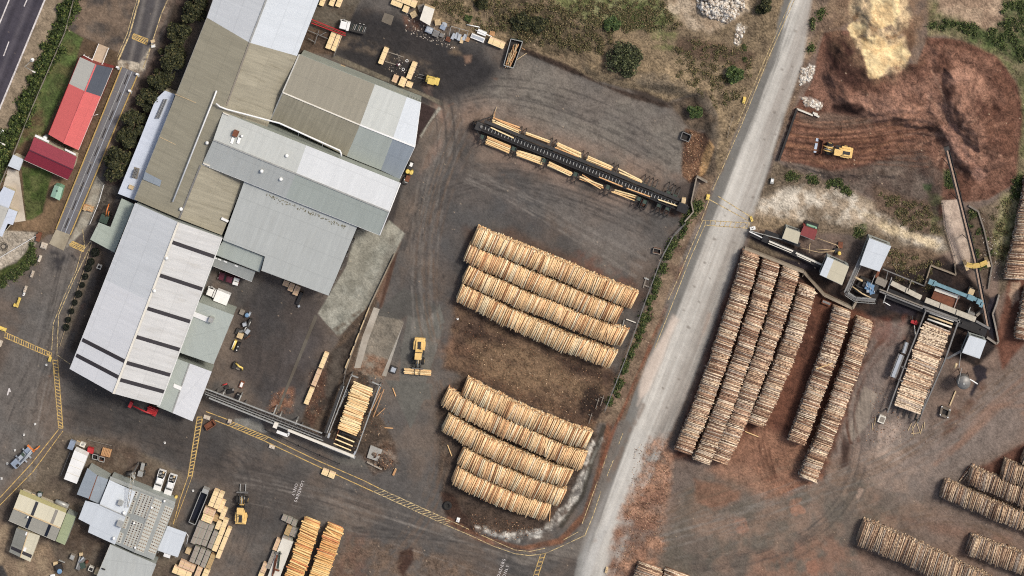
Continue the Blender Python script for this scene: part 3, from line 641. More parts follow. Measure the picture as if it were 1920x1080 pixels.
lay((36, 34, 42), [(1836, 682), (1852, 690), (1850, 708), (1836, 718), (1822, 744), (1817, 740), (1830, 712), (1824, 690)], 5, op=.92, warp=3, wsc=10)
lay((98, 62, 48), [(1868, 640), (1890, 520), (1925, 500), (1925, 640), (1880, 690)], 10, op=.9, warp=4, c2=(116, 76, 60), csc=16, grain=.22)
lay((186, 158, 134), [(1896, 528), (1912, 530), (1910, 560), (1898, 575), (1892, 552)], 6, op=.8, warp=4, wsc=8)
lay((96, 64, 52), [(1830, 880), (1900, 840), (1925, 830), (1925, 900), (1880, 900), (1850, 900)], 10, op=.9, warp=5, grain=.24)
for k in range(5):
    lay((140, 108, 90), [(1740+k*14, 880-k*10), (1830+k*14, 780-k*6), (1930, 700+k*20)], 8, line=8, op=.5, brk=.45, bsc=22, stretch=(math.radians(-42), 5), seed=200+k)
lay((142, 104, 84), [(1420, 1040), (1560, 1000), (1640, 1060), (1560, 1090), (1400, 1080)], 30, op=.55, brk=.5, bsc=20, warp=10)
lay((140, 104, 84), [(1302, 898), (1340, 906), (1395, 918), (1390, 940), (1340, 958), (1305, 940)], 12, op=.85, warp=9, c2=(122, 90, 72), csc=20, grain=.2)
lay((158, 118, 98), [(1380, 975), (1402, 975), (1404, 1002), (1385, 998)], 9, op=.7, warp=12, wsc=16, brk=.2, bsc=8)
lay((160, 118, 96), [(1482, 942), (1500, 940), (1506, 958), (1490, 964)], 9, op=.7, warp=12, wsc=16)
lay((150, 108, 88), [(1508, 1060), (1540, 1045), (1545, 1056), (1520, 1085)], 9, op=.7, warp=12, wsc=16)
lay((156, 118, 98), [(1488, 1016), (1500, 1020), (1506, 1034), (1495, 1030)], 9, op=.7, warp=12, wsc=16)
lay((176, 150, 132), [(1606, 908), (1620, 918), (1610, 940), (1604, 936)], 4, op=.7, warp=4, brk=.3, bsc=6)
lay((124, 94, 78), [(1620, 960), (1760, 980), (1920, 1010), (1920, 1040), (1760, 1000)], 20, op=.6, brk=.4, bsc=24)
lay((66, 52, 46), [(1600, 1022), (1740, 1080), (1700, 1085), (1610, 1040)], 10, op=.6)
def tracks(pts, c, n, gauge=15, w=3.6, op=.45, spread=14, brk=.45, sd=0):
    """pairs of wheel marks along a bent route, each pass a little off the last"""
    rg = np.random.default_rng(sd); P_ = np.array(pts, float)
    t = np.linspace(0, 1, 14); q = ((1-t)**2)[:, None]*P_[0]+(2*t*(1-t))[:, None]*(2*P_[1]-.5*(P_[0]+P_[2]))+(t**2)[:, None]*P_[2]
    d = np.gradient(q, axis=0); d /= np.linalg.norm(d, axis=1, keepdims=True); nn = np.stack([-d[:, 1], d[:, 0]], 1)
    for k in range(n):
        o = rg.normal(0, spread)+np.linspace(0, 1, 14)*rg.normal(0, spread*.7)
        for g in (-gauge/2, gauge/2): lay(c, [tuple(p) for p in q+nn*(o+g)[:, None]], 2.5, op=op*rg.uniform(.5, 1.2), line=w*rg.uniform(.6, 1.3), warp=1.2, wsc=18, brk=brk, bsc=16, seed=int(rg.integers(9999)))
DK, LT, BR = (62, 58, 56), (128, 120, 112), (112, 92, 76)
for a in (([(760, 470), (900, 330), (1230, 420)], DK, 6), ([(800, 660), (800, 420), (860, 220)], LT, 6), ([(800, 640), (790, 420), (880, 190)], BR, 4), ([(870, 180), (1030, 190), (1260, 300)], DK, 6), ([(880, 320), (1010, 380), (1210, 490)], LT, 5), ([(640, 60), (800, 120), (840, 300)], DK, 5),
          ([(40, 900), (70, 720), (130, 480)], LT, 6), ([(20, 760), (80, 640), (120, 500)], DK, 5), ([(120, 760), (330, 830), (700, 960)], DK, 6), ([(440, 900), (640, 950), (1000, 1070)], LT, 5), ([(440, 1060), (480, 900), (420, 830)], DK, 5), ([(700, 1060), (800, 900), (800, 720)], BR, 4), ([(520, 620), (500, 700), (470, 760)], DK, 4), ([(660, 1000), (880, 1020), (1080, 1060)], DK, 5),
          ([(1240, 1010), (1500, 930), (1800, 800)], LT, 7), ([(1560, 900), (1700, 850), (1920, 690)], BR, 7), ([(1300, 1060), (1560, 960), (1600, 700)], DK, 5), ([(1620, 1000), (1780, 960), (1920, 1020)], BR, 4), ([(1250, 960), (1420, 900), (1560, 870)], BR, 5), ([(1640, 840), (1690, 800), (1700, 780)], LT, 4)):
    tracks(a[0], a[1], a[2], sd=int(a[0][0][0]+a[0][2][1]))
for k, (a, b) in enumerate((((1440, 900), (1440, 480)), ((1560, 850), (1600, 640)), ((1600, 830), (1660, 640)))): tracks([a, ((a[0]+b[0])/2-30, (a[1]+b[1])/2), b], (84, 56, 44), 5, spread=6, op=.5, sd=k)
for k in range(26): tracks([(1480, 225+k*3), (1580, 240+k*2.4), (1740, 205+k*4)], ((74, 48, 38), (148, 108, 86), (110, 76, 60))[k % 3], 1, 10, 3, .6, 8, .5, 900+k)
_rg = np.random.default_rng(5)
for k in range(90):
    x_, y_ = _rg.uniform(620, 1240), _rg.uniform(100, 1050)
    if k % 3 == 0: x_, y_ = _rg.uniform(10, 440), _rg.uniform(560, 1000)
    lay(((50, 47, 46), (48, 44, 42), (138, 126, 112), (128, 96, 78))[k % 4], [(x_, y_), (x_+_rg.uniform(2, 7), y_+_rg.uniform(-3, 3))], 4, op=_rg.uniform(.25, .6), line=_rg.uniform(2, 9), warp=4, wsc=9, brk=.3, bsc=6, seed=1000+k)
# grain at two sizes
C *= .96; C[..., 0] *= .97; C[..., 2] *= 1.01
fine = RNG.random(GX.shape); mid = fbm(GX, GY, 9, 3, 301); big = fbm(GX, GY, 46, 4, 302)
C *= np.clip(1+G*2.4*(fine-.5)+G*2.9*(mid-.5)+.26*(big-.5), .3, 2)[..., None]
chip = (RNG.random(GX.shape) > .9988)*np.clip(G*3, .15, 1)*RNG.random(GX.shape)
C = C*(1-chip[..., None])+np.array(alb((206, 184, 156)))*chip[..., None]
C = np.clip(C, .006, .85)

def ground_mat():
    m, nt, b = new_mat('soil_and_seal')
    at = N(nt, 'ShaderNodeAttribute', attribute_name='Col')
    g = N(nt, 'ShaderNodeNewGeometry').outputs['Position']
    f = noise(nt, g, 2.6, 4, .75); f2 = noise(nt, g, 9.0, 2, .7)
    col = mixc(nt, ramp(nt, f, .3, .7), (.6, .6, .6), (1.3, 1.29, 1.28))
    col = mixc(nt, 1.0, at.outputs['Color'], col, 'MULTIPLY')
    col = mixc(nt, at.outputs['Alpha'], at.outputs['Color'], col)
    nt.links.new(col, b.inputs['Base Color']); b.inputs['Roughness'].default_value = .92
    b.inputs['Specular IOR Level'].default_value = .15
    bump(nt, b, f2, .35, .05)
    return m
M_GROUND = ground_mat()
RID = np.zeros((NY-1, NX-1), np.int8)
cx, cy = AX[:-1, :-1]+1, AY[:-1, :-1]+1
def region(k, pts): RID[poly_sd(cx, cy, pts) > 0] = k
region(1, FLD); region(1, NE_); region(2, HW); region(3, ACC); region(4, HR); region(5, BK)
region(6, [(126, 56), (158, 71), (120, 170), (75, 265), (48, 262), (30, 285), (60, 200)]); region(6, [(40, 312), (100, 318), (93, 341), (80, 398), (60, 412), (49, 414)])
region(7, APRON); region(8, RAMP)
IDX = np.arange(NX*NY).reshape(NY, NX)
def sheet(name, mask, extra=False):
    i, j = np.nonzero(mask)
    q = np.stack([IDX[i, j], IDX[i+1, j], IDX[i+1, j+1], IDX[i, j+1]], 1)
    used, inv = np.unique(q.ravel(), return_inverse=True)
    co = np.stack([WX.ravel()[used], WY.ravel()[used], Z.ravel()[used]], 1)
    cl = np.concatenate([C.reshape(-1, 3)[used], np.clip(G.ravel()[used][:, None]*3.2, .15, 1)], 1)
    f = inv.reshape(-1, 4)
    if extra:   # the same sheet carried on to the horizon
        x0, x1, y0, y1 = WX.min(), WX.max(), WY.min(), WY.max(); R = 4000.0
        nb = len(co); zz = -.02
        far = [(-R, -R, zz), (R, -R, zz), (R, R, zz), (-R, R, zz), (x0, y0, zz), (x1, y0, zz), (x1, y1, zz), (x0, y1, zz)]
        co = np.concatenate([co, np.array(far)])
        cl = np.concatenate([cl, np.tile(np.array([*alb((98, 94, 78)), 1]), (8, 1))])
        f = np.concatenate([f, nb+np.array([(0, 1, 5, 4), (1, 2, 6, 5), (2, 3, 7, 6), (3, 0, 4, 7)])])
    me = bpy.data.meshes.new(name)
    me.vertices.add(len(co)); me.vertices.foreach_set('co', co.astype(np.float32).ravel())
    me.loops.add(len(f)*4); me.loops.foreach_set('vertex_index', f.astype(np.int32).ravel())
    me.polygons.add(len(f)); me.polygons.foreach_set('loop_start', np.arange(0, len(f)*4, 4, dtype=np.int32))
    me.polygons.foreach_set('loop_total', np.full(len(f), 4, np.int32))
    me.polygons.foreach_set('use_smooth', np.ones(len(f), bool))
    me.update(calc_edges=True); me.validate()
    set_col(me, cl, 'POINT'); me.materials.append(M_GROUND)
    o = bpy.data.objects.new(name, me); COL.objects.link(o)
    return tag(o, kind='structure')
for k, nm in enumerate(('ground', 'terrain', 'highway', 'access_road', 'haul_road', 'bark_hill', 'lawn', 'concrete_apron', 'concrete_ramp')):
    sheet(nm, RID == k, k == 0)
# ------------------------------------------------------------------ buildings
RF = dict(
    olive=roofmat((168, 162, 141), .18, .25, .10, .10, (100, 92, 70), 1), olive2=roofmat((176, 169, 147), .24, .35, .28, .10, (96, 88, 66), 2),
    oliveN=roofmat((154, 149, 133), .10, .15, .06, .1, (110, 100, 84), 3), pale=roofmat((204, 208, 203), .06, .1, .05, .08, (170, 166, 150), 4),
    palew=roofmat((224, 231, 236), .04, .06, .03, .06, (190, 190, 190), 5), grey=roofmat((196, 200, 196), .08, .14, .08, .10, (140, 134, 118), 6),
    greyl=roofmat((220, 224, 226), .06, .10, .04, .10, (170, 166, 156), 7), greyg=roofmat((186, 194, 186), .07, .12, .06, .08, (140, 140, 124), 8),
    white=roofmat((232, 234, 236), .05, .10, .05, .09, (180, 174, 160), 9), whitew=roofmat((222, 222, 219), .12, .22, .16, .09, (150, 140, 120), 10),
    bluew=roofmat((222, 230, 242), .03, .08, .04, .05, (180, 180, 170), 11), greenc=roofmat((190, 200, 186), .10, .16, .12, .22, (120, 120, 100), 12),
    red=roofmat((232, 116, 112), .05, .12, .04, .06, (190, 90, 86), 13), crimson=roofmat((150, 50, 66), .05, .10, .03, .06, (100, 36, 46), 14),
    slate=roofmat((88, 94, 104), .06, .1, .04, .06, (70, 70, 76), 15), ltg=roofmat((204, 202, 192), .05, .1, .06, .06, (160, 156, 140), 16),
    cream=roofmat((216, 210, 186), .07, .14, .10, .06, (150, 146, 116), 17), creamshade=roofmat((190, 186, 172), .07, .14, .08, .06, (140, 136, 120), 18),  # second cream: south slope shade put into the sheet colour
    mossy=roofmat((166, 176, 140), .1, .25, .16, .06, (110, 116, 84), 19), yolive=roofmat((176, 168, 116), .1, .2, .16, .06, (120, 112, 76), 20),
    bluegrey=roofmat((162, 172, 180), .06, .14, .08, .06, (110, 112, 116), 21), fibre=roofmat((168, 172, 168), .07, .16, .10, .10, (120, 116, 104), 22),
    beige=roofmat((216, 208, 182), .04, .08, .05, .05, (160, 150, 126), 23), rcabin=roofmat((150, 74, 72), .08, .2, .10, .08, (100, 60, 54), 24),
    mott=roofmat((160, 160, 150), .14, .4, .3, .06, (70, 68, 62), 25),
)
M_SKY = paint((52, 48, 50), .5, .18, .7, dirt=.25)      # smoky translucent strips
M_SKYB = paint((30, 32, 42), .35, .15, .7, dirt=.1); M_SKYG = paint((128, 124, 116), .5, .15, .7, dirt=.3)
def PP(l): return [P(*p) for p in l]
def lerp3(a, b, t): return tuple(a[i]+(b[i]-a[i])*t for i in range(3))
def roof_part(root, facets, name='roof', t=.14):
    mats = []; mb = MB(weld=True)
    for mat, pts in facets:
        if mat not in mats: mats.append(mat)
        mb.poly(PP(pts), mats.index(mat))
    me = mb
    # faces wound upward
    for i, f in enumerate(me.f):
        vs = [Vector(me.v[k]) for k in f]; n = Vector()
        for k in range(1, len(f)-1): n += (vs[k]-vs[0]).cross(vs[k+1]-vs[0])
        if n.z < 0: me.f[i] = f[::-1]
    return mb.build(name, mats, root, solid=t)
def walls(root, outline, mat, inset=.35, base=0.0, name='wall', drop=.2, open_sides=()):
    w = PP(outline); c = sum(w, Vector())/len(w); pts = []
    for p in w:
        d = Vector((c.x-p.x, c.y-p.y, 0)).normalized(); pts.append(p+d*inset*1.4)
    mb = MB(weld=True); n = len(pts)
    for k in range(n):
        if k in open_sides: continue
        a, b = pts[k], pts[(k+1) % n]
        mb.poly([(a.x, a.y, base), (b.x, b.y, base), (b.x, b.y, b.z-drop), (a.x, a.y, a.z-drop)])
    return mb.build(name, mat, root, solid=.12)
def root_of(name, label, cat, pts, group=None):
    w = PP(pts); c = sum(w, Vector())/len(w)
    return thing(name, label, cat, (c.x, c.y, 0), 0, group)
def strip(root, name, mat, quad, lift=.06, t=.05, label=None):
    o = MB().slab([p+Vector((0, 0, lift)) for p in PP(quad)], t).build(name, mat, root)
    if label: o['label'] = label
    return o
def cap(root, a, b, w=.45, mat=None, lift=.1, name='ridge_cap', t=.12):
    d = Vector((0, 0, lift)); return MB().bar(P(*a)+d, P(*b)+d, w, t).build(name, mat or M['offwhite'], root)
def vent(root, px, py, h, mat=None, r=.42, name='roof_vent'):
    return MB().lathe(P(px, py, h), [(r*.6, -.3), (r*.6, .25), (r, .3), (r*1.05, .55), (r*.75, .8), (r*.2, .92)]).build(name, mat or M['white'], root)
def gutter(root, pts, mat, r=.09):
    for a, b in zip(pts, pts[1:]): MB().bar(P(*a)-Vector((0, 0, .12)), P(*b)-Vector((0, 0, .12)), .16, .16).build('gutter', mat, root)

# ---- long olive shed, its white north end, cross sheds
r = root_of('mill_shed', 'long olive roofed mill shed running down the site, white sheeted at its north end', 'shed', [(388, 33, 7), (557, 105, 7), (416, 441, 7), (252, 374, 7)])
W0, W1, W2 = (410, -30, 7), (388, 33, 7), (252, 374, 7)
R0, R1, R2 = (510, -28, 9.5), (468, 80, 9.5), (336, 410, 9.5)
E0, E1, E2 = (611, -32, 7), (557, 105, 7), (416, 441, 7)
roof_part(r, [(RF['greyl'], [W0, W1, R1, R0]), (RF['palew'], [R0, R1, E1, E0]), (RF['olive'], [W1, W2, R2, R1]), (RF['olive2'], [R1, R2, E2, E1])])
walls(r, [W0, W2, R2, E2, E0, R0], M['wallgreen'])
cap(r, R0, R1, .4, M['galv']); cap(r, R1, (425, 197, 9.5), .35, M['greywood']); cap(r, (376, 310, 9.5), R2, .4, M['steel'])
for a, b in (((328, 176, 7), (424, 216, 9.3)), ((300, 257, 7), (392, 300, 9.4))): cap(r, a, b, .12, M['tan'], .12, 'roof_seam', .06)
strip(r, 'roof_patch', RF['bluegrey'], [(272, 322, 7.35), (303, 338, 8.1), (300, 350, 8.1), (268, 336, 7.3)], label='blue-grey replacement roof sheet')
gutter(r, [W0, W1, W2], M['galv'])
vent(r, 340, 391, 9.2); vent(r, 389, 267, 9.3)
MB().bar(P(415, 409, 7.8), P(428, 415, 7.5), .5, .35).build('vent_hood', M['white'], r)
pipe = MB().path([P(406, 170, 9.6), P(400, 186, 9.6), P(324, 378, 9.6)], .2); pr = thing('roof_pipe', 'long straight white pipe laid along the olive roof ridge', 'pipe', P(365, 275, 0))
pipe.build('pipe', M['white'], pr)
for t in (.15, .4, .65, .9):
    q = P(406, 170, 9.6).lerp(P(324, 378, 9.6), t); MB().bar(q-Vector((0, 0, .75)), q-Vector((0, 0, .12)), .1, .1).build('bracket', M['steel'], pr)
# ---- north-east shed
r = root_of('sorting_shed', 'wide shed with patchwork roof of olive, pale and white sheets and a skewed east end', 'shed', [(560, 100, 6.5), (789, 192, 6.5), (748, 336, 6.5), (508, 223, 6.5)])
a0, a1, a2, a3 = (561, 102, 6.5), (703, 158, 6.5), (763, 182, 6.5), (789, 192, 6.5)
b0, b1, b2, b3 = (530, 173, 9.0), (675, 234, 9.0), (737, 259, 9.0), (778, 275, 9.0)
c0, c1, c2, c3 = (508, 223, 6.5), (650, 293, 6.5), (714, 319, 6.5), (749, 336, 6.5)
roof_part(r, [(RF['oliveN'], [a0, b0, b1, a1]), (RF['pale'], [a1, b1, b2, a2]), (RF['palew'], [a2, b2, b3, a3]), (RF['olive'], [b0, c0, c1, b1]), (RF['greyg'], [b1, c1, c2, b2]), (RF['bluegrey'], [b2, c2, c3, b3])])  # pale and white columns darker on the south slope, shade put into the colour
walls(r, [a0, a3, b3, c3, c0, b0], M['wallgreen'])
cap(r, b0, b1, .3, M['offwhite']); cap(r, b1, b3, .35, M['white']); cap(r, a0, b0, .3, M['galv'], .08, 'barge_flashing'); cap(r, b0, c0, .3, M['galv'], .08, 'barge_flashing')
gutter(r, [a0, a3], M['wallgreen']); gutter(r, [a3, b3, c3], M['white'])
for k in range(5):
    x, y = 768+k*4.5, 183+k*1.8; MB().bar(P(x, y, 6.2), P(x+3, y-8+k, 4.6), .12, .12).build('awning_strut', M['galv'], r)
# ---- pale cross shed above both
r = root_of('cross_shed', 'pale grey gabled shed set across the middle of the mill with three white vents', 'shed', [(418, 210, 9.6), (750, 343, 9.6), (712, 441, 9.6), (379, 308, 9.6)])
n0, n1, m0, m1, s0, s1 = (418, 210, 9.6), (751, 343, 9.6), (400, 262, 11.6), (730, 397, 11.6), (379, 308, 9.6), (712, 441, 9.6)
nm, mm, sm = lerp3(n0, n1, .47), lerp3(m0, m1, .47), lerp3(s0, s1, .47)
roof_part(r, [(RF['grey'], [n0, m0, mm, nm]), (RF['greyl'], [nm, mm, m1, n1]), (RF['grey'], [m0, s0, sm, mm]), (RF['greyg'], [sm, mm, m1, s1])])
walls(r, [n0, n1, m1, s1, s0, m0], M['wallgreen'])
cap(r, m0, m1, .3, M['galv']); gutter(r, [s0, s1], M['white']); cap(r, n1, m1, .22, M['white'], .06, 'barge_flashing'); cap(r, m1, s1, .22, M['white'], .06, 'barge_flashing')
vent(r, 538, 291, 10.5); vent(r, 491, 320, 10.8); vent(r, 527, 335, 10.4); vent(r, 454, 254, 10.8, r=.3)
MB().box(P(442, 250, 11.2), (1.2, 1.2, 1.3), math.radians(-22)).build('exhaust_box', M['rust'], r)
for x in (435, 447): strip(r, 'skylight', M['white'], [(x, 257, 11.2), (x+5, 259, 11.2), (x+1.5, 270, 11.55), (x-3.5, 268, 11.55)], .05)
for (x, y) in ((418, 212), (381, 307)):
    MB().bar(P(x, y-1, 9.9), P(x+12, y+4, 9.9), .25, .3).build('corner_flashing', M['offwhite'], r)
# moss line where the flat roof meets it comes with the flat roof below
pd = thing('exhaust_duct', 'white bent pipe hung along the north side of the cross shed', 'pipe', P(520, 240, 0))
MB().path([P(405, 194, 10.3), P(412, 200, 10.3), P(425, 205, 10.3), P(505, 226, 10.3), P(524, 231, 10.3), P(630, 279, 10.3), P(637, 282, 10.3), P(639.5, 287, 10.3), P(640, 293, 10.0)], .2).build('pipe', M['white'], pd)
for x, y in ((460, 215), (560, 248), (605, 268)): MB().bar(P(x, y, 10.2), P(x-1, y+7, 9.7), .1, .1).build('bracket', M['galv'], pd)
# ---- flat pale shed south of it
r = root_of('flat_roof_shed', 'big pale grey shed with a low single slope roof south of the cross shed', 'shed', [(460, 345, 8.6), (668, 430, 8.6), (616, 554, 7.6), (490, 508, 7.6)])
q = [(458, 340, 8.7), (670, 425, 8.7), (616, 554, 7.4), (490, 507, 7.4), (497, 481, 7.65), (418, 450, 7.65)]
roof_part(r, [(RF['grey'], q)]); walls(r, q, M['wallgreen'], open_sides=(1,))
gutter(r, [q[2], q[3]], M['galv'])
mo = MB()
for k in range(110):
    t = random.random()**.9; x, y = 500+t*150, 362+t*61; dx = abs(random.gauss(0, 3.2)); mo.box(P(x-dx*.4, y+dx+1, 8.66), (random.uniform(.1, .34), random.uniform(.08, .22), .05), random.random()*3)
mo = mo.build('moss', paint((124, 120, 98), .95, .3, 3), r); mo['kind'] = 'stuff'
for k in range(5):
    a, b = (667-k*11, 440+k*24), (663-k*11, 452+k*24)
    MB().box(P(*b, 2.2), (.25, .25, 4.4)).build('column', M['steel'], r)
r = root_of('lean_to_upper', 'narrow grey lean-to roof stepping down west of the flat pale shed', 'lean-to', [(420, 449, 6.6), (495, 481, 6.6), (487, 509, 6), (403, 478, 6)])
q = [(419, 450, 6.6), (496, 482, 6.6), (486.5, 510, 6.0), (403, 477, 6.0)]
roof_part(r, [(RF['greyg'], q)]); walls(r, q, M['wallgreen']); gutter(r, [q[2], q[3]], M['galv'])
r = root_of('lean_to_lower', 'lowest grey lean-to roof over the parking bay with small white rooflights', 'lean-to', [(402, 482, 5), (478, 508, 5), (472, 528, 4.6), (398, 498, 4.6)])
q = [(402, 482, 5.0), (479, 509, 5.0), (472, 528, 4.6), (398, 498, 4.6)]
roof_part(r, [(RF['fibre'], q)]); walls(r, q, M['wallgreen'], open_sides=(2,)); gutter(r, [q[2], q[3]], M['white'])
for x, y in ((404, 483), (412, 486), (423, 490), (443.5, 498)): strip(r, 'rooflight', M['white'], [(x-3, y-2, 4.95), (x+3, y+.5, 4.95), (x+2.5, y+3, 4.9), (x-3.5, y+.5, 4.9)], .08)
# ---- lower long white shed with dark strips
r = root_of('dry_mill_shed', 'long white gabled shed with dark translucent strips across its roof', 'shed', [(254, 382, 8.6), (416, 446, 8.6), (299, 761, 8.6), (131, 692, 8.6)])
w0, w1, r0, r1, e0, e1 = (254, 381, 8.6), (131, 692, 8.6), (335, 417, 11.3), (213, 738, 11.3), (416.5, 446, 8.6), (299, 761, 8.6)
wm, rm = lerp3(w0, w1, .46), lerp3(r0, r1, .61)
roof_part(r, [(RF['greyl'], [w0, wm, lerp3(r0, r1, .46), r0]), (RF['white'], [wm, w1, r1, lerp3(r0, r1, .46)]), (RF['whitew'], [r0, r1, e1, e0])])
walls(r, [w0, r0, e0, e1, r1, w1], M['wallgrey'])
cap(r, r0, r1, .5, M['offwhite']); gutter(r, [w0, w1], M['white']); gutter(r, [e0, e1], M['white'])
Ltot = 333.0
def er(yr): t = (yr-417)/(738-417); return t
for yr in (450, 512, 574, 627.5, 676, 708):   # east slope, ridge end y
    t = er(yr); a, b = lerp3(r0, r1, t), lerp3(e0, e1, t); a2, b2 = lerp3(r0, r1, t+.021), lerp3(e0, e1, t+.021)
    strip(r, 'skylight', M_SKY, [lerp3(a, b, .03), lerp3(a, b, .985), lerp3(a2, b2, .985), lerp3(a2, b2, .03)], .05)
for yr in (675, 705):
    t = er(yr); a, b = lerp3(r0, r1, t), lerp3(w0, w1, t+.006); a2, b2 = lerp3(r0, r1, t+.021), lerp3(w0, w1, t+.027)
    strip(r, 'skylight', M_SKY, [lerp3(a, b, .03), lerp3(a, b, .985), lerp3(a2, b2, .985), lerp3(a2, b2, .03)], .05)
vent(r, 313, 483, 11.0); vent(r, 290, 544, 11.0)
# ---- east annexes
r = root_of('kiln_annex', 'pale green-grey flat annex with a white chute on its roof, east of the white shed', 'annex', [(371, 567, 7), (438, 591, 7), (400, 684, 6.6), (335, 661, 6.6)])
q = [(371, 566, 7.2), (438, 591, 7.0), (400, 683, 6.6), (334, 660, 6.8)]
roof_part(r, [(RF['greyg'], q)]); walls(r, q, M['wallgreen']); gutter(r, [q[1], q[2]], M['galv'])
strip(r, 'chute', M['white'], [(362, 583, 7.3), (394, 596, 7.3), (391, 605, 7.2), (360, 592, 7.2)], .12, .1)
MB().box(P(396, 599, 7.7), (1.1, 1.1, 1.2), math.radians(-22)).build('exhaust_box', M['galv'], r)
r = root_of('boiler_annex', 'lower annex roof half grey-green and half white at the south end of the mill', 'annex', [(331, 672, 5.6), (397, 697, 5.6), (361, 789, 5.2), (294, 761, 5.2)])
q0, q1, q2, q3 = (330, 672, 5.8), (397, 697, 5.4), (361, 790, 5.2), (294, 762, 5.6)
t0, t1 = lerp3(q0, q1, .38), lerp3(q3, q2, .43)
roof_part(r, [(RF['greyg'], [q0, t0, t1, q3]), (RF['white'], [t0, q1, q2, t1])]); walls(r, [q0, q1, q2, q3], M['wallgreen'])
cap(r, t0, t1, .3, M['fibre'] if 'fibre' in M else M['galv'], .06, 'valley_gutter', .08)
strip(r, 'skylight', M['white'], [(326, 719, 5.7), (341, 725, 5.6), (339, 732, 5.6), (325, 726, 5.7)], .07)
# ---- west annexes
r = root_of('office_annex', 'long narrow blue-white flat roofed annex along the west of the olive shed', 'annex', [(312, 168, 4.4), (328, 176, 4.4), (258, 373, 4.4), (222, 362, 4.4)])
q = [(309, 170, 4.4), (328, 177, 4.4), (257, 377, 4.4), (221, 363, 4.4), (262, 262, 4.4), (292, 186, 4.4)]
roof_part(r, [(RF['bluew'], q)]); walls(r, q, M['wallcream'], .25)
for k in range(4): MB().bar(P(307+k*2.2, 186, 4.7), P(291+k*2.4, 222, 4.7), .13, .25).build('louvre_bar', M['galv'] if k % 2 else M['steel'], r)
strip(r, 'plant_base', M['greywood'], [(252, 313, 4.5), (262, 316, 4.5), (257, 336, 4.5), (248, 333, 4.5)], .06, .12)
for k in range(2):
    for j in range(3): MB().box(P(257-k*4-j*1.6, 319+j*5+k*1, 4.95), (.55, .5, .6), math.radians(-22)).build('fan_unit', M['steel'], r)
MB().box(P(246, 351, 4.7), (1.2, .8, .5), math.radians(-22)).build('roof_hatch', M['tan'], r)
r = root_of('side_canopy', 'ribbed grey-green canopy roof notched around a digger, by the round shrubs', 'canopy', [(228, 372, 3.8), (252, 383, 3.8), (214, 473, 3.8), (169, 449, 3.8)])
q = [(228, 372, 3.9), (252, 383, 4.1), (214.5, 473.5, 4.1), (169, 449, 3.7), (185, 417, 3.7), (207, 426, 3.9)]
roof_part(r, [(RF['greenc'], q)])
for x, y in ((230, 376), (210, 426), (186, 420), (172, 449), (212, 468), (250, 386)): MB().box(P(x, y, 1.9), (.2, .2, 3.7)).build('post', M['steel'], r)
# ---- west: red hall, crimson hall, cottages
r = root_of('red_hall', 'salmon red gabled hall with grey and slate panels at its north end', 'house', [(150, 107, 3.4), (212, 128, 3.4), (147, 282, 3.4), (91, 252, 3.4)])
a0, a1, g0, g1, c0, c1 = (150, 107, 3.6), (91, 252, 3.6), (180, 121, 4.7), (120, 269, 4.7), (211, 128, 3.6), (147, 281.5, 3.6)
ta, tg, tc = lerp3(a0, a1, .345), lerp3(g0, g1, .34), lerp3(c0, c1, .345)
roof_part(r, [(RF['ltg'], [a0, ta, tg, g0]), (RF['red'], [ta, a1, g1, tg]), (RF['slate'], [g0, tg, tc, c0]), (RF['red'], [tg, g1, c1, tc])])
walls(r, [a0, g0, c0, c1, g1, a1], M['wallred'], .3); cap(r, g0, g1, .3, paint((224, 110, 108)), .06)
gutter(r, [c0, c1], M['offwhite']); gutter(r, [a0, a1], M['red'])
MB().path([P(172, 219, 3.7), P(178, 216, 5.0), P(184, 214, 5.2)], .05).build('aerial', M['white'], r)
r = root_of('entrance_ramp', 'pale timber ramp with white handrails at the north end of the red hall', 'ramp', [(185, 82, .5), (204, 90, .5), (192, 120, .9), (172, 115, .9)])
MB().slab(PP([(185, 82, .35), (204, 90, .35), (192, 120, .9), (172, 115, .9)]), .25).build('ramp_deck', concrete((196, 176, 152)), r)
for a, b in (((156, 103, 1.8), (173, 112, 1.8)), ((190, 120, 1.8), (208, 128, 1.8)), ((185, 82, 1.2), (172, 115, 1.8)), ((204, 90, 1.2), (192, 120, 1.8))):
    m = MB().bar(P(*a), P(*b), .12, .12)
    for t in (.05, .5, .95): q = P(*a).lerp(P(*b), t); m.bar(q, (q.x, q.y, .3), .08, .08)
    m.build('handrail', M['white'], r)
r = root_of('crimson_hall', 'dark crimson gabled hall beside the lawn', 'house', [(64, 257, 3.4), (144, 294, 3.4), (127, 337, 3.4), (45, 300, 3.4)])
n0, n1, m0, m1, s0, s1 = (64, 257, 3.4), (144, 294, 3.4), (55, 281, 4.4), (137, 318, 4.4), (45, 300, 3.4), (127, 337, 3.4)
roof_part(r, [(RF['crimson'], [n0, m0, m1, n1]), (RF['crimson'], [m0, s0, s1, m1])]); walls(r, [n0, n1, m1, s1, s0, m0], M['wallcream'], .3)
cap(r, m0, m1, .22, M['maroon'], .05); gutter(r, [s0, s1], M['offwhite']); cap(r, (66, 254, 3.1), (92, 266, 3.1), .5, M['white'], 0, 'eave_fascia'); cap(r, (122, 280, 3.1), (142, 290, 3.1), .4, M['white'], 0, 'eave_fascia')
MB().lathe(P(87, 256, 0), [(.55, 0), (.55, 1.9), (.5, 2.0), (.1, 2.1)]).build('water_tank', M['white'], r)
def flat_house(name, label, q, mat, wall, cat='house', inset=.25):
    r = root_of(name, label, cat, q); roof_part(r, [(mat, q)]); walls(r, q, wall, inset); gutter(r, [q[-1], q[0]], M['galv']); gutter(r, [q[1], q[2]], M['galv']); return r
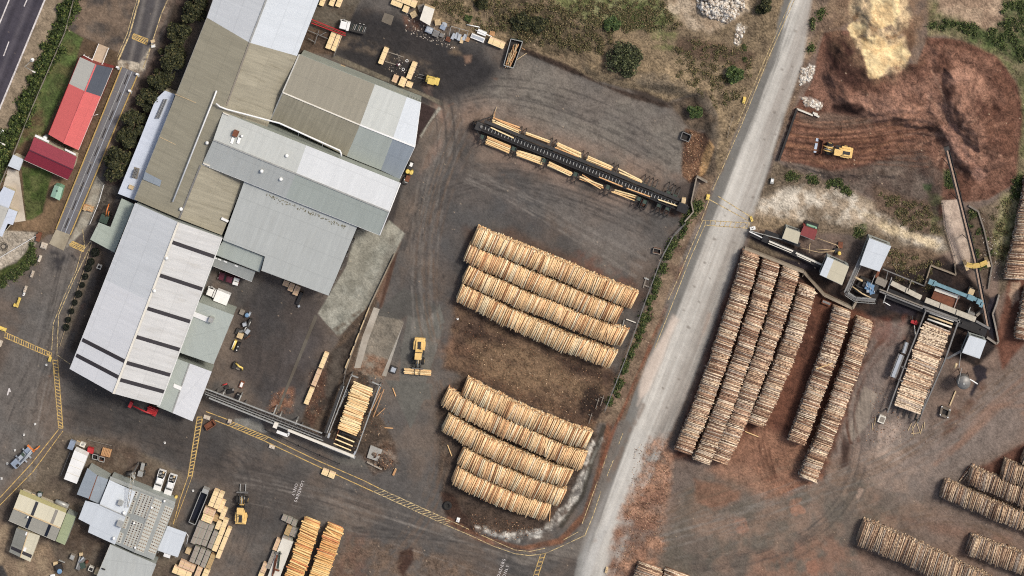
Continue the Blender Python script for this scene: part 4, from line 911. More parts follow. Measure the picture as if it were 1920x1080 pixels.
flat_house('porch', 'small square white porch roof between the crimson hall and the fence', [(25, 290, 2.8), (44, 299, 2.8), (36, 320, 2.7), (15, 311, 2.7)], RF['palew'], M['wallcream'], 'porch')
r = root_of('cottage', 'blue-white and grey roofed cottage at the west edge above the gravel bed', 'house', [(0, 350, 3.2), (28, 358, 3.2), (20, 420, 3.2), (0, 440, 3.2)])
roof_part(r, [(RF['bluew'], [(7, 350, 3.2), (28, 359, 3.2), (16, 391, 3.0), (-12, 380, 3.0)]), (RF['ltg'], [(-12, 381, 3.4), (15.5, 391, 3.4), (0, 432, 3.4), (-30, 420, 3.4)]),
              (RF['bluew'], [(16.5, 391, 3.1), (33, 397, 3.1), (24, 422, 3.0), (14.5, 419, 3.0), (4, 444, 2.9), (-8, 440, 2.9), (0, 431, 3.0)])])
walls(r, [(6, 352, 3.2), (27, 360, 3.2), (16, 390, 3.0), (-12, 380, 3.0)], M['wallcream'], .3); walls(r, [(16, 393, 3.0), (32, 399, 3.0), (24, 420, 3.0), (4, 442, 2.9), (-14, 436, 2.9)], M['wallcream'], .3)
r = root_of('garden_shed', 'small pale green garden shed beside the dirt path', 'shed', [(102, 347, 2.3), (118, 353, 2.3), (112, 376, 2.2), (95, 368, 2.2)])
q = [(102.5, 347, 2.3), (118, 352.5, 2.3), (111.7, 376, 2.3), (94.7, 368, 2.3)]; g0, g1 = (110.5, 349.5, 2.8), (103, 371.5, 2.8)
gm = roofmat((168, 204, 180), .04, .08, .05, .05, (120, 150, 130), 31)
roof_part(r, [(gm, [q[0], q[3], g1, g0]), (gm, [g0, g1, q[2], q[1]])]); walls(r, [q[0], g0, q[1], q[2], g1, q[3]], M['green'], .12)
MB().box(P(107, 358, 2.75), (.35, .35, .12), math.radians(-22)).build('roof_vent', M['dgreen'], r)
MB().slab(PP([(15, 316, .05), (35, 321, .05), (48, 414, .05), (27, 417, .05), (27, 398, .05), (0, 388, .05), (6, 350, .05)]), .1).build('concrete_pad', concrete((204, 194, 178)))
bpy.data.objects['concrete_pad']['kind'] = 'structure'

# ---- south-west: cream shed, small shed, trailer, workshop
r = root_of('cream_shed', 'cream gabled shed with dark roof strips and a mossy green lean-to', 'shed', [(36, 926, 3.8), (124, 962, 3.8), (104, 1014, 3.8), (16, 976, 3.8)])
n0, n1, m0, m1, s0, s1 = (36, 926, 3.6), (124, 962, 3.6), (25.5, 953, 4.7), (113, 990, 4.7), (16, 976, 3.6), (103.5, 1014, 3.6)
roof_part(r, [(RF['cream'], [n0, m0, m1, n1]), (RF['creamshade'], [m0, s0, s1, m1])]); walls(r, [n0, n1, m1, s1, s0, m0], M['wallcream'], .25)
cap(r, m0, m1, .25, M['tan'], .06); gutter(r, [s0, s1], M['offwhite'])
o = roof_part(r, [(RF['yolive'], [(38.5, 917.5, 3.2), (124, 954, 3.2), (124, 962, 3.5), (36, 926, 3.5)])], 'awning', .08)
def xs(t0, t1, a, b, c, d, mat): strip(r, 'skylight', mat, [lerp3(lerp3(a, b, t0), lerp3(c, d, t0), .04), lerp3(lerp3(a, b, t1), lerp3(c, d, t1), .04), lerp3(lerp3(a, b, t1), lerp3(c, d, t1), .97), lerp3(lerp3(a, b, t0), lerp3(c, d, t0), .97)], .05)
xs(.36, .42, n0, n1, m0, m1, M_SKYB); xs(.35, .41, m0, m1, s0, s1, M_SKYB); xs(.78, .84, n0, n1, m0, m1, M_SKYG); xs(.76, .82, m0, m1, s0, s1, M_SKYB)
roof_part(r, [(RF['mossy'], [(125, 962, 3.3), (142, 969, 3.0), (121.5, 1022, 3.0), (104.5, 1014.5, 3.3)])], 'lean_to_roof', .1)
walls(r, [(125, 962, 3.3), (142, 969, 3.0), (121.5, 1022, 3.0), (104.5, 1014.5, 3.3)], M['wallgreen'], .2, name='lean_to_wall')
vent(r, 53, 968, 4.7, r=.22)
r = root_of('small_shed', 'small gabled shed half grey and half cream in the bottom left corner', 'shed', [(31, 990, 3), (75, 1004, 3), (57, 1053, 3), (17, 1035, 3)])
a0, a1, g0, g1, c0, c1 = (31, 990, 3.0), (17, 1035, 3.0), (53, 998, 3.8), (38, 1045, 3.8), (75, 1004.5, 3.0), (56.6, 1053.5, 3.0)
roof_part(r, [(RF['mott'], [a0, a1, g1, g0]), (RF['cream'], [g0, g1, c1, c0])]); walls(r, [a0, g0, c0, c1, g1, a1], M['wallcream'], .2); cap(r, g0, g1, .2, M['tan'], .05)
for A, B, C_, D in ((a0, a1, g0, g1), (g0, g1, c0, c1)):
    strip(r, 'skylight', M_SKY, [lerp3(lerp3(A, B, .74), lerp3(C_, D, .74), .05), lerp3(lerp3(A, B, .74), lerp3(C_, D, .74), .95), lerp3(lerp3(A, B, .86), lerp3(C_, D, .86), .95), lerp3(lerp3(A, B, .86), lerp3(C_, D, .86), .05)], .05)
strip(r, 'rooflight', M['white'], [(49, 997, 3.7), (53, 998, 3.75), (51, 1004, 3.75), (47, 1003, 3.7)], .06); strip(r, 'rooflight', M['white'], [(45, 1026, 3.75), (50, 1027, 3.7), (48, 1034, 3.7), (43, 1033, 3.75)], .06)
r = root_of('workshop', 'workshop with blue-grey and bright white roof sheets and square vents', 'workshop', [(164, 878, 4.5), (254, 924, 4.5), (215, 1021, 4.5), (147, 973, 4.5)])
roof_part(r, [(RF['bluegrey'], [(164, 878, 4.6), (182, 891, 4.8), (166, 935, 4.8), (144, 927, 4.4)]), (RF['bluegrey'], [(182.5, 892, 4.4), (203, 899, 4.2), (186.5, 945, 4.4), (168, 937, 4.5)])], 'roof')
roof_part(r, [(RF['palew'], [(205, 900, 4.6), (254, 922, 4.6), (236, 968, 5.4), (186.5, 946, 5.4)]), (RF['palew'], [(186.5, 946, 5.4), (236, 968, 5.4), (215.5, 1021, 4.5), (165, 998, 4.5), (168.5, 984, 4.75), (147, 973, 4.75), (160, 939, 5.3)])], 'roof')
walls(r, [(164, 879, 4.4), (203, 900, 4.2), (187, 944, 4.2), (146, 926, 4.2)], M['wallgrey'], .25); walls(r, [(204, 901, 4.4), (254, 923, 4.4), (215.5, 1020, 4.3), (165, 997, 4.3), (187, 946, 4.3)], M['wallgrey'], .25)
cap(r, (186.5, 946, 5.4), (236, 968, 5.4), .2, M['galv'], .05); MB().bar(P(182.2, 892, 4.6), P(167, 936, 4.6), .25, .2).build('box_gutter', M['rust'], r)
for x, y, s in ((226, 943, 1.0), (225, 982, 1.2)): MB().box(P(x, y, 5.6), (s, s, .9), math.radians(-22)).box(P(x, y, 6.1), (s*1.2, s*1.2, .1), math.radians(-22)).build('exhaust_box', M['galv'], r)
vent(r, 233, 960, 5.3, r=.35); vent(r, 214, 1008, 4.8, r=.35)
# grey fibre roof with rows of small glazed openings
def dotmat():
    m, nt, b = new_mat('dotted_sheet'); uv = N(nt, 'ShaderNodeUVMap').outputs[0]
    c = alb((188, 188, 178)); g = noise(nt, uv, .8, 4, .6)
    col = mixc(nt, ramp(nt, g, .3, .7), tuple(x*.75 for x in c), c)
    nt.links.new(col, b.inputs['Base Color']); b.inputs['Roughness'].default_value = .8
    return m
M_DOT = dotmat(); M_HOLE = paint((144, 124, 104), .8, .4, 3); M_HOLED = paint((70, 46, 40), .8, .3, 3)
r = root_of('fibre_roof_shed', 'grey shed roof carrying pale panels dotted with rows of small vents', 'shed', [(206, 896, 4.2), (328, 948, 4.2), (291, 1040, 4.2), (219, 1020, 4.2)])
n0, n1, m0, m1, s0 = (206, 892, 4.0), (328, 941, 4.0), (0, 0, 0), (0, 0, 0), 0
q0, q1, q2, q3 = (247, 915, 4.2), (328, 948, 3.8), (288, 1050, 3.8), (209, 1016, 4.2)
h0, h1 = (289, 931, 4.9), (252, 1036, 4.9)
roof_part(r, [(RF['fibre'], [(207, 893, 3.7), (329, 941, 3.7), (327, 948, 3.9), (205, 900, 3.9)]), (RF['fibre'], [q0, h0, h1, q3]), (RF['fibre'], [h0, q1, q2, h1])])
walls(r, [(207, 894, 3.6), (329, 942, 3.6), (288, 1049, 3.6), (210, 1016, 3.9)], M['wallgrey'], .25); cap(r, h0, h1, .25, M['galv'], .05)
def panel(t0, t1, s0, s1, A, B, C_, D, rows, cols, dark=0.0):
    def at(s, t): return lerp3(lerp3(A, B, s), lerp3(C_, D, s), t)     # s along ridge, t from A-B edge to C-D edge
    p = strip(r, 'dotted_panel', M_DOT, [at(s0, t0), at(s0, t1), at(s1, t1), at(s1, t0)], .05, .04)
    mb = MB()
    for i in range(rows):
        for j in range(cols):
            s = s0+(s1-s0)*(i+.5)/rows; t = t0+(t1-t0)*(j+.5)/cols
            mb.box(P(*at(s, t))+Vector((0, 0, .09)), (.28, .24, .06), math.radians(-22), 1 if random.random() < dark else 0)
    v = mb.build('vent_grid', [M_HOLE, M_HOLED], p)
    v['kind'] = 'stuff'
for s0_, s1_, t0_, t1_, rw, cl, dk in ((.02, .40, .42, .98, 10, 4, .75), (.02, .14, -.02, .34, 3, 2, .9), (.18, .42, .02, .36, 6, 2, .35), (.50, .95, .46, .97, 11, 4, .6), (.48, .70, .02, .36, 5, 2, .4), (.78, .96, .02, .36, 4, 2, .35)):
    panel(t0_, t1_, s0_, s1_, q0, q3, h0, h1, rw, cl, dk)
for s0_, s1_, t0_, t1_ in ((.02, .95, .04, .42), (.06, .90, .60, .97)): panel(t0_, t1_, s0_, s1_, h0, h1, q1, q2, 16, 4, .05)
for x, y in ((285, 950), (252, 979), (254, 1025), (206+103, 938)): vent(r, x, y, 4.5, r=.28)
r = root_of('south_store', 'pale grey gabled store cut off by the bottom edge, south of the dotted roof', 'shed', [(205, 1021, 4.2), (293, 1058, 4.2), (270, 1110, 4.2), (180, 1085, 4.2)])
q = [(207, 1021, 4.4), (293, 1058, 4.2), (270, 1116, 4.2), (172, 1104, 4.2)]
roof_part(r, [(RF['grey'], q)]); walls(r, q, M['wallgrey'], .25); MB().box(P(194, 1067, 4.5), (.9, .25, .2), math.radians(-22)).build('roof_hatch', M['dark'], r)
gutter(r, [q[3], q[0]], M['offwhite'])
r = root_of('white_canopy', 'square white flat canopy between the dotted roof and the timber stacks', 'canopy', [(314, 986, 3.4), (349, 999, 3.4), (334, 1045, 3.3), (295, 1032, 3.3)])
q = [(314, 986, 3.5), (350, 999, 3.5), (333.5, 1045, 3.4), (295, 1032, 3.4)]; roof_part(r, [(RF['palew'], q)])
for x, y in ((316, 990), (346, 1001), (332, 1040), (299, 1030)): MB().box(P(x, y, 1.7), (.18, .18, 3.3)).build('post', M['galv'], r)
strip(r, 'roof_tab', M['white'], [(308, 1037, 3.3), (320, 1041, 3.3), (318, 1047, 3.25), (306, 1043, 3.25)], 0, .08)
MB().path([P(349, 999, 3.6), P(353, 1005, 3.6), P(350, 1020, 3.6)], .06).build('downpipe', M['white'], r)
r = thing('lattice_mast', 'slender lattice mast lying over the white workshop roof', 'mast', P(243, 915, 0))
top, bot = P(250, 886, 6.5), P(239, 952, 6.5)
for s in (-1, 1):
    o_ = Vector((.5*s, .12*s, 0)); MB().tube(top+o_, bot+o_*.25, .07, n=5).build('chord', M['galv'], r)
lm = MB()
for k in range(10): lm.tube(top.lerp(bot, k/10)+Vector((.5, .1, 0))*(1-.07*k)*(-1)**k, top.lerp(bot, (k+1)/10)-Vector((.5, .1, 0))*(1-.07*k)*(-1)**k, .04, n=4)
lm.build('lacing', M['tan'], r); MB().bar(top+Vector((0, 0, 0)), (top.x, top.y, 0), .3, .3).build('post', M['steel'], r)

# ---- east mill cabins
def cabin(label, q, mat, wall, name='control_cabin', split=None, legs=False, fl=0.0):
    r = root_of(name, label, 'cabin', q)
    if split:
        a, b = lerp3(q[0], q[1], split[0]), lerp3(q[3], q[2], split[0])
        roof_part(r, [(split[1], [q[0], a, b, q[3]]), (mat, [a, q[1], q[2], b])])
    else: roof_part(r, [(mat, q)])
    walls(r, q, wall, .12, fl)
    w = PP(q); c = sum(w, Vector())/4
    if fl:
        MB().slab([(c.x+(p.x-c.x)*.95, c.y+(p.y-c.y)*.95, fl) for p in w], .2).build('floor', M['steel'], r)
        for p in w: MB().box((c.x+(p.x-c.x)*.85, c.y+(p.y-c.y)*.85, fl/2), (.25, .25, fl)).build('stilt', M['steel'], r)
    z = (fl+w[0].z)/2+.2   # window band on the north and west faces
    for i, j in ((0, 1), (3, 0)):
        a, b = w[i].lerp(c, .02), w[j].lerp(c, .02)
        n = Vector((b.y-a.y, a.x-b.x, 0)).normalized(); n = n if n.dot(a-c) > 0 else -n
        A, B = a.lerp(b, .15)+n*.03, a.lerp(b, .85)+n*.03
        MB().bar((A.x+n.x*.02, A.y+n.y*.02, z), (B.x+n.x*.02, B.y+n.y*.02, z), .08, .7).build('window', M['glass'], r)
    gutter(r, [q[2], q[3]], M['galv'])
    return r
cabin('small cream roofed cabin on the retaining wall, west of the red-brown cabin', [(1474, 426.5, 3.0), (1501, 436, 3.0), (1496, 457.5, 2.9), (1466.5, 446.5, 2.9)], RF['beige'], M['wallgrey'])
cabin('red-brown roofed cabin with a green tank on its north side', [(1507, 424, 3.0), (1532.5, 433, 3.0), (1526.5, 450.5, 2.9), (1500, 440, 2.9)], RF['rcabin'], M['wallred'])
cabin('beige cabin with a white strip down the west side of its roof', [(1551.5, 481.5, 5.2), (1592, 500, 5.2), (1579, 534.5, 5.1), (1537, 515, 5.1)], RF['beige'], M['wallgrey'], split=(.3, RF['palew']), fl=2.2)
cabin('tall white roofed cabin over the head of the saw line', [(1630, 446.5, 5.2), (1671, 462, 5.2), (1649, 509, 5.1), (1612, 496.5, 5.1)], RF['palew'], M['wallgrey'], fl=1.5)
cabin('white roofed cabin on stilts beside the hopper', [(1818, 629, 5.5), (1849.5, 639, 5.5), (1837, 672.5, 5.4), (1804, 661, 5.4)], RF['palew'], M['wallgrey'], fl=2.6)
tk = thing('green_tank', 'low pale green tank behind the red-brown cabin', 'tank', P(1521, 424, 0)); MB().box(P(1521, 425, .7), (2.6, .9, 1.4), math.radians(-18)).build('body', M['green'], tk, bevel=.15); MB().box(P(1521, 423, .5), (3.2, 1.6, .5), math.radians(-18)).build('bund', M['dark'], tk)
for x in (1515, 1527): MB().lathe(P(x, 424+(x-1515)*.3, 1.4), [(.18, 0), (.18, .12)], n=10).build('filler_cap', M['dgreen'], tk)
# ------------------------------------------------------------------ logs
M_PEEL = attr_mat('peeled_log', .8, 1.4, .30, stretch=(1, 1, 1))
M_BARK = attr_mat('barked_log', .9, 1.6, .42, bark=True)
PEEL = [((252, 216, 166), 5), ((255, 236, 196), 4), ((246, 206, 156), 5), ((222, 174, 128), 3), ((180, 130, 92), 1.8), ((252, 216, 166), 4), ((240, 220, 188), 1)]
WARM = [((244, 208, 146), 5), ((238, 192, 128), 5), ((224, 168, 108), 3), ((214, 142, 96), 2), ((250, 224, 172), 3)]
BARK = [((254, 232, 200), 5), ((232, 198, 164), 5), ((170, 134, 110), 3), ((246, 226, 200), 4), ((130, 100, 82), 2), ((212, 176, 148), 4), ((206, 190, 172), 2)]
GREYB = [((224, 196, 162), 4), ((192, 162, 134), 4), ((160, 146, 132), 3), ((238, 214, 182), 3.5), ((130, 108, 92), 2), ((182, 170, 156), 2)]
def pick(pal, n):
    c = np.array([alb(p[0]) for p in pal]); w = np.array([p[1] for p in pal]); w = w/w.sum()
    return c[RNG.choice(len(pal), n, p=w)]
def sector(c, cx, pal, reach):
    """loads of one age lie together: neighbouring logs lean to the same colour"""
    k = np.clip(np.interp(cx, np.arange(0, reach+6, 2.0), RNG.uniform(.86, 1.12, len(np.arange(0, reach+6, 2.0)))), .6, 1.2)
    return c*k[:, None]

def stack_logs(path, dirv, L, hmax, dia, pal, slope=(1.6, 1.6), fan=2.8, inner=.34):
    """all logs of one stack: path in photo pixels for the top's centre line, dirv the logs' direction on the photo.
       returns arrays (p, q, r, colour, top?)"""
    # true ground path below the top
    pts = [P(x, y, hmax) for x, y in path]
    seg = [(b-a).length for a, b in zip(pts, pts[1:])]; tot = sum(seg); cum = np.cumsum([0]+seg)
    xs = np.array([p.x for p in pts]); ys = np.array([p.y for p in pts])
    if len(pts) == 3:   # smooth bend
        t = np.linspace(0, 1, 40); a, m_, b = [np.array([p.x, p.y]) for p in pts]
        ctrl = 2*m_-.5*(a+b)
        q = ((1-t)**2)[:, None]*a+(2*t*(1-t))[:, None]*ctrl+(t**2)[:, None]*b
        xs, ys = q[:, 0], q[:, 1]; cum = np.concatenate([[0], np.cumsum(np.hypot(np.diff(xs), np.diff(ys)))]); tot = cum[-1]
    d = Vector((dirv[0], -dirv[1], 0)).normalized()
    knots = np.arange(0, tot+4, 3.0); hk = hmax*(1+RNG.uniform(-.035, .03, len(knots)))
    shift = RNG.uniform(-.16, .16, len(knots)); lean = RNG.normal(0, math.radians(fan*.7), len(knots))
    def H(s):
        e = np.minimum(np.minimum(s*slope[0]*1.6+1.9, (tot-s)*slope[1]*1.6+1.9), np.interp(s, knots, hk)); return np.maximum(e, .25)
    out = []
    layers = [];
    def row(s, zc, dd, top):
        n = len(s)
        cx = np.interp(s, cum, xs); cy = np.interp(s, cum, ys)
        a = np.interp(s, knots, lean)+RNG.normal(0, math.radians(fan*.45), n)
        if top: a = np.where(RNG.random(n) < .035, a+RNG.normal(0, .16, n), a)
        ln = L*(1+RNG.normal(0, .03, n))-(0 if top else .35)
        off = np.interp(s, knots, shift)+RNG.normal(0, .13, n)
        cd, sd = np.cos(a), np.sin(a)
        dx = d.x*cd-d.y*sd; dy = d.x*sd+d.y*cd
        tilt = RNG.normal(0, .012, n)*ln
        p = np.stack([cx-dx*(ln/2-off), cy-dy*(ln/2-off), zc+tilt], 1); q = np.stack([cx+dx*(ln/2+off), cy+dy*(ln/2+off), zc-tilt], 1)
        c = sector(pick(pal, n), s, pal, tot)
        out.append((p, q, dd/2*(1+RNG.normal(0, .13, n)), c, np.full(n, top)))
    # inner layers, coarse
    z = inner/2; k = 0
    while z < hmax:
        s = np.arange(inner/2+(k % 2)*inner/2, tot, inner)
        keep = H(s) > z+inner*.9
        if keep.any(): row(s[keep], np.full(keep.sum(), z), inner, False)
        z += inner*.87; k += 1
    # fine top layers following the profile
    for kk in range(2):
        s = np.cumsum(RNG.uniform(.8, 1.75, int(tot/dia)+2)*dia); s = s[s < tot]
        row(s, H(s)-dia*.5-kk*dia*1.05+RNG.normal(0, .10, len(s)), dia, kk == 0)
    p, q, r, c, t = (np.concatenate([o[i] for o in out]) for i in range(5))
    return p, q, np.abs(r), c, t

def logs_mesh(name, p, q, r, c, mat, bark=0.0, n=7, ends=None):
    d = q-p; L = np.linalg.norm(d, axis=1, keepdims=True); d = d/L
    a = np.cross(d, np.array([0, 0, 1.0])); a /= np.linalg.norm(a, axis=1, keepdims=True)+1e-9; b = np.cross(d, a)
    th = np.arange(n)*2*np.pi/n
    ring = a[:, None, :]*np.cos(th)[None, :, None]+b[:, None, :]*np.sin(th)[None, :, None]
    taper = RNG.uniform(.8, 1.0, (len(p), 1, 1)); flip = RNG.random((len(p), 1, 1)) < .5
    ra = np.where(flip, taper, 1.0)*r[:, None, None]; rb = np.where(flip, 1.0, taper)*r[:, None, None]
    v = np.concatenate([p[:, None, :]+ring*ra, q[:, None, :]+ring*rb], 1).reshape(-1, 3)
    m = len(p); base = np.arange(m)[:, None]*(2*n)
    k = np.arange(n); k2 = (k+1) % n
    quads = np.stack([base+k, base+k2, base+n+k2, base+n+k], 2).reshape(-1, 4)
    capA = base+k[::-1]; capB = base+n+k
    loops = np.concatenate([quads.ravel(), capA.ravel(), capB.ravel()])
    tot = np.concatenate([np.full(len(quads), 4), np.full(2*m, n)]); start = np.concatenate([[0], np.cumsum(tot)[:-1]])
    me = bpy.data.meshes.new(name)
    me.vertices.add(len(v)); me.vertices.foreach_set('co', v.astype(np.float32).ravel())
    me.loops.add(len(loops)); me.loops.foreach_set('vertex_index', loops.astype(np.int32))
    me.polygons.add(len(tot)); me.polygons.foreach_set('loop_start', start.astype(np.int32)); me.polygons.foreach_set('loop_total', tot.astype(np.int32))
    me.polygons.foreach_set('use_smooth', np.concatenate([np.ones(len(quads), bool), np.zeros(2*m, bool)]))
    me.update(calc_edges=True)
    bk = np.full((m, 1), bark)*RNG.uniform(.4, 1, (m, 1))
    ce = np.concatenate([np.clip(c*RNG.uniform(.45, .85, (m, 1)), 0, .8), np.zeros((m, 1))], 1)  # end faces darker: weathered grain, with extra shade put into the colour
    if ends is not None: ce[:, :3] = np.array(alb(ends))*RNG.uniform(.7, 1.15, (m, 1))
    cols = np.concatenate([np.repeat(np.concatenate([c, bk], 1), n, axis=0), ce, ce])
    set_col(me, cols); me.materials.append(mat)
    return me

STACKS = []   # (p,q,r,c,bark)
MD = (-13, 29)
NORTH = [[(889, 442), (1190, 566)], [(874, 474), (1030, 542), (1162, 595)], [(871, 515), (1025, 582), (1172, 637)], [(860, 549), (1008, 622), (1151, 676)]]
for k, pth in enumerate(NORTH): STACKS.append((*stack_logs(pth, MD, 4.2, 3.3, .30, PEEL, (2.4, 3.0)), 0.0))
SOUTH = [[(870, 726), (987, 784), (1105, 828)], [(832, 746), (962, 812), (1095, 868)], [(834, 792), (950, 856), (1069, 899)], [(862, 856), (958, 902), (1056, 936)], [(850, 891), (941, 934), (1029, 962)]]
for k, pth in enumerate(SOUTH): STACKS.append((*stack_logs(pth, MD, 4.2, 3.1, .30, PEEL, (1.2, 2.4)), 0.0))
EASTS = [[(1409, 477), (1351, 668), (1280, 852)], [(1446, 493), (1385, 690), (1314, 870)], [(1484, 508), (1420, 700), (1348, 870)], [(1514, 541), (1470, 680), (1414, 800)],
         [(1581, 583), (1540, 706), (1492, 835)], [(1622, 604), (1574, 750), (1513, 904)]]
for pth in EASTS: STACKS.append((*stack_logs(pth, (31, 11), 4.1, 3.5, .27, BARK, (3, 2.0), 1.6), 1.0))
RIGHT = [([(1945, 335), (1932, 400), (1903, 527)], (40, 3), 5.2), ([(1942, 545), (1920, 641)], (36, 7), 4.6)]
for pth, dv, L in RIGHT: STACKS.append((*stack_logs(pth, dv, L, 3.5, .28, BARK, (2, 2)), 1.0))
SE = [([(1768, 918), (1846, 950), (1960, 996)], (-9, 32), 4.05), ([(1819, 892), (1870, 914), (1970, 957)], (-9, 31), 4.0), ([(1881, 880), (1960, 914)], (-9, 32), 4.5),
      ([(1921, 856), (1980, 880)], (-12, 26), 4.0), ([(1614, 1000), (1710, 1040), (1860, 1112)], (-14, 42), 5.9), ([(1817, 1024), (1900, 1054), (1990, 1092)], (-10, 31), 4.6)]
for pth, dv, L in SE: STACKS.append((*stack_logs(pth, dv, L, 3.2, .30, GREYB, (2.2, 2)), .8))
for pth in ([(1221, 1066), (1204, 1112)], [(1271, 1078), (1256, 1122)]): STACKS.append((*stack_logs(pth, (48, 17), 6.2, 2.6, .30, BARK, (2, 2)), .6))

LOG_SRC = {}
def log_source(kind, pal, mat, bark, n=10, variants=14):
    out = []
    for k in range(variants):
        p = np.array([[-.5, 0, 0]]); q = np.array([[.5, 0, 0]]); r = np.array([.5])
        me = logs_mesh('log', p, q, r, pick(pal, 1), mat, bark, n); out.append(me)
    LOG_SRC[kind] = out
log_source('peel', PEEL, M_PEEL, 0.0); log_source('warm', WARM, M_PEEL, 0.0)
log_source('bark', BARK, M_BARK, 1.0); log_source('cream', [((250, 226, 176), 4), ((240, 204, 150), 4), ((228, 180, 128), 1.5)], M_PEEL, 0)
NLOG = [0]
def log(p, q, dia, kind, label, group, roll=None):
    p, q = Vector(p), Vector(q); d = q-p
    o = bpy.data.objects.new('log', random.choice(LOG_SRC[kind])); COL.objects.link(o)
    o.location = (p+q)/2
    o.rotation_mode = 'QUATERNION'
    o.rotation_quaternion = d.to_track_quat('X', 'Z')
    o.scale = (d.length, dia, dia)
    NLOG[0] += 1
    return tag(o, label, 'log', group)
def split_top(st, kind, label, group, dia_over=None):
    """the logs lying on top of a stack become objects of their own"""
    p, q, r, c, t, bark = st
    for i in np.nonzero(t)[0]:
        log(p[i], q[i], 2*r[i], kind, label, group)
    k = ~t
    return p[k], q[k], r[k], c[k], t[k], bark
A_ = (*stack_logs([(585, 981), (571, 1024), (543, 1110)], (31, 13), 4.2, 2.8, .36, WARM, (2.2, 2), 1.6), 0.0)
B_ = (*stack_logs([(627, 991), (612, 1040), (586, 1112)], (31, 13), 4.2, 2.8, .36, WARM, (2.2, 2), 1.6), 0.0)
STACKS.append(split_top(A_, 'warm', 'pale log on top of the stack beside the white trailer', 'logs on the stack beside the trailer'))
STACKS.append(split_top(B_, 'warm', 'pale log on top of the yellowish stack with a reddish band, next to bare dirt', 'logs on the stack by the bare dirt'))
def low_layer(a, b, n, dirv, L, h, dia, pal, bark):
    A, B = P(*a, h), P(*b, h); d = np.array([dirv[0], -dirv[1], 0.0]); d /= np.linalg.norm(d); t = (np.arange(n)+.5)/n; c = np.array(A)[None]*(1-t)[:, None]+np.array(B)[None]*t[:, None]+d*RNG.normal(0, .15, (n, 1)); c[:, 2] += RNG.uniform(-.05, .05, n)
    STACKS.append((c-d*L/2, c+d*L/2, np.full(n, dia/2), pick(pal, n), np.zeros(n, bool), bark))
low_layer((1757, 612), (1700, 768), 66, (50, 19), 6.4, 2.28, .38, BARK, .5); low_layer((682, 722), (651, 810), 34, (36, 14), 4.7, 1.98, .38, WARM, 0.0)
for pk in (0.0, 1.0):
    sel = [s for s in STACKS if (s[5] > 0) == (pk > 0)]
    if pk == 0: peel_sel = sel
    else: bark_sel = sel
def cat(sel): return [np.concatenate([s[i] for s in sel]) for i in range(4)]
pp, qq, rr, cc = cat(peel_sel); bp, bq, br, bc = cat(bark_sel)
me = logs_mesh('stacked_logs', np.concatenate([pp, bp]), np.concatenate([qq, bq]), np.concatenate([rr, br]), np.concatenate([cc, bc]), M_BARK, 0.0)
# bark lies only on the unpeeled stacks
a = me.color_attributes['Col']; buf = np.zeros(len(a.data)*4, np.float32); a.data.foreach_get('color', buf); buf = buf.reshape(-1, 4)
m0, m1, n_ = len(pp), len(bp), 7
side = np.zeros((m0+m1)*n_*4); side[m0*n_*4:] = np.repeat(RNG.uniform(.3, 1, m1), n_*4)
buf[:len(side), 3] = side
a.data.foreach_set('color', buf.ravel())
so = bpy.data.objects.new('stacked_logs', me); COL.objects.link(so)
tag(so, 'long rows of stacked logs, peeled west of the haul road and barked east of it', None, None, 'stuff')

# log decks feeding the two saw lines: every log on them is its own object
def deck_logs(a, b, n, dirv, L, h, dia, kind, label, group, jit=.16):
    A, B = P(*a, h), P(*b, h); d = Vector((dirv[0], -dirv[1], 0)).normalized()
    for k in range(n):
        t = (k+.5)/n+random.uniform(-.3, .3)/n
        c = A.lerp(B, t); an = random.gauss(0, .035); dd = Vector((d.x*math.cos(an)-d.y*math.sin(an), d.x*math.sin(an)+d.y*math.cos(an), 0))
        ll = L*random.uniform(.93, 1.03); c = c+dd*random.gauss(0, jit)+Vector((0, 0, random.uniform(-.12, .16)))
        log(c-dd*ll/2, c+dd*ll/2, dia*random.uniform(.8, 1.2), kind, label, group)
deck_logs((1757, 612), (1700, 768), 76, (50, 19), 6.5, 2.6, .36, 'bark', 'stripped pinkish log lying across the long log deck of the east mill', 'logs on the east log deck')
deck_logs((682, 722), (651, 810), 40, (36, 14), 4.8, 2.3, .36, 'cream', 'clean pale log lying across the log deck behind the saw shed conveyor', 'logs on the short log deck')
for k, (x, y) in enumerate(((648, 822), (645, 830), (642, 838), (639, 845))):
    A = P(x, y, 2.3); d = Vector((36, -15, 0)).normalized()
    log(A-d*2.2, A+d*2.2, .32, 'cream', 'pale log on the chain steps at the low end of the short log deck', 'logs on the chain steps')
# ------------------------------------------------------------------ timber packs
def pack_proto(col, seed):
    random.seed(seed); r = thing('timber_pack', 'x', 'timber pack')
    m = attr_mat('sawn_timber', .8, 5, .16, stretch=(1, 1, 1)); mb = MB(); cols = []
    for lay_ in range(5):
        for b in range(8):
            L = 4.0*random.uniform(.985, 1.0)
            mb.box((random.uniform(-.02, .02), -.6+.15*b+.075, .17+lay_*.17), (L, .143, .162)); cols += [tuple(x*random.uniform(.82, 1.06) for x in alb(col))+(1,)]*6
    o = mb.build('boards', m, r, True); set_col(o.data, cols)
    for x in (-1.3, 1.3): MB().box((x, 0, .045), (.12, 1.15, .09)).build('bearer', M['greywood'], r, True)
    for x in (-.9, .9): MB().box((x, 0, .93), (.05, 1.21, .012)).build('strap', M['dsteel'], r, True)
    return r
FRESH, PINK, GREYP, BROWN = pack_proto((248, 220, 174), 1), pack_proto((228, 194, 158), 2), pack_proto((160, 158, 144), 3), pack_proto((190, 156, 116), 4)
used_pack = set()
A_U, A_V = math.radians(-22), math.radians(-112)
PACK_MID = []
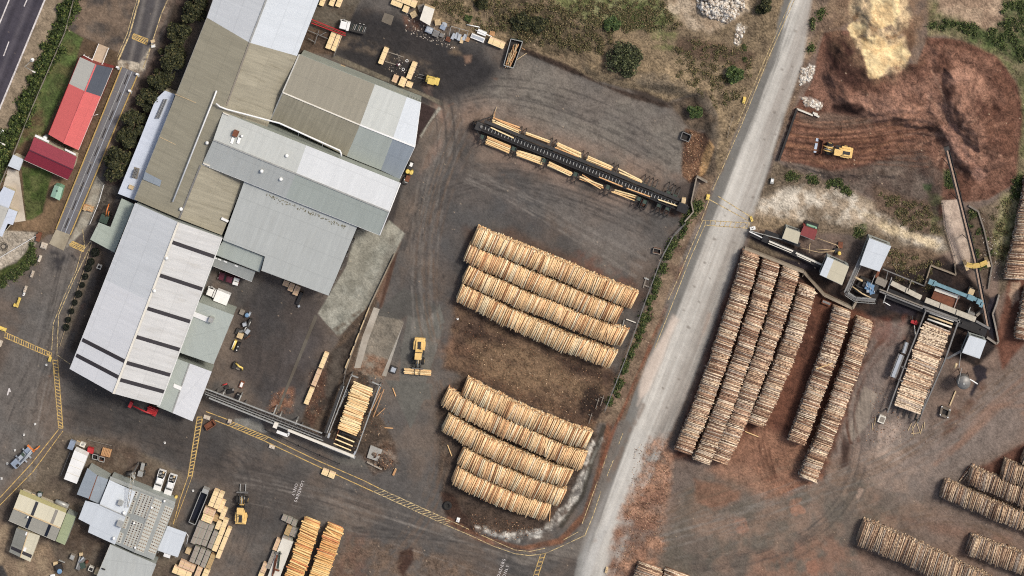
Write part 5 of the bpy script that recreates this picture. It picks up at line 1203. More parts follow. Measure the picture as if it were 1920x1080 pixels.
def pack(kind, px, py, L, W, h, ang, label, group, z=0.0):
    src = kind
    o = src if src.name not in used_pack else copy_tree(src)
    used_pack.add(src.name)
    o.location = P(px, py, h+z); o.location.z = z; o.rotation_euler = (0, 0, ang)
    o.scale = (L*S/4.0, W*S/1.2, h/.96); o['label'] = label; o['group'] = group
    if h > 2:   # a tall pile: dark bearer gap half way
        pass
    return o
G1 = 'sawn timber packs in the north yard'
for a in ((FRESH, 608, -5, 34, 9, 1.1, A_V, 'pale timber pack nearest the white roof at the top edge'), (FRESH, 626.5, -5, 34, 9.5, 1.1, A_V, 'middle of three pale timber packs at the top edge above the white truck'),
          (FRESH, 639, -3, 34, 9.5, 1.1, A_V, 'right hand of three pale timber packs at the top edge above the white truck'),
          (FRESH, 620.5, 76, 33, 10, 1.1, A_V, 'left one of a close pair of timber packs south of the white truck'), (FRESH, 631, 80, 33, 10, 1.1, A_V, 'right one of a close pair of timber packs south of the white truck'),
          (FRESH, 719, 105, 32, 9.5, 1.1, A_V, 'lone timber pack lying on bearers in the open dark yard'), (FRESH, 772, 132.5, 33, 10, 1.1, A_V, 'lone timber pack just left of the yellow forklift'),
          (FRESH, 762, 2, 40, 12, 1.4, A_U, 'long timber pack at the top edge beside the beige box trailer'), (FRESH, 739, 5, 11, 10, 1.1, A_U, 'leftmost short pack in a row of three at the top edge'),
          (FRESH, 749, 9, 11, 10, 1.1, A_U, 'middle short pack in a row of three at the top edge'), (FRESH, 761, 17, 12, 11, 1.1, A_V, 'short pack set forward of its two neighbours at the top edge'),
          (FRESH, 931, 81, 31, 12, 1.5, A_U, 'pale timber pack beside the green skip of offcuts'),
          (PINK, 741, 148, 13, 10, 1.0, A_V, 'brown slatted short pack against the patchwork shed'), (FRESH, 755, 154, 16, 12, 1.2, A_V, 'middle timber pack against the north side of the patchwork shed'),
          (FRESH, 767.5, 159, 9, 12, 1.2, A_V, 'small end pack against the north side of the patchwork shed')): pack(*a, G1)
G2 = 'timber packs beside the flat roofed shed'
for a in ((PINK, 536, 532, 10, 11, 1.3, A_V, 'small pink pack half under the flat roof, left of three'), (PINK, 546, 539, 15, 10, 1.3, A_V, 'pink pack half under the flat roof, middle of three'), (PINK, 556, 545, 18, 10, 1.3, A_V, 'pink pack half under the flat roof, right of three'),
          (FRESH, 607, 676, 30, 9, 1.2, A_V, 'northern pack of three laid end to end beside the bark bay'), (PINK, 593.5, 708.5, 32, 9, 1.2, A_V, 'middle pack of three laid end to end beside the bark bay'), (FRESH, 579.5, 743, 32, 9, 1.2, A_V, 'southern pack of three laid end to end beside the bark bay'),
          (FRESH, 609.5, 886, 12, 11, .9, A_U, 'left one of two short packs on the walkway line'), (FRESH, 622, 891, 12, 11, .9, A_U, 'right one of two short packs on the walkway line')): pack(*a, G2)
G3 = 'timber packs by the white canopy'
for a in ((FRESH, 400, 936, 30, 10, 2.2, A_V, 'pale double stack at the top of the lumber block, beside the dark open skip'), (FRESH, 410, 940, 30, 9.5, 2.2, A_V, 'pale double stack at the top right of the lumber block'),
          (PINK, 392.5, 960, 11, 22, 2.0, A_V, 'pinkish cross stack below the pale double stack'), (FRESH, 388.5, 973, 13, 21, 2.1, A_V, 'pale cross stack above the long grey packs'),
          (FRESH, 415, 950, 22, 9, 1.5, A_V, 'orange pack stepping down right of the double stack'), (FRESH, 418.5, 964, 21, 9, 1.5, A_V, 'orange pack in the second step on the right of the lumber block'),
          (FRESH, 409.5, 985, 16, 9, 1.3, A_V, 'short orange pack above the long yellow packs'), (FRESH, 420.5, 984, 21, 9.5, 1.4, A_V, 'orange pack at the right corner of the lumber block'),
          (BROWN, 405, 972, 12, 9, .9, A_V, 'low dark brown pack in the middle of the lumber block'),
          (GREYP, 370, 998, 46, 10, 1.5, A_V, 'long weathered grey pack at the left of the grey row'), (GREYP, 379.5, 1001, 43, 10, 1.5, A_V, 'second long weathered grey pack in the grey row'),
          (GREYP, 389.5, 1004, 42, 9.5, 1.5, A_V, 'third long weathered grey pack in the grey row'), (GREYP, 399, 1012.5, 34, 9.5, 1.4, A_V, 'shorter grey pack beside the long yellow pack'),
          (FRESH, 409.5, 1013, 44, 9.5, 1.6, A_V, 'yellow pack right of the grey row'), (FRESH, 419, 1019, 60, 8.5, 1.7, A_V, 'longest narrow yellow pack on the right edge of the lumber block'),
          (GREYP, 365, 1040, 31, 10, 1.3, A_V, 'left grey pack of the lower grey row'), (GREYP, 375.5, 1044, 31, 9.5, 1.3, A_V, 'second grey pack of the lower grey row'),
          (GREYP, 385.5, 1048.5, 32, 9.5, 1.3, A_V, 'third grey pack of the lower grey row'), (BROWN, 395, 1053, 28, 9, 1.3, A_V, 'brownish last pack of the lower grey row'),
          (PINK, 350.5, 1062, 31, 12, 1.4, A_U, 'pinkish pack lying crosswise south of the white canopy'), (FRESH, 341, 1074, 36, 13, 1.5, A_U, 'pale pack lying crosswise at the bottom edge'),
          (PINK, 371, 1075, 24, 10, 1.4, A_V, 'pinkish pack at the bottom edge under the lower grey row'), (FRESH, 384, 1080, 24, 11, 1.4, A_V, 'pale pack at the bottom edge under the brownish pack'), (FRESH, 185, 1074, 16, 12, 1.0, A_U, 'pale pack tucked by the corner of the south store')): pack(*a, G3)
G4 = 'timber packs around the white flat trailer'
for a in ((GREYP, 533, 972, 10, 9.5, 1.0, A_V, 'small grey pack at the far left end of the row by the log stacks'), (GREYP, 542.5, 976, 11, 10, 1.0, A_V, 'small grey pack in the middle of the row by the log stacks'), (GREYP, 552, 981, 11, 9.5, 1.0, A_V, 'small grey pack touching the yellow log stack'),
          (BROWN, 540, 995, 18, 10, 1.2, A_V, 'brown pack behind the white trailer'), (GREYP, 551, 998, 17, 12, 1.2, A_V, 'grey pack with a loose lath across it'), (GREYP, 539, 1010, 5, 20, 1.3, A_V, 'thin grey pack against the head of the white trailer'),
          (PINK, 519, 1022, 22, 9.5, 1.3, A_V, 'pinkish brown pack left of the white trailer'), (GREYP, 509, 1051, 34, 10, 1.3, A_V, 'long grey pack left of the white trailer'), (PINK, 495, 1066, 20, 10, 1.2, A_V, 'pinkish pack at the lower left of the trailer row'), (FRESH, 489, 1080, 16, 10, 1.2, A_V, 'pale pack cut by the bottom edge left of the trailer')): pack(*a, G4)

# ------------------------------------------------------------------ vehicles
def wheel(root, x, y, r, w, rim=None):
    o = MB().tube((x, y-w/2, r), (x, y+w/2, r), r, n=18).build('wheel', M['rubber'], root, True, bevel=.05)
    MB().tube((x, y-w/2-.015, r), (x, y+w/2+.015, r), r*.52, n=14).build('rim', rim or M['steel'], o, True)
def shell(root, name, prof, w, mat, bev=.08, y0=0.0, taper=1.0):
    """side profile (x,z) drawn out across the width"""
    mb = MB(); n = len(prof); zmax = max(p[1] for p in prof); zmin = min(p[1] for p in prof)
    def k(z): return 1-(1-taper)*(z-zmin)/(zmax-zmin+1e-6)
    a = [(x, y0-w/2*k(z), z) for x, z in prof]; b = [(x, y0+w/2*k(z), z) for x, z in prof]
    mb.poly(a); mb.poly(b[::-1])
    for i in range(n):
        j = (i+1) % n; mb.poly([a[j], a[i], b[i], b[j]])
    mb2 = MB(weld=True)
    for f in mb.f: mb2.poly([mb.v[q] for q in f])
    return mb2.build(name, mat, root, True, bevel=bev)
def ute(label, col, tray='well', group=None):
    r = thing('ute', label, 'ute', group=group)
    shell(r, 'body', [(-2.55, .45), (2.5, .45), (2.6, .75), (2.45, 1.0), (1.3, 1.12), (-.5, 1.1), (-2.55, 1.05)], 1.82, col)
    shell(r, 'cab', [(1.25, 1.08), (.62, 1.62), (.35, 1.72), (-.75, 1.72), (-.98, 1.08)], 1.66, col, .1, taper=.84)
    MB().poly([(1.22, -.72, 1.15), (1.22, .72, 1.15), (.66, .62, 1.66), (.66, -.62, 1.66)]).build('windscreen', M['glass'], r, True)
    MB().poly([(-1.0, .68, 1.15), (-1.0, -.68, 1.15), (-.80, -.6, 1.62), (-.80, .6, 1.62)]).build('rear_window', M['glass'], r, True)
    for s in (-1, 1):
        MB().poly([(.95, s*.80, 1.16), (.5, s*.735, 1.6), (-.65, s*.735, 1.6), (-.85, s*.80, 1.16)]).build('side_window', M['glass'], r, True)
        MB().box((2.55, s*.65, .82), (.1, .36, .2)).build('headlight', M['galv'], r, True); MB().box((.95, s*1.0, 1.18), (.12, .2, .16)).build('mirror', M['black'], r, True)
    if tray == 'well':
        m = MB(); m.box((-1.78, 0, 1.07), (1.5, 1.5, .05), m=1)
        for s in (-1, 1): m.box((-1.78, s*.84, 1.2), (1.56, .1, .32))
        m.box((-2.52, 0, 1.2), (.08, 1.76, .32)); m.build('tray', [col, M['dsteel']], r, True)
        for k in range(3): MB().box((-1.3-k*.45, (-1)**k*.3, 1.22), (.4, .5, .25), k*.7).build('tool_box', [M['greywood'], M['galv'], M['tan']][k], r, True)
    for x in (1.6, -1.6):
        for y in (-.8, .8): wheel(r, x, y, .36, .24)
    return r
u1 = ute('white ute with an open tray, left of two parked by the dotted roof', M['white'], group='white utes by the workshop'); place(u1, 301, 898, ang_px(-14, 44))
u2 = copy_tree(u1); place(u2, 321, 906, ang_px(-14, 42), label='white ute beside the yellow walkway, right of the pair')
u3 = ute('dark maroon ute loaded with white boxes, parked in the covered bay', M['maroon']); place(u3, 431, 520, ang_px(-30, -9))
for k, y in enumerate((-.45, .5)): MB().box((-1.75, y, 1.4), (1.3, .75, .5)).build('load_box', M['white'], u3, True, bevel=.04)
def small_truck(label, body):
    r = thing('truck', label, 'truck')
    MB().box((0, 0, .65), (6.0, .9, .25)).build('chassis', M['dsteel'], r, True)
    shell(r, 'cab', [(1.2, .5), (3.0, .5), (3.05, 1.2), (2.75, 2.2), (1.25, 2.25)], 1.95, M['white'], .12, taper=.92)
    MB().poly([(3.03, -.85, 1.35), (3.03, .85, 1.35), (2.82, .8, 2.1), (2.82, -.8, 2.1)]).build('windscreen', M['glass'], r, True)
    for s in (-1, 1): MB().poly([(2.6, s*.985, 1.3), (2.55, s*.94, 2.0), (1.6, s*.94, 2.0), (1.6, s*.985, 1.3)]).build('side_window', M['glass'], r, True); MB().box((3.05, s*.7, .8), (.08, .35, .2)).build('headlight', M['galv'], r, True)
    if body == 'box':
        MB().box((-1.3, 0, 1.75), (3.6, 2.9, 1.9)).build('box_body', M['white'], r, True, bevel=.05); MB().box((.85, 0, 1.5), (.5, 2.0, 1.5)).build('cab_bulge', M['white'], r, True, bevel=.1)
    else:
        MB().box((.85, 0, 1.55), (.65, 2.0, 1.5)).build('sleeper', M['white'], r, True, bevel=.06)
        m = MB(); m.box((-1.55, 0, .95), (3.8, 2.1, .12))
        for s in (-1, 1): m.box((-1.55, s*1.03, 1.2), (3.8, .06, .4))
        m.build('tray', M['dsteel'], r, True)
        for k in range(9): MB().bar((-3.2+k*.38, -.7, 1.1+.1*(k % 3)), (-3.0+k*.38, .6, 1.1+.1*((k+1) % 3)), .12, .12).build('steel_bar', [M['galv'], M['greywood'], M['dgreen']][k % 3], r, True)
    for x in (2.2, -1.6, -2.5):
        for y in (-.88, .88): wheel(r, x, y, .44, .28, M['white'])
    return r
t1 = small_truck('white cab truck with a dark tray of steel bars in the north yard', 'tray'); place(t1, 661, 48, ang_px(-40, -10))
t2 = small_truck('white box truck parked under the lean-to roofs', 'box'); place(t2, 410, 549, ang_px(-38, -15)); t2.scale = (.92, .92, .92)

def wheel_loader(label, front, col, group=None):
    r = thing('wheel_loader', label, 'loader', group=group)
    shell(r, 'engine_hood', [(-3.9, 1.0), (-.6, 1.0), (-.6, 2.15), (-2.2, 2.2), (-3.7, 1.95)], 1.7, col, .12)
    MB().box((-3.55, 0, 1.25), (.9, 2.5, .9)).build('counterweight', col, r, True, bevel=.15)
    MB().box((-2.5, 0, 2.2), (1.7, .75, .08)).build('grille', M['dsteel'], r, True)
    shell(r, 'cab', [(-1.0, 1.3), (.55, 1.3), (.6, 2.4), (.35, 3.2), (-.9, 3.2)], 1.55, M['glass'], .05, taper=.95)
    MB().box((-.28, 0, 3.27), (1.55, 1.6, .14)).build('cab_roof', col, r, True, bevel=.05)
    for s in (-1, 1):
        MB().box((-2.3, s*1.12, 1.55), (2.1, .55, .18)).build('fender', col, r, True, bevel=.06); MB().box((-.5, s*1.05, 1.1), (1.2, .4, .15)).build('step', M['dsteel'], r, True)
        MB().path([(.9, s*.48, 1.9), (2.2, s*.48, 1.75), (3.2, s*.5, .8)], .15, n=6).build('lift_arm', M['dsteel'] if front == 'fork' else col, r, True)
        MB().tube((.6, s*.75, 1.2), (2.3, s*.62, 1.3), .09, n=8).build('lift_cylinder', M['galv'], r, True)
    MB().box((1.2, 0, 1.25), (1.9, 1.2, .8), taper=.8).build('front_frame', col, r, True, bevel=.1)
    MB().tube((.9, 0, 2.1), (2.7, 0, 1.7), .12, n=8).build('tilt_cylinder', M['galv'], r, True)
    for x in (-2.3, 1.5):
        for y in (-1.08, 1.08): wheel(r, x, y, .82, .62, col)
    MB().tube((-1.8, .45, 2.2), (-1.8, .45, 2.9), .07, n=8).build('exhaust', M['dsteel'], r, True)
    if front == 'fork':
        MB().box((3.25, 0, .95), (.18, 2.7, .75)).build('carriage', M['steel'], r, True)
        for s in (-1, 1):
            MB().bar((3.3, s*.62, .45), (5.0, s*.62, .4), .2, .12).build('fork', M['galv'], r, True)
    elif front == 'bucket':
        m = MB(); m.poly([(3.1, -1.75, .3), (4.5, -1.75, .12), (4.5, 1.75, .12), (3.1, 1.75, .3)]).poly([(3.1, -1.75, .3), (3.1, 1.75, .3), (3.3, 1.75, 1.55), (3.3, -1.75, 1.55)])
        for s in (-1, 1): m.poly([(3.1, s*1.75, .3), (4.5, s*1.75, .12), (3.3, s*1.75, 1.55)])
        m.build('bucket', M['rust'], r, True, solid=.08); MB().box((4.55, 0, .16), (.6, 3.6, .08)).build('cutting_edge', paint((206, 216, 228), .3, .1, 1, .2), r, True)
    return r
l1 = wheel_loader('yellow wheel loader carrying a grab of logs past the north stacks', 'fork', M['loader'], 'yellow log loaders'); place(l1, 786, 662, ang_px(-5, 62))
l2 = copy_tree(l1); place(l2, 454.5, 946, ang_px(3, -62), label='yellow wheel loader with empty forks beside the lumber block')
l3 = wheel_loader('yellow wheel loader with a wide bucket on the bark pad', 'bucket', M['loader']); place(l3, 1566, 279, ang_px(-60, -11)); l3.scale = (1, .95, 1)
fw = Matrix.Rotation(l1.rotation_euler.z, 3, 'Z')
for k in range(9):
    c = l1.location+fw @ Vector((4.15+(k % 4)*.33-.5, random.uniform(-.15, .15), .68+(k//4)*.28)); d = fw @ Vector((0, 1, random.uniform(-.02, .02)))
    log(c-d*3.1, c+d*3.1, .34, 'cream', 'pale log held on the forks of the yellow wheel loader', 'logs on the loader forks')
for s in (-1, 1): MB().path([(3.3, s*.62, 1.3), (4.1, s*.62, 1.75), (4.9, s*.62, 1.2)], .09, n=6).build('grab_tine', M['dsteel'], l1, True)

def forklift():
    r = thing('forklift', 'small yellow forklift in the dark north yard', 'forklift')
    shell(r, 'body', [(-1.6, .35), (1.0, .35), (1.0, .8), (-.3, 1.0), (-.5, 1.25), (-1.6, 1.15)], 1.35, M['yellow'], .1); MB().box((-1.5, 0, .8), (.6, 1.5, .8)).build('counterweight', M['yellow'], r, True, bevel=.15)
    MB().box((-.2, 0, 2.15), (1.35, 1.2, .08)).build('roof_guard', M['yellow'], r, True)
    for x in (-.8, .45):
        for s in (-1, 1): MB().bar((x, s*.55, .9), (x*.9, s*.52, 2.15), .09, .09).build('pillar', M['black'], r, True)
    MB().box((-.5, 0, 1.2), (.5, .6, .5)).build('seat', M['black'], r, True, bevel=.05)
    for s in (-1, 1):
        MB().box((1.2, s*.38, 1.25), (.14, .12, 2.3)).build('mast', M['black'], r, True); MB().bar((1.3, s*.35, .15), (2.7, s*.35, .12), .14, .07).build('fork', M['steel'], r, True)
    MB().box((1.32, 0, .5), (.1, 1.3, .5)).build('carriage', M['black'], r, True)
    for x, rr in ((.75, .38), (-1.15, .32)):
        for y in (-.55, .55): wheel(r, x, y, rr, .28, M['yellow'])
    return r
fl = forklift(); place(fl, 808, 148, ang_px(-30, -8)); fl.scale = (1.15, 1.15, 1.1)
def yard_crane():
    r = thing('yard_crane', 'grey yard crane with an orange jib foot parked beside the diagonal walkway', 'crane')
    shell(r, 'body', [(-3.6, .7), (3.2, .7), (3.2, 1.2), (1.0, 1.35), (-3.6, 1.4)], 2.1, M['ltgrey'], .08)
    MB().box((-2.5, .2, 1.75), (2.0, 2.1, .8)).build('engine_cover', M['bluegrey'], r, True, bevel=.08); MB().box((-2.4, -.5, 2.2), (.9, .7, .1)).build('grille', M['dark'], r, True)
    shell(r, 'cab', [(-.6, 1.3), (.8, 1.3), (.75, 2.1), (.4, 2.7), (-.6, 2.7)], 1.0, M['dgreen'], .06, y0=.55); MB().box((0, .55, 2.74), (1.1, 1.0, .08)).build('cab_roof', M['ltgrey'], r, True)
    MB().box((2.3, .35, 1.65), (1.5, 1.5, .7)).build('winch_housing', M['bluegrey'], r, True, bevel=.08)
    MB().path([(-1.2, -.45, 1.9), (1.0, -.45, 2.3), (3.3, -.2, 2.2)], .2, n=6).build('boom', M['ltgrey'], r, True)
    MB().bar((3.2, -1.1, 1.6), (3.2, 1.5, 1.6), .4, .5).build('bumper', M['orange'], r, True); MB().path([(3.3, -.7, 1.7), (4.2, -1.0, 1.6), (5.0, -1.1, 1.0)], .22, n=6).build('jib', M['orange'], r, True); MB().tube((5.0, -1.1, .4), (5.0, -1.1, 1.0), .12).build('hook', M['yellow'], r, True)
    for x, y in ((-1.3, 1.2), (1.4, 1.2), (-.4, -1.3), (1.2, -1.3)): MB().box((x, y, 1.1), (.35, .9, .25)).build('outrigger', M['ltgrey'], r, True)
    for x in (-2.5, -.9, 2.3):
        for y in (-1.0, 1.0): wheel(r, x, y, .55, .4, M['ltgrey'])
    return r
rc = yard_crane(); place(rc, 46, 853, ang_px(36, -36)); rc.scale = (.86, .86, .9)
r = thing('boom_lift', 'red boom lift half hidden under the south eave of the white shed', 'lift')
MB().box((0, 0, .8), (2.4, 1.8, .8)).build('base', M['red'], r, True, bevel=.15); MB().path([(.9, -.2, 1.5), (-1.0, -.35, 2.2), (-4.6, -.4, 2.0)], .2, n=6).build('boom', M['red'], r, True); MB().path([(.6, .5, 1.4), (-1.4, .5, 1.5)], .22, n=6).build('riser', M['red'], r, True)
MB().box((-5.2, -.4, 1.7), (.8, 1.4, .9)).build('basket', M['red'], r, True)
for x in (-.8, .8):
    for y in (-.8, .8): wheel(r, x, y, .42, .3, M['red'])
place(r, 287, 768, ang_px(30, 14))
r = thing('small_tractor', 'small grey tractor parked between the offcuts and the white utes', 'tractor')
shell(r, 'hood', [(-.2, .6), (1.4, .6), (1.35, 1.15), (-.2, 1.25)], .8, M['galv'], .06); MB().box((-.75, 0, .95), (1.1, 1.1, .5)).build('platform', M['greywood'], r, True, bevel=.05); MB().box((-.8, 0, 1.4), (.45, .5, .45)).build('seat', M['black'], r, True); MB().box((-.7, 0, 2.0), (1.2, 1.15, .07)).build('canopy', M['galv'], r, True)
for x in (-1.2, -.2):
    for y in (-.5, .5): MB().bar((x, y, 1), (x, y, 2), .06, .06).build('pillar', M['dsteel'], r, True)
for x, rr, ww in ((1.0, .36, .25), (-.8, .6, .35)):
    for y in (-.65, .65): wheel(r, x, y, rr, ww)
place(r, 267.5, 877, ang_px(6, -26)); r.scale = (1.05, 1.05, 1)

# ------------------------------------------------------------------ trailers, bins, odd gear
def boxbody(name, label, cat, q, h0, h1, mat, roofm, bands=0, wh=True):
    w = PP([(x, y, h1) for x, y in q]); c = sum(w, Vector())/4; r = thing(name, label, cat, (c.x, c.y, 0))
    mb = MB(); t = [(p.x, p.y, h1) for p in w]; b = [(p.x, p.y, h0) for p in w]
    for k in range(4): j = (k+1) % 4; mb.poly([b[k], b[j], t[j], t[k]])
    mb.poly(b[::-1]); mb.build('body', mat, r); MB().slab([(p.x, p.y, h1+.08) for p in w], .08).build('roof', roofm, r)
    for k in range(bands):
        f = (k+1)/(bands+1); MB().bar(w[0].lerp(w[3], f)+Vector((0, 0, .1)), w[1].lerp(w[2], f)+Vector((0, 0, .1)), .09, .05).build('roof_bow', M['offwhite'], r)
    if wh:
        d = (w[3]-w[0]).normalized(); a = math.atan2(d.y, d.x)
        for f in (.18, .26, .8):
            for s in (.08, .92):
                p = w[0].lerp(w[3], f).lerp(w[1].lerp(w[2], f), s); MB().tube((p.x-d.y*-.12, p.y+d.x*-.12, .45), (p.x+d.y*-.12, p.y-d.x*-.12, .45), .45, n=14).build('wheel', M['rubber'], r)
    return r
boxbody('box_trailer', 'long white box trailer beside the blue-grey workshop roofs', 'trailer', [(139.5, 844), (164, 855), (144, 907), (120, 898)], .9, 3.2, M['white'], M['white'], 3)
boxbody('box_trailer', 'beige roofed box trailer among the junk at the north yard edge', 'trailer', [(796, 10), (815, 17), (806, 48), (787, 37)], .8, 2.8, M['tan'], M['offwhite'], 0)
r = boxbody('flat_trailer', 'white flat topped trailer with rusty steel lying on it, beside the yellow log stacks', 'trailer', [(529, 1009), (550, 1016), (520, 1095), (499, 1088)], .9, 1.5, M['offwhite'], M['offwhite'], 0)
for k, (a, b) in enumerate((((520, 1040), (513, 1075)), ((525, 1034), (521, 1066)), ((516, 1036), (528, 1038)), ((512, 1066), (524, 1070)), ((517, 1047), (511, 1080)))):
    s = thing('steel_section', ['long rusty channel on the white flat trailer', 'grey steel section on the white flat trailer', 'short crosswise bar at the upper end of the trailer load', 'short crosswise bar at the lower end of the trailer load', 'thin rusty bar on the left side of the trailer load'][k], 'steel', P(*a, 1.6), group='steel on the flat trailer')
    s.location.z = 1.58
    m = MB(); A, B = P(*a, 1.75), P(*b, 1.75); m.bar(A, B, .35, .08); sd = (B-A).cross(Vector((0, 0, 1))).normalized()*.16
    for q in (-1, 1): m.bar(A+sd*q+Vector((0, 0, .08)), B+sd*q+Vector((0, 0, .08)), .05, .2)
    m.build('channel', [M['rust'], M['dgreen'], M['steel'], M['rust'], M['rust']][k], s)
def skip(name, label, cat, q, h, mat, fill=None, rim=None):
    w = PP([(x, y, h) for x, y in q]); c = sum(w, Vector())/4; r = thing(name, label, cat, (c.x, c.y, 0)); mb = MB()
    for k in range(4):
        a, b = w[k], w[(k+1) % 4]; mb.bar((a.x, a.y, h/2+.05), (b.x, b.y, h/2+.05), .1, h-.1)
    mb.build('side', mat, r); MB().slab([(p.x, p.y, .15) for p in w], .1).build('floor', fill or M['dark'], r)
    m = MB()
    for k in range(4): m.bar(w[k], w[(k+1) % 4], .16, .1)
    m.build('rim', rim or mat, r); return r
skip('timber_skip', 'open green ended skip heaped with timber offcuts', 'skip', [(958, 73), (980, 78), (962.5, 127.5), (944.5, 122.5)], 1.4, M['dgreen'], None, M['galv'])
for k in range(26):
    t = random.random(); x, y = 968-t*14+random.gauss(0, 2.5), 88+t*30; a = math.radians(-112)+random.gauss(0, .22); L = random.uniform(1.6, 3.6); z = .5+random.random()*1.0
    c = P(x, y, z); d = Vector((math.cos(a), math.sin(a), random.gauss(0, .06)))*L/2; o = MB().bar(c-d, c+d, .14, .09).build('offcut', [M['timber'], M['tan'], M['timber']][k % 3], None); tag(o, 'sawn offcut heaped in the open green ended skip', 'offcut', 'offcuts in the green ended skip')
tag(MB().bar(P(991, 97, .3), P(969, 112, .3), .14, .1).build('board', M['tan']), 'loose board leaning out beside the green ended skip', 'board'); tag(MB().bar(P(979, 90, .5), P(990, 97, .3), .12, .1).build('board', M['timber']), 'short board end standing off the right side of the green ended skip', 'board')
skip('rusty_skip', 'small rusty skip at the corner of the ladder walkway', 'skip', [(383, 798), (398, 788), (404, 797), (388, 807)], .9, M['rust'], M['rust'])
skip('long_skip', 'long narrow black skip beside the pale timber stacks', 'skip', [(377, 922), (390, 926), (366, 984), (354, 979)], 1.5, M['dsteel'], M_SKYB, M['galv'])
MB().box(P(386, 919, .9), (1.5, 1.0, 1.6), math.radians(-22)).build('hitch_box', M['galv'], bpy.data.objects['long_skip'])
for k, (lb, x, y, c) in enumerate((('red steel bin near the stack of pallets', 170, 845, 'red'), ('dark open bin near the stack of pallets', 179, 857, 'dsteel'), ('rust rimmed open bin next to the dark bin', 191, 861, 'rust'))):
    a = math.radians(-22); u = (U*5/S*S); q = [(x-5, y-5.5), (x+5, y-3), (x+4, y+5.5), (x-6, y+3)]
    o = skip('bin', lb, 'bin', q, 1.0, M[c], M['red'] if k == 0 else None, M['galv'] if k else None)
    if k == 0: MB().slab(PP([(p[0], p[1], 1.08) for p in q]), .06).build('lid', M['red'], o)
def pallet(px, py, ang, label, group=None, h=.5, mat='timber', sx=1.2, sy=1.2):
    r = thing('pallet_stack', label, 'pallets', P(px, py, 0), ang, group); n = max(1, int(h/.15))
    for k in range(n):
        m = MB()
        for j in range(6): m.box(((j-2.5)*sx/6, 0, k*.15+.13), (sx/7.5, sy, .025))
        for j in (-1, 0, 1): m.box((0, j*sy*.42, k*.15+.06), (sx, .1, .1))
        m.build('pallet', M[mat], r, True)
    return r
pallet(200, 847, math.radians(-15), 'stack of splayed pallet boards north of the workshop', h=.6, sx=2.2, sy=1.8)
for k, (x, y, a, m_, s_, lb) in enumerate(((791, 14, .3, 'greywood', 1.6, 'grey crate between the long pack and the beige trailer'), (776, 26, .5, 'tan', 1.4, 'tan crate beside the short packs in the north junk row'), (821, 41, .1, 'tan', 1.3, 'square tan pallet right of the beige trailer'))):
    pallet(x, y, a, lb, 'crates in the north junk row', .9, m_, s_, s_)
def lumps(name, label, cat, px, py, parts, group=None):
    """one machine part: parts = (kind, name, material, local position, size, angle)"""
    r = thing(name, label, cat, P(px, py, 0), 0, group)
    for kind, nm, mt, pos, size, an in parts:
        if kind == 'b': MB().box(pos, size, an).build(nm, M[mt], r, True, bevel=.04)
        elif kind == 'c': MB().tube((pos[0]-math.cos(an)*size[0]/2, pos[1]-math.sin(an)*size[0]/2, pos[2]), (pos[0]+math.cos(an)*size[0]/2, pos[1]+math.sin(an)*size[0]/2, pos[2]), size[1], n=12).build(nm, M[mt], r, True)
        elif kind == 'v': MB().lathe(pos, [(size[0], 0), (size[0], size[1]), (size[0]*.7, size[1]+.1)], n=14).build(nm, M[mt], r, True)
    return r
d22 = math.radians(-22); d112 = math.radians(-112)
lumps('blue_case', 'blue-grey machine case below the beige trailer', 'case', 805, 55, [('b', 'case', 'bluegrey', (0, 0, .5), (1.7, 1.3, 1.0), d22), ('b', 'lid', 'ltgrey', (.1, .1, 1.05), (1.5, 1.1, .1), d22), ('c', 'handle', 'white', (.4, .2, 1.15), (.4, .08), 0)])
lumps('steel_chest', 'square grey-blue steel chest in the north junk row', 'chest', 817.5, 62, [('b', 'body', 'bluegrey', (0, 0, .45), (1.5, 1.3, .9), d22), ('b', 'lid', 'steel', (0, 0, .95), (1.55, 1.35, .08), d22)])
lumps('sheet_pile', 'pile of crumpled blue-grey sheets above the steel chest', 'sheets', 832, 48, [('b', 'sheet', 'bluegrey', (0, 0, .3), (1.4, 1.1, .08), .5), ('b', 'sheet', 'ltgrey', (.1, .2, .42), (1.2, 1.2, .06), -.4), ('b', 'sheet', 'bluegrey', (-.2, -.4, .52), (.9, 1.3, .06), 1.1), ('b', 'sheet', 'ltgrey', (.2, .5, .6), (.6, .8, .06), .2)])
lumps('grey_crate', 'small grey crate right of the steel chest', 'crate', 828.5, 65, [('b', 'body', 'greywood', (0, 0, .35), (.9, .8, .7), d22), ('b', 'lid', 'steel', (0, 0, .73), (.95, .85, .06), d22)])
r = thing('steel_rack', 'grey pipe frame rack leaning with pale plates in it', 'rack', P(862, 65, 0))
m = MB()
for a, b in (((846, 49), (878, 58)), ((878, 58), (873, 76)), ((846, 49), (842, 68)), ((862, 53), (858, 72))): m.bar(P(*a, 1.2), P(*b, 1.2), .1, .1); m.bar(P(*a, 1.2), P(a[0], a[1], 0), .1, .1)
m.build('frame', M['galv'], r)
for k, (x, y) in enumerate(((850, 68), (856, 67), (861, 70), (866, 75), (871, 70))): o = MB().box(P(x, y, .9), (.75, 1.5, .1), d22+random.uniform(-.2, .2), ry=.15).build('plate', M['ltgrey'] if k != 3 else M['tan'], r)
for k, (x, y, lb) in enumerate(((841, 73, 'brown open crate under the pipe rack'), (876, 73, 'tan board stack at the right end of the pipe rack'), (923, 62, 'tan board panel above the pale timber pack'))): pallet(x, y, d22+.1*k, lb, 'boards in the north junk row', .45 if k else .7, 'timber' if k else 'rust', 1.2, 1.0)
lumps('white_trough', 'long white trough beside the pale timber pack', 'trough', 896, 70, [('b', 'trough', 'white', (0, 0, .45), (3.3, 1.1, .8), d22), ('b', 'liner', 'ltgrey', (0, .05, .86), (3.0, .7, .06), d22)])
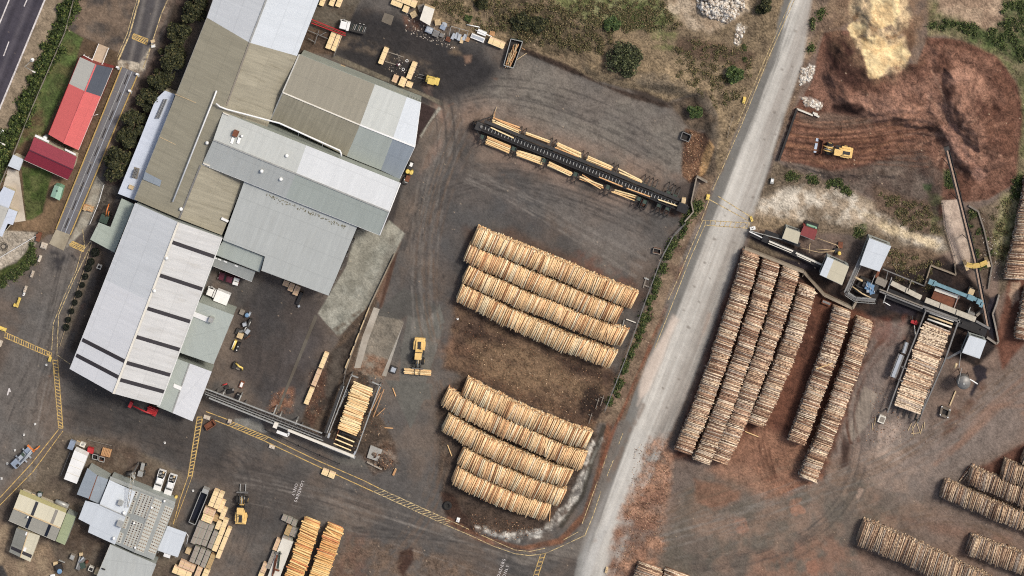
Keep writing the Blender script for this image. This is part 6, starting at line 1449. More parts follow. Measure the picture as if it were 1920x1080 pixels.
lumps('white_duct', 'pale steel duct with a long pipe behind the white trough', 'duct', 904, 60, [('b', 'duct', 'white', (0, 0, .5), (2.2, 1.0, .8), d22), ('c', 'pipe', 'white', (.4, -.1, .95), (4.2, .1), d22)])
tag(MB().tube(P(875, 46, .3), P(900, 51, .3), .12).build('white_pipe', M['white']), 'thin white pipe lying in the weeds above the junk row', 'pipe')
# pit and rail at the green chain
r = thing('green_chain', 'red railed sorting chain sticking out of the shed into the north yard', 'conveyor', P(615, 50, 0))
for k in range(3): MB().bar(P(584, 36+k*3.5, 1.5), P(648, 62+k*2.5, 1.5), .16, .3).build('chain_rail', M['red'] if k != 1 else M['rust'], r)
for t in (.1, .4, .7, .97): q = P(584, 40, 1.3).lerp(P(648, 65, 1.3), t); MB().bar(q, (q.x, q.y, 0), .15, .15).build('leg', M['rust'], r)
r = thing('steel_trestle', 'dark steel frame of crossing beams beside the green chain', 'frame', P(590, 75, 0))
for a, b in (((578, 57), (614, 72)), ((598, 57), (590, 82)), ((641, 63), (626, 106)), ((578, 72), (592, 80)), ((600, 66), (612, 60))): MB().bar(P(*a, 1.0), P(*b, 1.0), .14, .2).build('beam', M['steel'], r)
for x, y in ((590, 82), (614, 72), (626, 106), (641, 63)): q = P(x, y, 1); MB().bar(q, (q.x, q.y, 0), .14, .14).build('leg', M['dsteel'], r)
lumps('crate_pair', 'tan crate and teal crate against the shed edge near the bearers', 'crates', 647, 128, [('b', 'crate', 'tan', (-.6, .3, .5), (1.2, .9, 1.0), d22), ('b', 'crate', 'teal', (.6, -.2, .5), (1.1, .9, .9), d22)])
for k, (a, b) in enumerate((((727, 97), (757, 107)), ((722, 115), (752, 124)))):
    tag(MB().bar(P(*a, .1), P(*b, .1), .18, .2).build('bearer_rail', M['greywood']), ['upper grey bearer running from the lone timber pack', 'lower grey bearer running from the lone timber pack'][k], 'bearer')
for k, (x, y) in enumerate(((763, 114), (756, 130))):
    m = MB(); n = 14
    for j in range(n): a, b = j*2*math.pi/n, (j+1)*2*math.pi/n; c = P(x, y, .12); m.tube(c+Vector((math.cos(a)*.3, math.sin(a)*.3, 0)), c+Vector((math.cos(b)*.3, math.sin(b)*.3, 0)), .07, n=6, caps=False)
    tag(m.build('strap_coil', M['white']), ['white coil of strapping nearer the top of the yard', 'white coil of strapping nearer the packs by the shed'][k], 'coil')
lumps('strapping_cart', 'small white and red strapping cart between the two lone packs', 'cart', 747.5, 120, [('b', 'frame', 'maroon', (0, 0, .4), (.9, .5, .5), .3), ('b', 'bin', 'white', (.15, .05, .7), (.5, .35, .2), .5)])
# small loader by the patchwork shed end
lumps('parked_machine', 'small machine with two round yellow tanks at the end of the patchwork shed', 'machine', 768, 318, [('b', 'body', 'dsteel', (.3, 1.2, .7), (1.2, 1.8, 1.0), d22), ('b', 'cover', 'white', (.5, 1.5, 1.3), (.7, .9, .2), d22), ('v', 'tank', 'yellow', (-.35, -.1, 0), (.48, 1.6), 0), ('v', 'tank', 'yellow', (.5, -.35, 0), (.48, 1.6), 0), ('b', 'frame', 'rust', (-.4, -1.9, .5), (1.0, 1.4, .8), d22)])
lumps('outfeed_cart', 'low grey outfeed cart below the yellow tanked machine', 'cart', 761, 338, [('b', 'deck', 'dsteel', (0, 0, .5), (1.3, 1.6, .3), d22), ('b', 'roller', 'white', (0, .2, .75), (.8, .3, .2), d22), ('b', 'roller', 'galv', (.1, -.3, .75), (.8, .2, .2), d22)])
# machine row in the south yard
lumps('engine', 'scrapped engine with a blue motor at the top of the machine row', 'engine', 460, 588, [('b', 'crate', 'greywood', (-.7, .5, .4), (1.1, 1.1, .8), d22), ('v', 'motor', 'blue', (.5, -.1, .3), (.5, .8), 0), ('b', 'housing', 'ltgrey', (1.1, .1, .6), (.5, .8, 1.0), d22)], 'machines along the annex')
lumps('gearbox', 'dark gearbox with grey covers in the machine row', 'gearbox', 462, 607, [('b', 'case', 'dsteel', (.8, .4, .6), (.7, 2.0, 1.1), d22), ('b', 'cover', 'ltgrey', (-.3, .1, .6), (.9, .8, .9), .3), ('c', 'shaft', 'galv', (.9, .3, 1.2), (1.2, .12), d112), ('c', 'hose', 'black', (-.7, .5, .4), (1.0, .1), .6)], 'machines along the annex')
lumps('press_machine', 'jumble of grey press frames in the middle of the machine row', 'machine', 458, 618, [('b', 'frame', 'steel', (0, 0, .6), (2.4, .5, .8), .2), ('b', 'frame', 'ltgrey', (.9, -.2, .8), (1.1, .9, .5), .9), ('b', 'bed', 'dsteel', (-1.2, -.3, .4), (1.4, 1.3, .7), d22), ('c', 'roller', 'galv', (.3, .4, 1.1), (1.4, .14), 1.0)], 'machines along the annex')
lumps('tan_case', 'square tan cased machine under the press frames', 'machine', 451.5, 627, [('b', 'case', 'tan', (0, 0, .6), (1.4, 1.2, 1.2), d22), ('b', 'motor', 'dsteel', (1.2, -.1, .4), (.9, .8, .6), .2), ('c', 'bar', 'rust', (1.6, -.6, .3), (1.6, .08), .6)], 'machines along the annex')
lumps('yellow_cylinder', 'yellow cylinder lying beside a black unit in the machine row', 'cylinder', 440, 645, [('c', 'cylinder', 'yellow', (0, 0, .5), (2.3, .34), d112), ('c', 'rod', 'white', (-.25, .05, .85), (2.0, .08), d112)], 'machines along the annex')
lumps('black_pump', 'black pump unit with white caps right of the yellow cylinder', 'pump', 447, 649, [('b', 'body', 'black', (0, 0, .5), (.7, 2.2, .9), d22), ('v', 'cap', 'white', (.05, .2, .95), (.14, .15), 0), ('v', 'cap', 'white', (-.25, -.6, .95), (.14, .15), 0)], 'machines along the annex')
r = lumps('loading_arm', 'yellow bent hydraulic arm on a dark base at the foot of the machine row', 'arm', 448, 684, [('b', 'base', 'dsteel', (-.9, .1, .5), (.9, 1.4, .9), d22), ('b', 'plate', 'greywood', (-.1, -.6, .3), (1.0, .8, .5), d22)], 'machines along the annex')
MB().path([(-.6, .7, 1.0), (.3, .1, 1.5), (1.0, -.3, 1.3), (.9, -1.0, .6)], .22, n=7).build('arm', M['yellow'], r, True)
lumps('scrap_heap', 'black frames and coils near the conveyor outlet', 'scrap', 433, 732, [('b', 'frame', 'black', (0, 0, .4), (1.6, 1.0, .6), .2), ('b', 'frame', 'dsteel', (-.9, .9, .4), (.9, .8, .6), .5), ('c', 'hose', 'red', (-1.4, 1.5, .3), (1.2, .15), .3), ('v', 'drum', 'steel', (.6, .4, .3), (.3, .5), 0)])
lumps('tray_stack', 'small white inscribed tray on a rusty frame above the conveyor', 'tray', 453.5, 720, [('b', 'frame', 'rust', (0, 0, .3), (1.0, 1.6, .5), d22), ('b', 'tray', 'white', (0, 0, .58), (.6, 1.1, .06), d22)])
lumps('hopper_stand', 'small dark hopper with a white post north of the conveyor', 'hopper', 449, 741, [('b', 'hopper', 'dsteel', (0, 0, .6), (1.2, 1.3, 1.0), d22), ('b', 'frame', 'galv', (.2, .4, 1.15), (1.2, .15, .15), d22)])
lumps('tool_cart', 'dark cart with red fittings below the timber under the flat roof', 'cart', 562, 565, [('b', 'frame', 'black', (0, .9, .4), (.8, 3.0, .7), d22), ('b', 'motor', 'ltgrey', (-.1, -.9, .7), (.5, .5, .4), .3)])
# scrap around the south-west workshop
lumps('blue_machine', 'dark blue machine scrap at the bottom edge near the cream shed', 'scrap', 112, 1066, [('b', 'body', 'dark', (0, .5, .6), (1.4, 1.8, 1.0), .3), ('v', 'drum', 'blue', (.2, -.2, .6), (.6, .7), 0), ('b', 'crate', 'tan', (-.9, 1.4, .4), (1.0, .8, .7), .2), ('b', 'sheet', 'white', (-1.5, -1.6, .5), (1.1, .9, .1), .2), ('b', 'frame', 'galv', (.6, 1.9, .4), (1.6, .12, .6), d22)])
lumps('grey_scrap', 'heap of grey machine frames south of the cream shed', 'scrap', 152, 1055, [('b', 'frame', 'steel', (0, 0, .5), (1.0, 3.2, .4), -.5), ('b', 'frame', 'galv', (-.5, .3, .7), (.3, 3.0, .3), -.3), ('b', 'bed', 'dgreen', (.5, -.4, .5), (1.1, 1.4, .6), .3), ('c', 'roller', 'ltgrey', (.2, 1.0, .8), (1.6, .18), .8), ('b', 'box', 'tan', (.1, 2.2, .4), (.8, .7, .6), .2), ('v', 'drum', 'rust', (1.5, .4, 0), (.35, .8), 0)])
lumps('grey_locker', 'square grey locker beside the scrap heap', 'locker', 137, 1042, [('b', 'body', 'greywood', (0, 0, .5), (1.1, 1.2, 1.0), d22), ('b', 'door', 'galv', (0, 0, 1.02), (.9, 1.0, .05), d22)])
lumps('white_frame_box', 'white rimmed box right of the scrap heap', 'box', 172, 1064, [('b', 'rim', 'offwhite', (0, 0, .5), (1.2, 1.1, .9), d22), ('b', 'inside', 'dark', (0, 0, .96), (.8, .7, .06), d22)])
lumps('steel_tank', 'shiny horizontal steel tank beside the cream shed awning', 'tank', 118, 942, [('c', 'shell', 'galv', (0, 0, .9), (3.3, .55), d22), ('b', 'saddle', 'dsteel', (-.9, .35, .3), (.3, .9, .6), d22), ('b', 'saddle', 'dsteel', (.9, -.35, .3), (.3, .9, .6), d22)])
lumps('teal_bin', 'small grey-green bin on the north side of the cream shed', 'bin', 76, 925, [('b', 'body', 'dgreen', (0, 0, .6), (1.1, 1.0, 1.1), d22), ('b', 'lid', 'ltgrey', (.1, .1, 1.18), (.9, .8, .08), .2)])
lumps('brown_bin', 'small brown-grey crate left of the grey-green bin', 'crate', 64, 926, [('b', 'body', 'greywood', (0, 0, .5), (1.0, .8, .9), d22), ('b', 'lid', 'tan', (0, 0, .97), (.9, .7, .06), d22)])
lumps('fuel_stand', 'blue-grey steel tank stand north of the white box trailer', 'tank', 137, 830, [('b', 'tank', 'bluegrey', (0, 0, 1.3), (1.3, 2.1, .9), d22), ('b', 'leg', 'steel', (-.4, .7, .45), (.12, .12, .9), 0), ('b', 'leg', 'steel', (.5, -.7, .45), (.12, .12, .9), 0), ('b', 'leg', 'steel', (.6, .5, .45), (.12, .12, .9), 0)])
lumps('white_crate', 'white crate right of the tank stand', 'crate', 156, 832, [('b', 'body', 'offwhite', (0, 0, .4), (1.3, 1.0, .8), d22), ('b', 'top', 'galv', (.1, .1, .84), (.7, .5, .08), .3)])
lumps('timber_crate', 'small tan crate between the tank stand and the white crate', 'crate', 147, 829, [('b', 'body', 'tan', (0, 0, .35), (1.0, .8, .7), d22), ('b', 'lid', 'greywood', (0, 0, .73), (1.0, .8, .06), d22)])
lumps('winch', 'black winch gear at the foot of the lattice mast', 'winch', 243, 886, [('b', 'frame', 'black', (0, 0, .6), (1.4, 1.0, 1.0), .2), ('c', 'drum', 'dsteel', (0, 0, 1.1), (1.2, .35), .2), ('b', 'frame', 'galv', (.9, -.5, .5), (.6, 1.6, .8), .5)])
lumps('yellow_drum', 'round yellow drum at the corner beside the white utes', 'drum', 331, 930, [('v', 'body', 'yellow', (0, 0, 0), (.36, .95), 0), ('v', 'lid', 'yellow', (0, 0, .98), (.3, .03), 0)])
lumps('cable_reel', 'flat wooden cable reel beside the dotted roof', 'reel', 297, 925, [('v', 'flange', 'timber', (0, 0, 0), (.75, .12), 0), ('v', 'core', 'timber', (0, 0, .1), (.4, .3), 0), ('v', 'flange', 'timber', (0, 0, .4), (.75, .1), 0)])
lumps('gas_rack', 'grey bottle rack against the blue-grey roof', 'rack', 181, 878, [('b', 'rack', 'galv', (0, 0, .6), (1.4, .7, 1.2), d22), ('v', 'bottle', 'white', (-.3, .1, .3), (.15, 1.3), 0), ('v', 'bottle', 'ltgrey', (.2, -.1, .3), (.15, 1.3), 0)])
lumps('pump_stand', 'dark pump stand between the canopy and the lumber block', 'pump', 352, 1028, [('b', 'crate', 'tan', (.2, -.4, .4), (1.2, 1.3, .8), d22), ('b', 'pump', 'dsteel', (-1.2, .4, .5), (1.0, 1.0, .9), .3), ('c', 'pipe', 'galv', (-.9, 1.6, .7), (1.6, .07), 1.2)])
# digger under the ribbed canopy notch
r = thing('digger', 'orange armed digger tucked in the notch of the ribbed canopy', 'digger', P(198, 404, 0))
MB().box((0, -.4, 1.2), (2.0, 1.9, 1.3), d22).build('body', M['dgreen'], r, True, bevel=.1); MB().path([(.4, .3, 1.8), (.9, 2.0, 3.0), (1.2, 3.2, 2.0)], .16, n=6).build('arm', M['orange'], r, True); MB().path([(.9, .2, 1.8), (1.3, 1.6, 2.4)], .1, n=6).build('ram', M['orange'], r, True)
for s in (-1, 1): MB().box((s*.8, -.4, .35), (.5, 2.4, .7), d22).build('track', M['rubber'], r, True, bevel=.15)
# ------------------------------------------------------------------ log sorter
def legs(r, pts, h, w, mat):
    for x, y in pts: m_ = MB(); drop(m_, P(x, y, h), w); m_.build('leg', mat, r)
def drop(mb, q, w=.14, m=0): mb.bar(q, (q[0], q[1], 0), w, w, m)
SA, SB = (896, 235, 2.2), (1290, 394, 2.2)
def sp(t, off=0.0, h=2.2):
    """point along the sorter, off metres to the right-hand (south) side"""
    a, b = P(*SA), P(*SB); d = (b-a).normalized(); n = Vector((d.y, -d.x, 0)); q = a.lerp(b, t)+n*off; return Vector((q.x, q.y, h))
r = thing('log_sorter', 'long black log sorting conveyor with bins of peeled logs on both sides', 'conveyor', P(1093, 315, 0))
m = MB(); m.bar(sp(0, -.75), sp(1, -.75), .25, .5); m.bar(sp(0, .75), sp(1, .75), .25, .5); m.bar(sp(0, 0, 1.9), sp(1, 0, 1.9), 1.4, .2); m.build('trough', M['black'], r)
m = MB()
for k in range(62):
    t = .02+k*.0155; m.bar(sp(t, -.45, 2.1), sp(t+.001, .35, 2.1), .16, .14, 0)
m.build('flight', M['galv'], r)
MB().bar(sp(.02, -1.5, 2.3), sp(.97, -1.5, 2.3), .7, .1).build('walkway', M['dsteel'], r)
for k in range(13):
    m = MB(); q = sp(.04+k*.075, 0, 1.8); m.bar(q+Vector((0, 0, 0)), (q.x, q.y, 0), .6, .3); m.build('leg', M['black'], r)
MB().box(sp(.005, 0, 2.5), (1.6, 1.9, 1.0), math.radians(-22)).build('tail_drum', M['dsteel'], r, bevel=.1)
MB().lathe(sp(.015, -.2, 3.0), [(.35, 0), (.35, .25), (.2, .3)]).build('drive_motor', M['steel'], r)
MB().box(sp(.97, -.2, 2.6), (2.2, 2.2, 1.2), math.radians(-22)).build('head_drive', M['black'], r, bevel=.1); MB().box(sp(.965, -1.8, 2.4), (1.0, 1.2, 1.3), math.radians(-10)).build('motor', M['tan'], r, bevel=.1)
m = MB()
for a, b in (((888, 230), (924, 218)), ((890, 236), (905, 266)), ((888, 230), (890, 238)), ((924, 218), (915, 238)), ((911, 262), (903, 268))): m.bar(P(*a, 1.6), P(*b, 1.6), .2, .3); drop(m, P(*a, 1.6))
m.build('guard_rail', M['dsteel'], r)
tag(MB().bar(P(924, 220, .5), P(932, 200, .5), .14, .1).build('loose_slab', M['tan']), 'longer loose lath poking north from the sorter tail', 'lath'); tag(MB().bar(P(927, 222, .6), P(928, 209, .6), .14, .1).build('loose_slab', M['timber']), 'shorter loose lath at the sorter tail', 'lath')
def bin_frame(px, py, side, label):
    rr = thing('sorter_bay', label, 'frame', P(px, py, 0), 0, 'steel frames between sorter bins'); m = MB(); L = 2.6; d = V*(1 if side > 0 else -1)
    for s in (-.55, .55):
        a = P(px, py, 1.9)+U*s; b = a+d*L; b.z = 1.3; m.bar(a, b, .16, .3); drop(m, b, .16); drop(m, a+d*.3, .2)
        m.bar(b, b+Vector((0, 0, 1.0)), .14, .14)
    m.bar(P(px, py, 1.2)+U*-.55+d*1.3, P(px, py, 1.2)+U*.55+d*1.3, .12, .12)
    m.build('beam', M['dsteel'], rr)
    MB().box(P(px, py, 1.6)+d*.5, (1.0, .9, .2), math.radians(-22)).build('tip_plate', M['dgreen'], rr)
    return rr
nb = ['first', 'second', 'third', 'fourth', 'fifth', 'sixth', 'seventh']
for k, (x, y) in enumerate(((918, 245), (975, 262), (1032, 283), (1091, 307), (1148, 330), (1207, 352), (1222, 358), (1252, 366), (1264, 372))): bin_frame(x, y, -1, f'dark bin frame on the north side of the sorter, {["first","second","third","fourth","fifth","sixth","seventh","eighth","ninth"][k]} from its tail')
for k, (x, y) in enumerate(((906, 250), (965, 272), (1022, 294), (1081, 320), (1142, 344), (1200, 366), (1211, 372), (1238, 378), (1254, 384))): bin_frame(x, y+3, 1, f'dark bin frame on the south side of the sorter, {["first","second","third","fourth","fifth","sixth","seventh","eighth","ninth"][k]} from its tail')
def bundle(a, b, n, W, label, h=1.25, spread=.03):
    A, B = P(*a, h), P(*b, h); d = (B-A).normalized(); s = Vector((-d.y, d.x, 0)); L = (B-A).length
    for k in range(n):
        row = 0 if n < 4 else (1 if k >= (n*3)//5 else 0); cnt = n if n < 4 else ((n*3)//5 if row == 0 else n-(n*3)//5); j = k if row == 0 else k-(n*3)//5
        off = ((j+.5)/cnt*W-W/2)*1.45; an = random.gauss(0, spread); dd = Vector((d.x*math.cos(an)-d.y*math.sin(an), d.x*math.sin(an)+d.y*math.cos(an), 0))
        c = (A+B)/2+s*(off*(.95 if row == 0 else .75))+dd*random.gauss(0, .14)+Vector((0, 0, row*.28)); ll = L*random.uniform(.95, 1.02)
        log(c-dd*ll/2, c+dd*ll/2, .37*random.uniform(.85, 1.1), 'cream', label, label.replace('peeled log in', 'logs in'))
bundle((923, 226), (973, 248), 9, 1.6, 'peeled log in the fullest northern bin nearest the sorter tail'); bundle((985, 249), (1031, 267), 2, .5, 'peeled log in the sparse second bin north of the sorter')
bundle((1043, 272), (1089, 293), 7, 1.2, 'peeled log in the third bin north of the sorter'); bundle((1099, 299), (1147, 319), 9, 1.5, 'peeled log in the fourth bin north of the sorter')
bundle((1159, 323), (1205, 341), 3, .9, 'peeled log in the last bin north of the sorter', spread=.06)
bundle((912, 263), (957, 281), 9, 1.5, 'peeled log in the first bin south of the sorter'); bundle((969, 286), (1017, 303), 8, 1.3, 'peeled log in the second bin south of the sorter')
bundle((1028, 307), (1072, 327), 6, .9, 'peeled log in the third bin south of the sorter'); bundle((1087, 331), (1130, 351), 4, .8, 'peeled log in the crossed loose bin south of the sorter', spread=.1)
bundle((1150, 358), (1195, 373), 3, 1.0, 'peeled log in the last bin south of the sorter', spread=.05)
for k, (a, b) in enumerate((((920, 239), (963, 259)), ((1123, 332), (1167, 350)), ((1175, 353), (1219, 369)), ((1234, 374), (1278, 389)))):
    log(P(*a, 2.45), P(*b, 2.45), .34, 'cream', ['thin log riding at the tail end of the sorting conveyor', 'log riding the middle of the sorting conveyor beside the fourth northern bin', 'log riding the sorting conveyor beside the last southern bin', 'log riding the head end of the sorting conveyor by the road'][k], 'logs riding the sorter')
skip('reject_bin', 'open brown reject bin south of the sorter head', 'bin', [(1203, 372), (1216, 376), (1211, 390), (1197, 386)], .9, M['dsteel'], M['rust'])
skip('steel_bin', 'empty dark steel frame bin on the bark at the yard corner', 'bin', [(1280, 247), (1296, 254), (1291, 266), (1276, 260)], 1.0, M['dsteel'], M['dark'], M['steel'])
skip('small_frame_bin', 'small rusty frame bin by the fence below the sorter', 'bin', [(1226, 465), (1239, 468), (1238, 477), (1224, 474)], .8, M['rust'], M['dark'], M['greywood'])
lumps('bearer_stack', 'grey H shaped frame lying by the fence north of the stacks', 'frame', 1209, 529, [('b', 'beam', 'greywood', (0, 0, .2), (.3, 2.6, .3), -.3), ('b', 'beam', 'greywood', (.6, -.9, .3), (1.6, .3, .3), d22), ('b', 'beam', 'galv', (.4, .9, .3), (1.2, .3, .3), d22)])
lumps('pipe_stand', 'white pipe frame at the end of the second north stack', 'frame', 1176, 602, [('b', 'post', 'galv', (-1.0, -.7, .5), (.2, 2.4, .25), -.25), ('b', 'rail', 'offwhite', (.9, .2, .5), (2.4, .2, .25), -.35)])
for k, (x, y) in enumerate(((1120, 755), (1129, 750), (1107, 783))): lumps('log_stake', ['left grey stake frame by the dark wet patch', 'right grey stake frame by the dark wet patch', 'grey stake frame between the dark patch and the south stacks'][k], 'frame', x, y, [('b', 'stake', 'greywood', (0, 0, .5), (.15, 2.6, .15), -.3), ('b', 'foot', 'greywood', (0, .6, .15), (1.0, .15, .15), d22)], 'stake frames')
# east concrete stub wall by the sorter head
r = thing('concrete_wall', 'low concrete wall curving round the head of the sorter', 'wall', P(1300, 355, 0)); m = MB()
for a, b in (((1306, 332), (1296, 378)), ((1306, 330), (1326, 341)), ((1296, 378), (1300, 396)), ((1300, 396), (1284, 414))): m.bar(P(*a, .7), P(*b, .7), .3, 1.4)
m.build('wall', concrete((150, 140, 126)), r)

# ------------------------------------------------------------------ saw shed infeed conveyor and short log deck
r = thing('infeed_conveyor', 'raised grey conveyor running from the log deck into the white shed', 'conveyor', P(525, 785, 0))
for k, (a, b, w, mt) in enumerate((((384, 728), (604, 812), .25, 'galv'), ((384, 734), (604, 820), .16, 'steel'), ((384, 738), (606, 826), .12, 'galv'), ((392, 746), (540, 805), .3, 'galv'), ((540, 806), (664, 856), .55, 'offwhite'))):
    MB().bar(P(*a, 4.0), P(*b, 4.0), w, .35).build('rail', M[mt], r)
MB().bar(P(384, 736, 3.6), P(625, 832, 3.6), 1.5, .15).build('belt', M['dark'], r)
m = MB()
for k in range(30): q = P(384, 731, 3.9).lerp(P(604, 816, 3.9), k/29); m.bar(q, q+V*1.5, .07, .08)
m.build('cross_member', M['steel'], r)
for x, y in ((420, 736), (452, 742), (517, 766), (526, 778), (557, 788)): m = MB(); q = P(x, y, 2.4); m.bar(q, q+V*1.1+Vector((0, 0, 1.2)), .25, .25); drop(m, q, .25); m.build('brace', M['galv'], r)
for t in (.08, .3, .52, .74, .93):
    m = MB(); q = P(384, 736, 3.5).lerp(P(625, 832, 3.5), t)
    for s in (-.7, .7): a = q+V*s; drop(m, a, .25)
    m.build('trestle', M['steel'], r)
m = MB(); m.bar(P(519, 809, 3.2), P(540, 817, 3.2), .7, .12); m.bar(P(540, 817, 3.2), P(543, 807, 3.2), .45, .12); m.build('chute_guard', M['white'], r)
MB().box(P(517, 797, 4.2), (1.0, 1.3, .5), math.radians(-22)).build('drive_box', M['offwhite'], r)
r = thing('log_deck', 'steel log deck with side channels feeding the raised conveyor', 'deck', P(660, 770, 0))
MB().bar(P(643, 722, 2.4), P(611, 812, 2.4), .9, .5).build('channel', M['dsteel'], r); MB().bar(P(645, 724, 2.75), P(613, 812, 2.75), .16, .12).build('channel_lip', M['galv'], r)
for a, b, w, mt in (((660, 702), (617, 812), .2, 'galv'), ((713, 720), (668, 846), .25, 'galv'), ((666, 728), (628, 826), .18, 'rust'), ((658, 703), (672, 708), .25, 'galv'), ((698, 716), (714, 723), .25, 'galv'), ((606, 834), (666, 858), .6, 'galv'), ((618, 812), (612, 830), .5, 'ltgrey'), ((667, 846), (662, 856), .4, 'ltgrey')):
    MB().bar(P(*a, 2.0), P(*b, 2.0), w, .3).build('side_rail', M[mt], r)
for k in range(5): MB().bar(P(670-k*.2+k*2-3, 722+k*3, 1.5), P(634-k*.2+k*2, 824+k*2, 1.5), .15, .3).build('chain', M['black'], r)
for k in range(5): x, y = 655-k*3, 815+k*8.5; MB().bar(P(x-14, y-4, 1.75), P(x+20, y+9, 1.75), .3, .2).build('step', M['dark'], r)
legs(r, ((660, 702), (714, 722), (643, 722), (612, 812), (668, 846), (606, 834), (690, 780), (632, 776)), 1.9, .25, M['steel'])
for k, (a, b) in enumerate((((652, 730), (637, 764)), ((655, 732), (648, 744)), ((714, 726), (694, 770)), ((720, 730), (700, 782)), ((722, 765), (706, 780)), ((713, 737), (697, 770)))):
    tag(MB().bar(P(*a, .9), P(*b, .9), .16, .14).build('slab_strip', M['timber' if k > 1 else 'galv']), ['long steel bar leaning along the left side of the short log deck', 'short steel bar at the top left of the short log deck', 'long slab strip on the right flank of the short log deck', 'outermost slab strip right of the short log deck', 'short slab strip fallen below the others right of the deck', 'middle slab strip right of the short log deck'][k], 'strip')
for k, (a, b) in enumerate((((736, 727), (742, 743)), ((721, 802), (737, 803)), ((839, 834), (847, 855)), ((1032, 951), (1030, 977)), ((1397, 809), (1422, 819)), ((1528, 683), (1560, 672)))):
    log(P(*a, .2), P(*b, .2), .26, 'cream', ['stray log right of the short log deck by the pale concrete', 'stray log lying level on the seal below the concrete patches', 'stray log sticking out from the third south stack', 'white stray log standing off the end of the lowest south stack', 'stray log lying at the foot of the fourth bark stack', 'stray log across the gap between the two separate bark stacks'][k] if k != 5 else 'pale stray log lying on the left of the two separate bark stacks', None)
    if k == 5: o = [x for x in COL.objects if x.name.startswith('log') and x.get('label', '').startswith('pale stray')][-1]; o.location.z = 3.55
for k, (a, b) in enumerate((((1820, 877), (1799, 902)), ((1823, 879), (1806, 902)), ((1818, 874), (1801, 898)))): log(P(*a, .4), P(*b, .4), .26, 'bark', 'thin stray log leaning off the head of the middle south-east stack', 'stray logs at the south-east stack')
for k, (x, y, a) in enumerate(((1716, 796, 60), (1722, 802, 110), (1728, 805, 75), (1712, 808, 100), (1733, 797, 85), (1718, 812, 5), (1706, 800, 65), (1636, 800, 95), (1641, 790, 80))):
    c = P(x, y, .12+.04*(k % 3)); d = Vector((math.cos(math.radians(a)), math.sin(math.radians(a)), 0))*random.uniform(.7, 1.6); tag(MB().bar(c-d, c+d, .13, .1).build('slab_strip', M['tan']), 'pale slab offcut scattered at the foot of the long log deck', 'strip', 'offcuts at the long log deck')
# concrete lumps and wood around
r = thing('concrete_slab', 'tilted pale concrete slab on the rubble mound below the log deck', 'slab', P(703, 852, 0)); MB().slab(PP([(695, 835, .75), (717, 844, .9), (708, 865, .8), (688, 858, .6)]), .3).build('slab', concrete((176, 174, 166)), r)
tag(MB().bar(P(688, 866, .5), P(716, 880, .5), .3, .4).build('kerb_block', concrete((170, 160, 146))), 'long kerb block at the foot of the rubble mound', 'kerb')
lumps('tree_stump', 'broken timber stump right of the rubble mound', 'stump', 740, 884, [('b', 'stump', 'timber', (0, 0, .3), (.5, 1.6, .5), -.4), ('b', 'splinter', 'tan', (.2, .5, .4), (.25, .9, .2), -.2)])
lumps('loader_tub', 'square dark frame on the seal left of the loader grab', 'frame', 738, 692, [('b', 'frame', 'dsteel', (0, 0, .3), (1.6, 1.6, .5), d22), ('b', 'lid', 'ltgrey', (0, 0, .58), (1.1, 1.1, .06), d22)])
# ramp walls around the sunken bay
r = thing('bay_wall', 'long low timber and concrete wall between the apron and the sunken bark bay', 'wall', P(690, 580, 0)); m = MB()
for a, b in (((740, 476), (695, 570)), ((695, 570), (668, 640)), ((668, 640), (646, 700))): m.bar(P(*a, .35), P(*b, .35), .3, .7)
m.build('wall', concrete((150, 138, 120)), r)
for k in range(5): a = P(692-k*9.5, 577+k*24, .75); MB().bar(a, a+V*2.3, .22, .12).build('timber_cap', M['tan'], r)
for nm, q, c in (('concrete_strip', [(701, 576), (712, 580), (690, 640), (676, 690), (664, 690), (680, 630)], (176, 168, 154)), ('concrete_strip', [(752, 616), (757, 604), (724, 706), (716, 704)], (172, 166, 154)), ('concrete_strip', [(590, 590), (596, 593), (556, 690), (522, 772), (518, 770)], (104, 98, 88))):
    o = MB().slab(PP([(x, y, .045) for x, y in q]), .05).build(nm, concrete(c)); o['kind'] = 'structure'
o = MB().slab(PP([(721, 24, .05), (739, 30, .05), (733, 48, .05), (715, 40, .05)]), .05).build('concrete_pad', concrete((118, 110, 98))); o['kind'] = 'structure'

# ------------------------------------------------------------------ east mill
CW = concrete((158, 146, 128)); CD = concrete((120, 110, 98))
r = thing('retaining_wall', 'long concrete capped retaining wall at the head of the bark stacks', 'wall', P(1500, 505, 0)); m = MB()
for a, b in (((1396, 465), (1450, 486)), ((1450, 486), (1507, 509)), ((1507, 509), (1545, 552)), ((1545, 552), (1598, 577)), ((1598, 577), (1607, 561))): m.bar(P(*a, .8), P(*b, .8), .55, 1.6)
m.build('wall', CW, r)
for x, y in ((1421, 474), (1450, 487), (1478, 498), (1507, 511)): q = P(x, y, .7); MB().bar(q, q+V*.9, .2, 1.3).build('buttress', CD, r)
lumps('hanging_rack', 'rusty frame hung below the kink of the retaining wall', 'frame', 1549, 566, [('b', 'frame', 'rust', (0, 0, .5), (2.2, .9, .8), d22), ('b', 'shelf', 'steel', (0, .1, .93), (1.9, .5, .06), d22)])
r = thing('barker_conveyor', 'black conveyor with white steel rails between the cabins and the retaining wall', 'conveyor', P(1480, 470, 0))
MB().bar(P(1407, 436, 1.5), P(1545, 500, 1.5), 1.3, .3).build('belt', M['black'], r); MB().bar(P(1405, 434, 1.9), P(1432, 447, 1.9), .2, .3).build('rail', M['white'], r)
for a, b, w in (((1442, 452), (1487, 471), .35), ((1440, 456), (1484, 474), .12), ((1492, 474), (1540, 496), .4), ((1494, 479), (1520, 491), .15)): MB().bar(P(*a, 1.9), P(*b, 1.9), w, .25).build('rail', M['offwhite'], r)
